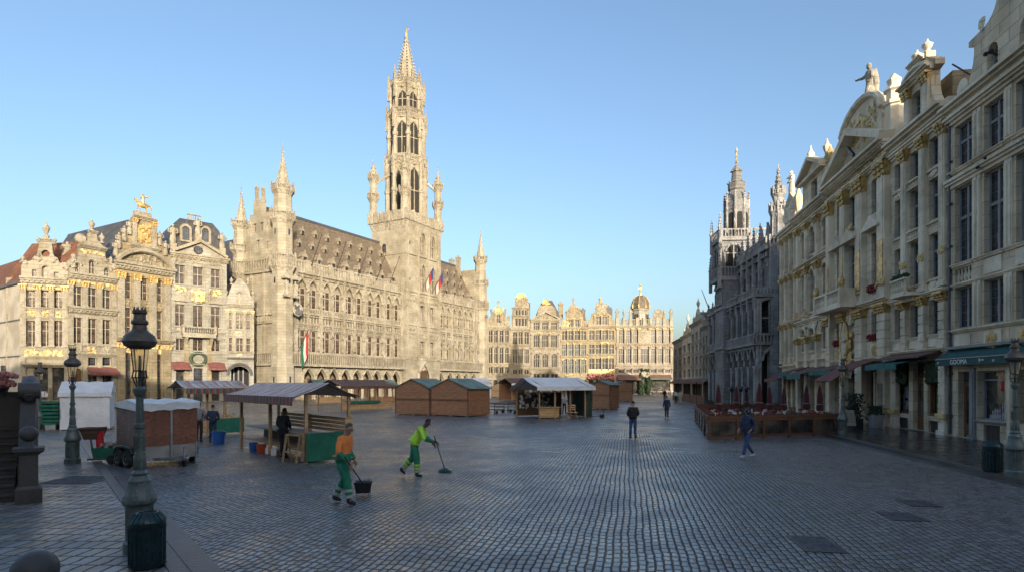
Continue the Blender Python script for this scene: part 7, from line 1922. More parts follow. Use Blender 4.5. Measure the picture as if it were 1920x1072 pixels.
m.add([(-.07, -.07, 1.74), (-.07, -.06, 1.96), (-.07, TL*.5, 2.10), (-.07, TL+.06, 1.98), (-.07, TL+.07, 1.86), (-.07, TL*.5, 1.8)], [(0,1,2,3,4,5)])
m.build('white_top', M['whitetarp'], tr, 40)
m = MB().box(.87, .93, -.06, -.02, .3, 1.95)
for x in (.02, TW-.02): m.box(x-.02, x+.02, -.04, -.005, .25, .7)
m.build('front_post', M['metal'], tr)
def wheel(x, y, r, w, par):
    o = MB().lathe(0, 0, [(r*.6, -w/2), (r*.95, -w/2), (r, -w*.3), (r, w*.3), (r*.95, w/2), (r*.6, w/2)], 20).build('wheel', M['rubber'], par, 40, (x, y, r)); o.rotation_euler = (0, PI/2, 0)
    MB().lathe(0, 0, [(r*.58, -w*.4), (r*.6, -w*.52), (r*.3, -w*.40), (r*.12, -w*.55), (r*.1, w*.4)], 14).build('rim', M['metal'], o, 40)
for y in (TL*.34, TL*.72):
    wheel(-.10, y, .27, .17, tr); wheel(TW+.10, y, .27, .17, tr)
for x in (-.10, TW+.10): MB().tube([(x, TL*.12, .42), (x, TL*.22, .58), (x, TL*.53, .63), (x, TL*.84, .58), (x, TL*.95, .42)], .06, 6).build('mudguard', M['blackmetal'], tr)
m = MB().bar((.35, .0, .25), (.9, -.75, .25), .07, .08).bar((1.4, .0, .25), (.9, -.75, .25), .07, .08).bar((.9, -.7, .27), (.9, -1.0, .29), .07, .07).ball(.9, -1.03, .30, .06)
m.build('drawbar', M['metal'], tr)
m = MB().tube([(1.02, -.6, .02), (1.02, -.6, .62)], .03, 6).tube([(1.02, -.6, .6), (1.14, -.65, .62)], .015, 5); jw = m.build('jockey_stand', M['metal'], tr)
w_ = MB().lathe(0, 0, [(.1, -.03), (.1, .03)], 12).build('jockey_wheel', M['rubber'], jw, 40, (1.02, -.6, .10)); w_.rotation_euler = (0, PI/2, 0)
MB().bar((TW-.05, -.04, .0), (TW-.05, -.04, .3), .05, .05).build('support_leg', M['metal'], tr)

hp = gp(205, 868); hc = thing('hand_cart', 'dark green hand cart piled with boxes and a red cloth beside the trailer', 'cart', hp, .15)
MB().box(-.55, .35, -.22, .25, .14, .2).bar((-.35, .2, .15), (-.5, .2, 1.15), .04, .04).bar((-.35, -.2, .15), (-.5, -.2, 1.15), .04, .04).build('cart_frame', M['lamp'], hc)
MB().taper(-.05, 0, .2, .52, .33, .2, .38, .24).build('crate', M['greencloth'], hc)
MB().taper(-.47, 0, .80, 1.12, .18, .22, .28, .26).box(-.78, -.2, -.28, .28, 1.12, 1.18).build('box', M['oldwood'], hc)
c = cloth_panel(-.3, -.05, .55, 1.08, -.2, .03, 6, 5, 3); c.build('red_cloth', M['red'], hc, 60)
m = MB(); rr = random.Random(6)
for _ in range(40): m.ball(rr.uniform(-.3, .35), rr.uniform(-.18, .2), .52+rr.uniform(0, .14), .07, n=5, m=3)
m.build('contents', M['grey'], hc)['kind'] = 'stuff'
for y in (-.28, .3): o = MB().lathe(0, 0, [(.14, -.03), (.15, 0), (.14, .03)], 14).build('wheel', M['rubber'], hc, 40, (.2, y, .15)); o.rotation_euler = (PI/2, 0, 0)

# green kiosk cabinet far left
p = gp(92, 806, .06); kc = thing('market_cart', 'dark green slatted market cart standing left of the white tent', 'cart', p, .3)
m = MB().box(-.45, .45, 0, .9, .3, .42); m.build('cart_bed', M['greencloth'], kc)
m = MB()
for k in range(6): m.box(-.45, .45, -.02, .02, .45+.2*k, .58+.2*k)
m.build('slatted_side', M['greencloth'], kc)
MB().box(-.4, .4, .1, .8, .42, 1.5).build('load', M['tarpdark'], kc)
for x in (-.35, .35): o = MB().lathe(0, 0, [(.2, -.03), (.2, .03)], 14).build('wheel', M['rubber'], kc, 40, (x, .1, .2)); o.rotation_euler = (0, PI/2, 0)
p = gp(72, 800, .06); 
pt = thing('goods_rack', 'rack of white and brown goods at the far left before the white house', 'rack', at(66, 40, .06), .2)
m = MB()
for x in (-.9, .9): m.box(x-.04, x+.04, -.2, .2, 0, 2.2)
for z in (.4, 1.0, 1.6): m.box(-.9, .9, -.25, .25, z, z+.04)
m.build('shelf', M['post'], pt); m = MB(); rr = random.Random(12)
for z in (.44, 1.04, 1.64):
    for k in range(7): x = -.8+.25*k; m.box(x, x+.18, -.2, .15, z, z+rr.uniform(.15, .45))
m.build('goods', M['whitecloth'], pt)['kind'] = 'stuff'

# ---------------------------------------------------------------- stacks of metal trestles behind the joined huts
fr = MB()
def bench_frame(label, px, py, rz, src=None):
    if src: return clone(src, label, gp(px, py), rz)
    t = thing('bench_frame', label, 'trestle', gp(px, py), rz, 'dismantled stall frames')
    m = MB()
    for x in (-.95, .95):
        for y in (-.3, .3): m.bar((x, y, 0), (x, -y*.2, .85), .05, .05)
    for z in (.3, .58, .82): m.bar((-1.0, 0, z), (1.0, 0, z), .05, .05)
    m.build('frame', M['blackmetal'], t)
    for x in (-.75, .8): o = MB().lathe(0, 0, [(.14, -.03), (.14, .03)], 12).build('wheel', M['rubber'], t, 40, (x, -.25, .14)); o.rotation_euler = (PI/2, 0, 0)
    MB().box(-1.0, 1.0, -.25, .25, .86, .9).build('plank', M['oldwood'], t)
    return t
b0 = bench_frame('dark metal trestle frame nearest the joined brown huts', 925, 773, .1)
for i, (px, py, rz) in enumerate(((948, 775, .0), (972, 772, .15), (992, 774, -.1))):
    bench_frame(('dark trestle frame second from the joined huts', 'dark trestle frame third from the joined huts', 'dark trestle frame nearest the white roofed stall')[i], px, py, rz, b0)
p = gp(1122, 783); wl = thing('trolley', 'small dark two wheeled trolley on the cobbles right of the white roofed stall', 'trolley', p, .2)
MB().bar((-.5, 0, .12), (.4, 0, .2), .05, .05).bar((.4, 0, .15), (.45, 0, .6), .04, .04).build('trolley_frame', M['blackmetal'], wl)
for y in (-.12, .2): o = MB().lathe(0, 0, [(.14, -.03), (.14, .03)], 12).build('wheel', M['rubber'], wl, 40, (.3, y, .14)); o.rotation_euler = (PI/2, 0, 0)

# ---------------------------------------------------------------- terrace
T0 = gp(1330, 824); T1 = gp(1570, 815); TL_ = gp(1304, 789)
def fence(label, p, q, panels, h=1.04):
    f = Frame('terrace_fence', label, 'fence', p, q, 'wooden terrace fences'); L = f.L; t = f.root
    for k in range(panels+1): x = L*k/panels; MB().box(x-.06, x+.06, -.06, .06, 0, h+.05).build('post', M['fence'], t)
    for k in range(panels):
        a, b = L*k/panels+.06, L*(k+1)/panels-.06
        MB().box(a, b, -.04, .04, h*.80, h).build('top_board', M['fence'], t); MB().box(a, b, -.035, .035, .06, .18).build('bottom_board', M['fence'], t)
        MB().box(a, b, -.01, .01, .19, h*.795).build('glass_panel', M['shopglass'], t)
    m = MB().box(.05, L-.05, .05, .30, h-.12, h+.04); m.build('flower_box', M['fence'], t)
    m = MB(); rr = random.Random(int(L*10))
    for _ in range(int(L*60)):
        x = rr.uniform(.1, L-.1); m.cur = 0 if math.sin(x*2.3)+rr.uniform(-1, 1) > .1 else 1
        m.ball(x, .17+rr.uniform(-.13, .13), h+.03+rr.uniform(0, .10), rr.uniform(.02, .045), n=4, m=2)
    m.build('flowers', [M['flower'], M['leaf']], t)['kind'] = 'stuff'
    return f
fence('long brown terrace fence with red flowers, the side facing the viewer', T0, T1, 5); fence('brown terrace fence with red flowers, the side running away along the open square', TL_+(T0-TL_)*.001, T0+(TL_-T0)*.012, 5)
T2 = TL_+(T1-T0)*1.0
fence('back fence of the terrace, nearest the dark gothic house', TL_+(T1-T0)*.01, T2, 4)
ta = (T1-T0); tb = (TL_-T0)
def TP(a, b, z=0.0): v = T0+ta*a+tb*b; return Vector((v.x, v.y, z))
um = None
def umbrella(label, p, s=1.0):
    global um
    if um:
        c = clone(um, label, p, random.Random(label).uniform(0, 3)); c.scale = (s, s, s); return c
    t = thing('folded_umbrella', label, 'umbrella', p, 0, 'folded terrace umbrellas')
    MB().tube([(0, 0, 0), (0, 0, 2.55)], .025, 6).ball(0, 0, 2.58, .04).build('pole', M['post'], t); MB().lathe(0, 0, [(.25, 0), (.25, .05), (.06, .09), (.05, .3)], 10).build('base', M['blackmetal'], t)
    m = MB(); prof = [(.13, .95), (.17, 1.1), (.13, 1.4), (.12, 1.8), (.075, 2.25), (.03, 2.5)]; n = 16
    vs = [(r*(1+.3*math.cos(k*PI))*math.cos(2*PI*k/n), r*(1+.3*math.cos(k*PI))*math.sin(2*PI*k/n), z) for r, z in prof for k in range(n)]
    m.add(vs, [(i*n+k, i*n+(k+1) % n, (i+1)*n+(k+1) % n, (i+1)*n+k) for i in range(len(prof)-1) for k in range(n)]); m.build('canopy', M['umbred'], t, 30)
    m = MB().tube([(.2*math.cos(i*PI/6), .2*math.sin(i*PI/6), 1.35) for i in range(13)], .015, 4); m.build('strap', M['flagwhite'], t)
    um = t; return t
for lab, px, py, s in (('folded dark red umbrella nearest the open square, left end of the terrace', 1347, 797, 1.0), ('folded red umbrella at the back left of the terrace, under the gothic arcade', 1381, 788, .95), ('big folded red umbrella in the middle of the terrace', 1424, 797, 1.05), ('slim folded red umbrella just right of the big one on the terrace', 1443, 794, .95),
    ('folded red umbrella before the red banner of the gothic arcade', 1400, 784, .92), ('folded umbrella third from the right end of the terrace', 1470, 795, .95), ('folded umbrella second from the right end of the terrace', 1512, 796, 1.0), ('folded umbrella at the right end of the terrace, near the lamp', 1537, 799, 1.0)):
    umbrella(lab, gp(px, py), s)
# tables, chairs
def make_table(p):
    t = thing('café_table'.replace('é', 'e'), 'white topped café table on the fenced terrace', 'table', p, 0, 'terrace tables')
    MB().lathe(0, 0, [(.34, .72), (.36, .73), (.36, .75)], 14).build('table_top', M['china'], t); MB().tube([(0, 0, .02), (0, 0, .72)], .03, 6).lathe(0, 0, [(.22, 0), (.2, .03), (.03, .06)], 10).build('table_leg', M['blackmetal'], t)
    s_ = MB(); r_ = random.Random(3)
    for k in range(5):
        a = k*1.3; x, y = .22*math.cos(a), .22*math.sin(a); s_.cur = 0; s_.lathe(x, y, [(.03, .75), (.045, .78), (.05, .86+.03*k), (.04, .87+.03*k)], 7)
    s_.box(-.28, -.1, -.05, .07, .75, .96); s_.cur = 1
    for k in range(16): s_.ball(r_.gauss(0, .05), r_.gauss(0, .05), 1.02+r_.uniform(-.06, .1), .04, n=4, m=2)
    s_.cur = 2; s_.lathe(0, 0, [(.04, .75), (.06, .85), (.03, .97)], 8)
    s_.build('table_setting', [M['china'], M['flower'], M['post']], t)
    return t
def make_chair(p):
    t = thing('terrace_chair', 'dark terrace chair', 'chair', p, 0, 'terrace chairs')
    MB().box(-.21, .21, -.21, .21, .43, .47).build('seat', M['oldwood'], t)
    m = MB()
    for z in (.58, .7, .82, .93): m.box(-.2, .2, .2, .23, z, z+.08)
    m.build('backrest', M['fence'], t)
    for x in (-.18, .18):
        for y in (-.18, .2): MB().box(x-.018, x+.018, y-.018, y+.018, 0, .43 if y < 0 else 1.0).build('leg', M['blackmetal'], t)
    return t
tab0 = ch0 = None; rr = random.Random(21)
for i in range(5):
    for j in range(3):
        p = TP(.12+.19*i+rr.uniform(-.02, .02), .14+.28*j+rr.uniform(-.03, .03))
        where = ('nearest the open square', 'second from the square side', 'in the middle column', 'fourth from the square side', 'nearest the lamp')[i]+', '+('row along the front fence', 'middle row', 'back row')[j]
        if tab0 is None: tab0 = make_table(p); tab0['label'] = 'white terrace table '+where
        else: clone(tab0, 'white terrace table '+where, p, rr.uniform(0, 3))
        for s_, w_ in ((-1, 'left'), (1, 'right')):
            q = p+ta.normalized()*.62*s_; rz = math.atan2(ta.y, ta.x)-s_*PI/2
            lab = 'dark chair %s of the table %s' % (w_, where)
            if ch0 is None: ch0 = make_chair(q); ch0.rotation_euler.z = rz; ch0['label'] = lab
            else: clone(ch0, lab, q, rz)
def small(name, label, cat, px, py, build, rz=0, z=0.0, group=None):
    t = thing(name, label, cat, gp(px, py, z), rz, group); build(t); return t
# heater heads, menu stands, planters
def heater(t):
    MB().tube([(0, 0, 0), (0, 0, 2.2)], .035, 6).lathe(0, 0, [(.22, 0), (.2, .3), (.04, .36)], 10).build('pole', M['blackmetal'], t); MB().lathe(0, 0, [(.3, 2.2), (.12, 2.34), (.05, 2.4)], 12).lathe(0, 0, [(.1, 2.0), (.13, 2.2)], 10).build('hood', M['blackmetal'], t)
for lab, px, py in (('patio heater on the terrace, left of the three dark heaters', 1372, 787), ('patio heater on the terrace, middle of the three dark heaters', 1389, 787), ('patio heater on the terrace, right of the three dark heaters', 1400, 787.5)): small('patio_heater', lab, 'heater', px, py, heater, group='patio heaters')
def planter(t):
    MB().taper(0, 0, 0, .75, .24, .24, .32, .32).build('pot', M['mullgrey'], t)
    m = MB(); r_ = random.Random(4)
    for _ in range(260):
        a = r_.uniform(0, 2*PI); h = r_.uniform(0, 1); r = .42*math.sqrt(r_.random())*(1-.4*h); m.ball(r*math.cos(a), r*math.sin(a), .72+.5*h, r_.uniform(.03, .07), n=4, m=2)
    for _ in range(60):
        a = r_.uniform(0, 2*PI); m.tube([(0, 0, .75), (.25*math.cos(a), .25*math.sin(a), 1.15), (.5*math.cos(a), .5*math.sin(a), 1.1+r_.uniform(-.1, .25))], [.012, .014, .003], 4)
    m.build('shrub', M['leaf'], t)
small('planter', 'grey tapered planter with a bushy green shrub before the gilded pilaster', 'planter', 1642, 801, planter, z=.11)
def hedge(t):
    MB().box(-.3, .3, -.3, .3, 0, .5).build('pot', M['blackmetal'], t)
    m = MB(); r_ = random.Random(8)
    for _ in range(420): m.ball(r_.gauss(0, .22), r_.gauss(0, .22), r_.uniform(.45, 1.9), r_.uniform(.04, .08), n=4, m=2)
    m.build('shrub', M['leaf'], t)
small('planter', 'dark potted conifer between the terrace lamp and the red awning', 'planter', 1603, 800, hedge, z=.11)
def bush(t):
    MB().box(-.4, .4, -.4, .4, 0, .6).build('pot', M['oldwood'], t)
    m = MB(); r_ = random.Random(9)
    for _ in range(300): m.ball(r_.gauss(0, .28), r_.gauss(0, .28), .8+r_.gauss(0, .25), r_.uniform(.05, .09), n=4, m=2)
    m.build('shrub', M['leaf'], t)
small('planter', 'round dark green bush in a wooden tub at the back corner of the terrace', 'planter', 1336, 782, bush)
def board(t):
    MB().bar((-.3, -.2, 0), (-.3, .0, 1.1), .04, .04).bar((.3, -.2, 0), (.3, 0, 1.1), .04, .04).bar((-.3, -.16, .22), (.3, -.16, .22), .04, .04).build('easel', M['blackmetal'], t); MB().add([(-.3, -.19, .25), (.3, -.19, .25), (.3, -.02, 1.08), (-.3, -.02, 1.08)], [(0,1,2,3)]).build('menu_sheet', M['white'], t)
small('menu_stand', 'pale menu stand beside the potted conifer', 'menu stand', 1591, 806, board, z=.11)
def far_table(t):
    MB().box(-.5, .5, -.4, .4, .7, .76).build('table_top', M['china'], t); MB().box(-.05, .05, -.05, .05, 0, .7).build('table_leg', M['blackmetal'], t); MB().box(-.75, -.55, -.25, .25, 0, .85).box(.55, .75, -.25, .25, 0, .85).build('seat', M['oldwood'], t)
far = None; pos = ['far left', 'second from the left', 'third from the left', 'fourth from the left', 'fifth from the left', 'far right']
for k in range(6):
    p = at(1222+7.5*k, 133+(k % 2)*2.0)
    if far is None: far = thing('cafe_table', '', 'table', p, 0, 'far café tables'); far_table(far); far['label'] = 'pale café table below the domed house, '+pos[k]
    else: clone(far, 'pale café table below the domed house, '+pos[k], p)
# low wooden fence of the street terraces at the far corner
f1 = at(1262, 95); f2 = at(1322, 71)
f = Frame('terrace_fence', 'low dark wooden terrace fence along the corner street', 'fence', f1, f2, 'wooden terrace fences'); 
MB().box(0, f.L, -.05, .05, .05, 1.1).build('boards', M['fence'], f.root)
for k in range(6): MB().box(f.L*k/5-.07, f.L*k/5+.07, -.08, .08, 0, 1.25).build('post', M['oldwood'], f.root)
# row of tall houses behind the viewer, on whose account the square lies in shade
rb = thing('palace_row', 'long stone palace row behind the viewpoint, shading the square', 'building', (0, -22, 0))
MB().box(-75, 110, -14, 0, 0, 20).build('wall', M['cream'], rb)
MB().add([(-75, -14.5, 20), (110, -14.5, 20), (110, .5, 20), (-75, .5, 20), (-75, -7, 25), (110, -7, 25)], [(0,1,2,3),(0,1,5,4),(2,3,4,5),(0,3,4),(1,2,5)]).build('roof', M['slate'], rb)
# ---------------------------------------------------------------- people
def skin(verts, edges, rad, name, mat, parent, sub=1, root=0):
    me = bpy.data.meshes.new(name); me.from_pydata(verts, edges, [])
    o = bpy.data.objects.new(name, me); COL.objects.link(o)
    o.modifiers.new('skin', 'SKIN').use_smooth_shade = True
    for i, d in enumerate(me.skin_vertices[0].data):
        r = rad[i]; d.radius = r if isinstance(r, tuple) else (r, r); d.use_root = (i == root)
    s = o.modifiers.new('subsurf', 'SUBSURF'); s.levels = sub; s.render_levels = sub
    bpy.context.view_layer.update()
    ev = o.evaluated_get(bpy.context.evaluated_depsgraph_get())
    out = bpy.data.meshes.new_from_object(ev); bpy.data.objects.remove(o); bpy.data.meshes.remove(me)
    if sub == 2:                                    # folds of the cloth
        for v in out.vertices:
            c = v.co; v.co = c+v.normal*(.016*noise.noise(c*9.0)+.010*noise.noise(Vector((c.x*22, c.y*22, c.z*13))))
    out.name = name; out.materials.clear(); out.materials.append(M[mat]); out.shade_smooth()
    return link(name, out, parent)
BASE = dict(pelvis=(0,0,.96), belly=(0,.01,1.10), chest=(0,.0,1.28), neck=(0,.0,1.48), head=(0,.03,1.62), shl=(-.18,0,1.42), shr=(.18,0,1.42), ell=(-.24,-.03,1.15), elr=(.24,-.03,1.15), wrl=(-.25,.05,.90), wrr=(.25,.05,.90),
            hil=(-.09,0,.93), hir=(.09,0,.93), knl=(-.10,.03,.50), knr=(.10,.03,.50), anl=(-.10,-.02,.09), anr=(.10,-.02,.09), tol=(-.11,.15,.035), tor=(.11,.15,.035))
def hand_dirs(J, s):
    el, wr = J['el'+s], J['wr'+s]; d = (wr-el).normalized(); return wr, d
def person(label, p, rz, pose, top, legs, hair, skin_m='skin', shoe='shoe', coat=0.0, hood=False, hatm=None, bands=None, h=1.75, group=None, sleeve=None, fing=.5, gloves=None, topr=1.0, waist=None, legr=1.0):
    t = thing('person', label, 'person', p, rz, group); k = h/1.75
    J = {a: Vector(b)*k for a, b in {**BASE, **pose}.items()}
    # body: one continuous surface with head, hands and fingers
    V = []; E = []; R = []
    def add(co, r, par=None):
        V.append(tuple(co)); R.append(r if isinstance(r, tuple) else r); i = len(V)-1
        if par is not None: E.append((par, i))
        return i
    pe = add(J['pelvis'], .12*k); be = add(J['belly'], (.125*k, .10*k), pe); ch = add(J['chest'], (.14*k, .105*k), be); ne = add(J['neck'], .055*k, ch)
    hd = (J['head']-J['neck']).normalized()
    h0 = add(J['head']-hd*.035*k, .068*k, ne); h1 = add(J['head']+hd*.04*k, .085*k, h0); h2 = add(J['head']+hd*.105*k, .062*k, h1)
    for s in 'lr':
        sh = add(J['sh'+s], .058*k, ch); el = add(J['el'+s], .043*k, sh); wr = add(J['wr'+s], .028*k, el)
        w, d = hand_dirs(J, s); pa = add(w+d*.055*k, (.035*k, .022*k), wr)
        side = Vector((1 if s == 'r' else -1, 0, 0)); a = d.cross(side); a = a.normalized() if a.length > .1 else Vector((0, 1, 0)); b = d.cross(a).normalized()
        curl = Vector((0, 0, -1)) if abs(d.z) < .7 else side*-1
        for q, ln in zip((-1.5, -.5, .5, 1.5), (.075, .088, .082, .062)):
            f0 = add(w+d*.09*k+a*q*.018*k, .0095*k, pa); f1 = add(w+d*(.09+ln*.55)*k+a*q*.02*k+curl*.018*k*fing*2, .0085*k, f0); add(w+d*(.09+ln*.8)*k+a*q*.02*k+curl*.05*k*fing*2, .0075*k, f1)
        th = add(w+d*.045*k-a*.038*k+curl*.01*k, .011*k, pa); add(w+d*.085*k-a*.05*k+curl*.03*k, .009*k, th)
        hi = add(J['hi'+s], .085*k, pe); kn = add(J['kn'+s], .058*k, hi); an = add(J['an'+s], .034*k, kn); add(J['to'+s].lerp(J['an'+s], .25), .026*k, an)
    bo = skin(V, E, R, 'body', skin_m, t)
    # face and ears joined to the body surface
    f = hd.cross(Vector((1, 0, 0))); fwd = -f if f.y < 0 else f; fwd = fwd.normalized(); c = J['head']
    fm = MB()
    n0 = c+fwd*.085*k+hd*.02*k; fm.tube([n0+hd*.03*k, n0+fwd*.02*k-hd*.012*k, n0-hd*.02*k], [.008*k, .016*k, .008*k], 5)
    for q in (-1, 1):
        e = c+Vector((q*.082*k, 0, 0))+hd*.015*k; fm.ball(*e, .014*k, .022*k, .032*k, 6, 4)
    fm.ball(*(c+fwd*.07*k-hd*.055*k), .03*k, .022*k, .022*k, 6, 4)
    fo = fm.build('face', M[skin_m], bo, 60)
    ey = MB()
    for q in (-1, 1): ey.ball(*(c+Vector((q*.032*k, 0, 0))+fwd*.082*k+hd*.03*k), .011*k, .008*k, .008*k, 6, 4)
    ey.box(c.x-.02*k, c.x+.02*k, (c+fwd*.086*k).y-.006*k, (c+fwd*.090*k).y, (c-hd*.032*k).z-.003*k, (c-hd*.032*k).z+.003*k)
    ey.build('eye', M['hairdark'], bo)
    # trousers
    V, E, R = [], [], []
    pe = add(J['pelvis']+Vector((0, 0, .06*k)), (.145*k, .115*k)); p2 = add(J['pelvis'], (.155*k, .125*k), pe)
    for s in 'lr':
        hi = add(J['hi'+s]-Vector((0, 0, .06*k)), .095*k*legr, p2); tm = add(J['hi'+s].lerp(J['kn'+s], .55), .085*k*legr, hi); kn = add(J['kn'+s], .07*k*legr, tm); cm = add(J['kn'+s].lerp(J['an'+s], .5), .064*k*legr, kn); add(J['an'+s]+Vector((0, 0, .02*k)), .058*k, cm)
    tro = skin(V, E, R, 'trousers', legs, t, 2)
    if bands:
        for s in 'lr':
            for q, mname in bands:
                a = J['kn'+s].lerp(J['an'+s], q); b2 = J['kn'+s].lerp(J['an'+s], q+.14)
                MB().tube([a, b2], [.073*k*legr, .070*k*legr], 10).build('leg_band', M[mname], tro, 40)
    # upper garment
    V, E, R = [], [], []
    low = J['pelvis']-Vector((0, 0, coat*k))
    c0 = add(J['belly'], (.158*k*topr, .13*k*topr))
    if coat > 0: hm = add(J['pelvis']+Vector((0, 0, .02)), (.165*k*topr, .14*k*topr), c0); add(low, (.175*k*topr, .15*k*topr), hm)
    else: add(J['pelvis']+Vector((0, 0, .05*k)), (.16*k*topr, .135*k*topr), c0)
    c1 = add(J['chest'], (.172*k*topr, .135*k*topr), c0); c2 = add(J['neck']-(J['neck']-J['chest'])*.18, (.09*k, .085*k), c1); add(J['neck'], .066*k, c2)
    for s in 'lr':
        sh = add(J['sh'+s], .078*k, c1); m_ = add(J['sh'+s].lerp(J['el'+s], .5), .068*k, sh); el = add(J['el'+s], .06*k, m_)
        add(J['el'+s].lerp(J['wr'+s], .9), .046*k, el)
    gar = skin(V, E, R, 'jacket', top, t, 2)
    if sleeve:
        for s in 'lr': MB().tube([J['el'+s].lerp(J['wr'+s], .12), J['el'+s].lerp(J['wr'+s], .95)], [.066*k, .05*k], 10).build('sleeve', M[sleeve], gar, 50)
    if waist:
        V, E, R = [], [], []
        a = add(J['belly'].lerp(J['chest'], .35), (.172*k*topr, .146*k*topr)); b = add(J['pelvis']+Vector((0, 0, .02*k)), (.172*k*topr, .146*k*topr), a); add(J['pelvis']-Vector((0, 0, .12*k)), (.175*k*topr, .15*k*topr), b)
        skin(V, E, R, 'waist_panel', waist, t, 2)
    for s in 'lr':
        a, o = J['an'+s], J['to'+s]; d = (o-a); d.z = 0; d = d.normalized() if d.length > .01 else Vector((0, 1, 0))
        skin([tuple(a+Vector((0, 0, .05*k))), tuple(a-Vector((0, 0, .03*k))-d*.03*k), tuple(a.lerp(o, .6)), tuple(o)], [(0, 1), (1, 2), (2, 3)], [.068*k, .06*k, (.055*k, .045*k), (.045*k, .032*k)], 'shoe', shoe, t)
    if hood:
        skin([tuple(J['neck']), tuple(J['head']-fwd*.03*k), tuple(J['head']+hd*.07*k-fwd*.02*k), tuple(J['head']+hd*.12*k-fwd*.01*k)], [(0, 1), (1, 2), (2, 3)], [.095*k, .115*k, .105*k, .06*k], 'hood', top, t)
    else:
        skin([tuple(J['head']-fwd*.045*k-hd*.02*k), tuple(J['head']-fwd*.03*k+hd*.06*k), tuple(J['head']+hd*.10*k-fwd*.0*k), tuple(J['head']+hd*.095*k+fwd*.045*k)], [(0, 1), (1, 2), (2, 3)], [.062*k, .085*k, .075*k, .04*k], 'hair', hair, t)
    return t, J, rz
def world(t, v): return t.matrix_basis @ Vector(v)

# road sweeper in orange, walking to the right
P1 = gp(643, 943)
walk = dict(belly=(0,.02,1.10), chest=(0,.05,1.28), neck=(0,.08,1.47), head=(0,.14,1.60), shl=(-.19,.05,1.41), shr=(.19,.05,1.41), ell=(-.25,-.02,1.14), wrl=(-.26,.12,.92), elr=(.25,.04,1.13), wrr=(.24,.24,.94),
            knl=(-.11,-.02,.51), anl=(-.12,-.26,.11), tol=(-.13,-.12,.035), knr=(.10,.16,.51), anr=(.11,.22,.09), tor=(.12,.38,.035))
w1, J1, a1 = person('street cleaner in an orange top and green trousers, carrying a long handled dustpan', P1, -1.75+PI/2-.35, walk, 'orange', 'workgreen', 'hairgrey', 'skin', 'shoe', bands=((.42, 'silver'), (.72, 'silver')), waist='workgreen', sleeve='workgreen', fing=.9, h=1.76, topr=1.16, legr=1.36)
w1.rotation_euler.z = -PI/2-.25
h1 = world(w1, J1['wrr']+(J1['wrr']-J1['elr']).normalized()*.08)
e1 = gp(681, 928)
tool = thing('long_handled_dustpan', 'black bucket shaped dustpan on a long handle held by the orange cleaner', 'dustpan', (0, 0, 0))
hd_ = (h1-Vector((e1.x, e1.y, .26))).normalized()
MB().tube([Vector((e1.x, e1.y, .26)), h1+hd_*.45], .014, 6).build('handle', M['blackmetal'], tool)
pan = MB(); pan.taper(0, 0, .0, .24, .15, .11, .185, .14); pan.box(-.19, .19, -.145, -.12, .2, .25).box(-.19, .19, .12, .145, .2, .25)
o = pan.build('pan', M['black'], tool, None, (e1.x, e1.y, .07)); o.rotation_euler.z = .1
MB().tube([(e1.x-.16, e1.y, .29), (e1.x-.14, e1.y, .36), (e1.x+.14, e1.y, .37), (e1.x+.17, e1.y, .30)], .012, 5).build('bail', M['metal'], tool)
m = MB()
for x in (-.14, .14):
    for y in (-.09, .09): m.tube([(e1.x+x, e1.y+y, 0), (e1.x+x, e1.y+y, .09)], .01, 4)
m.build('wire_foot', M['metal'], tool)
# sweeper in lime, bending to the right
P2 = gp(777, 893)
sweep = dict(pelvis=(0,0,.95), belly=(0,.06,1.08), chest=(0,.17,1.25), neck=(0,.28,1.41), head=(0,.37,1.52), shl=(-.18,.22,1.36), shr=(.18,.22,1.36), ell=(-.24,.28,1.10), wrl=(-.12,.48,.98), elr=(.24,.34,1.10), wrr=(.14,.58,1.02),
             knl=(-.10,-.06,.54), anl=(-.11,-.40,.20), tol=(-.11,-.30,.05), knr=(.10,.10,.50), anr=(.10,.10,.09), tor=(.11,.26,.035))
w2, J2, _ = person('street cleaner in a bright lime jacket and green trousers, leaning on a long mop', P2, 0, sweep, 'lime', 'workgreen', 'hairdark', 'skinbrown', 'shoe', bands=((.30, 'limedim'), (.52, 'limedim'), (.72, 'silver')), sleeve='workgreen', fing=.9, h=1.72, topr=1.2, legr=1.38)
w2.rotation_euler.z = -PI/2-.1
hA = world(w2, J2['wrr']+(J2['wrr']-J2['elr']).normalized()*.08); hB = world(w2, J2['wrl']+(J2['wrl']-J2['ell']).normalized()*.08)
e2 = gp(834, 884); e2.z = .08
mop = thing('floor_mop', 'long handled green mop pushed by the lime jacketed cleaner', 'mop', (0, 0, 0))
d = (hA-e2).normalized(); MB().tube([e2, hA+d*.28], .013, 6).build('handle', M['blackmetal'], mop)
m = MB(); rr = random.Random(5)
for _ in range(50):
    a = rr.uniform(0, 2*PI); r = rr.uniform(.08, .2); m.tube([(e2.x, e2.y, .09), (e2.x+r*.7*math.cos(a), e2.y+r*.6*math.sin(a), .05), (e2.x+r*1.1*math.cos(a), e2.y+r*math.sin(a), .02)], [.03, .028, .016], 5)
m.build('mop_head', M['mop'], mop, 60); MB().box(e2.x+.1, e2.x+.22, e2.y-.06, e2.y+.02, .03, .08).build('clamp', M['silver'], mop)
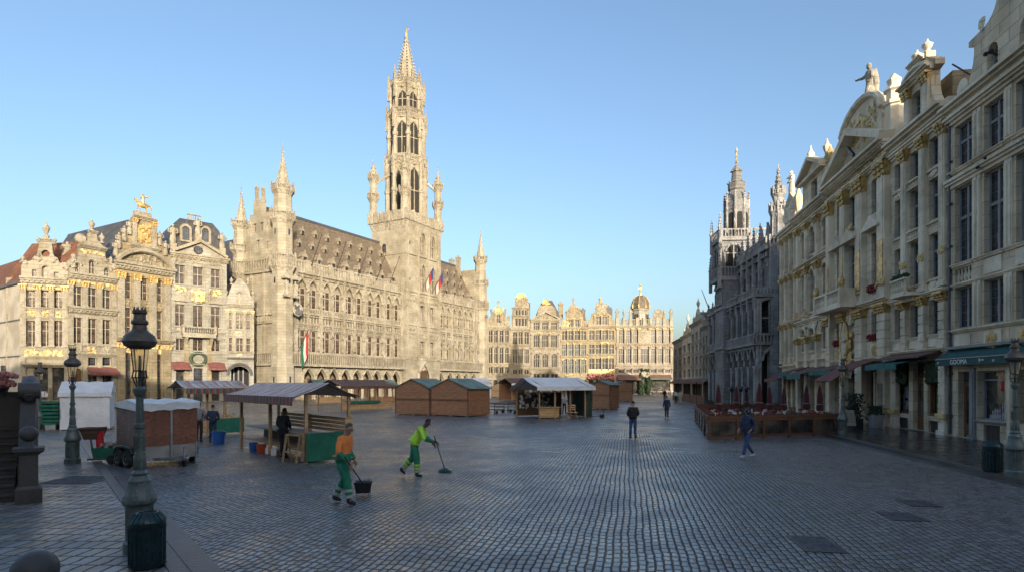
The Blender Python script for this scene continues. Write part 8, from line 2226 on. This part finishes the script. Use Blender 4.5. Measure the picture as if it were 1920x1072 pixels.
# walkers
stand = dict(elr=(.25,.0,1.14), ell=(-.25,.0,1.14), wrl=(-.17,.16,1.05), wrr=(.17,.16,1.05), knl=(-.10,.05,.5), knr=(.10,.0,.5), anl=(-.11,.06,.09), anr=(.10,-.05,.09), tol=(-.13,.22,.035), tor=(.13,.10,.035))
person('man in dark jacket and dark jeans walking away across the open square', gp(1187, 822), .05, stand, 'black', 'jeans', 'hairdark', coat=.06, h=1.78, topr=1.12)
stride = dict(chest=(0,.02,1.28), knl=(-.09,.16,.52), anl=(-.09,.30,.10), tol=(-.10,.46,.05), knr=(.09,-.05,.50), anr=(.09,-.34,.12), tor=(.10,-.20,.04), elr=(.23,.06,1.15), wrr=(.2,.2,.98), ell=(-.23,-.08,1.15), wrl=(-.2,.05,1.0))
person('hooded walker in a long navy jacket and jeans striding past the terrace fence', gp(1402, 858), PI/2+.4, stride, 'navy', 'jeans', 'hairdark', coat=.26, hood=True, shoe='shoepale', h=1.76, topr=1.05)
slow = dict(knl=(-.07,.04,.5), anl=(-.07,.04,.09), knr=(.08,.0,.5), anr=(.07,-.06,.09), tol=(-.08,.18,.035), tor=(.09,.08,.035))
person('woman in a dark blue coat and black leggings walking away behind the dark jacketed man', gp(1250, 785), .0, slow, 'navy', 'black', 'hairdark', coat=.28, h=1.68, shoe='shoepale')
person('distant person in black before the far terraces', gp(1246, 751), .1, slow, 'black', 'black', 'hairdark', coat=.1, h=1.75)
person('distant person in a white top and dark trousers near the corner street', gp(1267, 755), .2, slow, 'whitecloth', 'black', 'hairdark', h=1.72)
person('distant person dressed in beige near the corner street', gp(1276, 757), 2.9, slow, 'beige', 'beige', 'hairdark', h=1.78)
# stall people
person('stallholder in a dark coat standing at the empty counter of the striped stall', gp(531, 858), -.3, dict(stand, head=(0,.06,1.60)), 'black', 'black', 'hairdark', 'skinbrown', coat=.22, h=1.76)
person('person in a grey top at the stall behind the trailer', gp(373, 828), .1, stand, 'greycloth', 'black', 'hairdark', h=1.75)
person('person in dark navy clothes beside the blue barrel', gp(399, 829), .4, stand, 'navy', 'navy', 'hairdark', h=1.66, coat=.1)
person('person in a white top behind the counter of the white roofed stall', gp(1058, 776), .2, stand, 'whitecloth', 'black', 'hairdark', h=1.7)
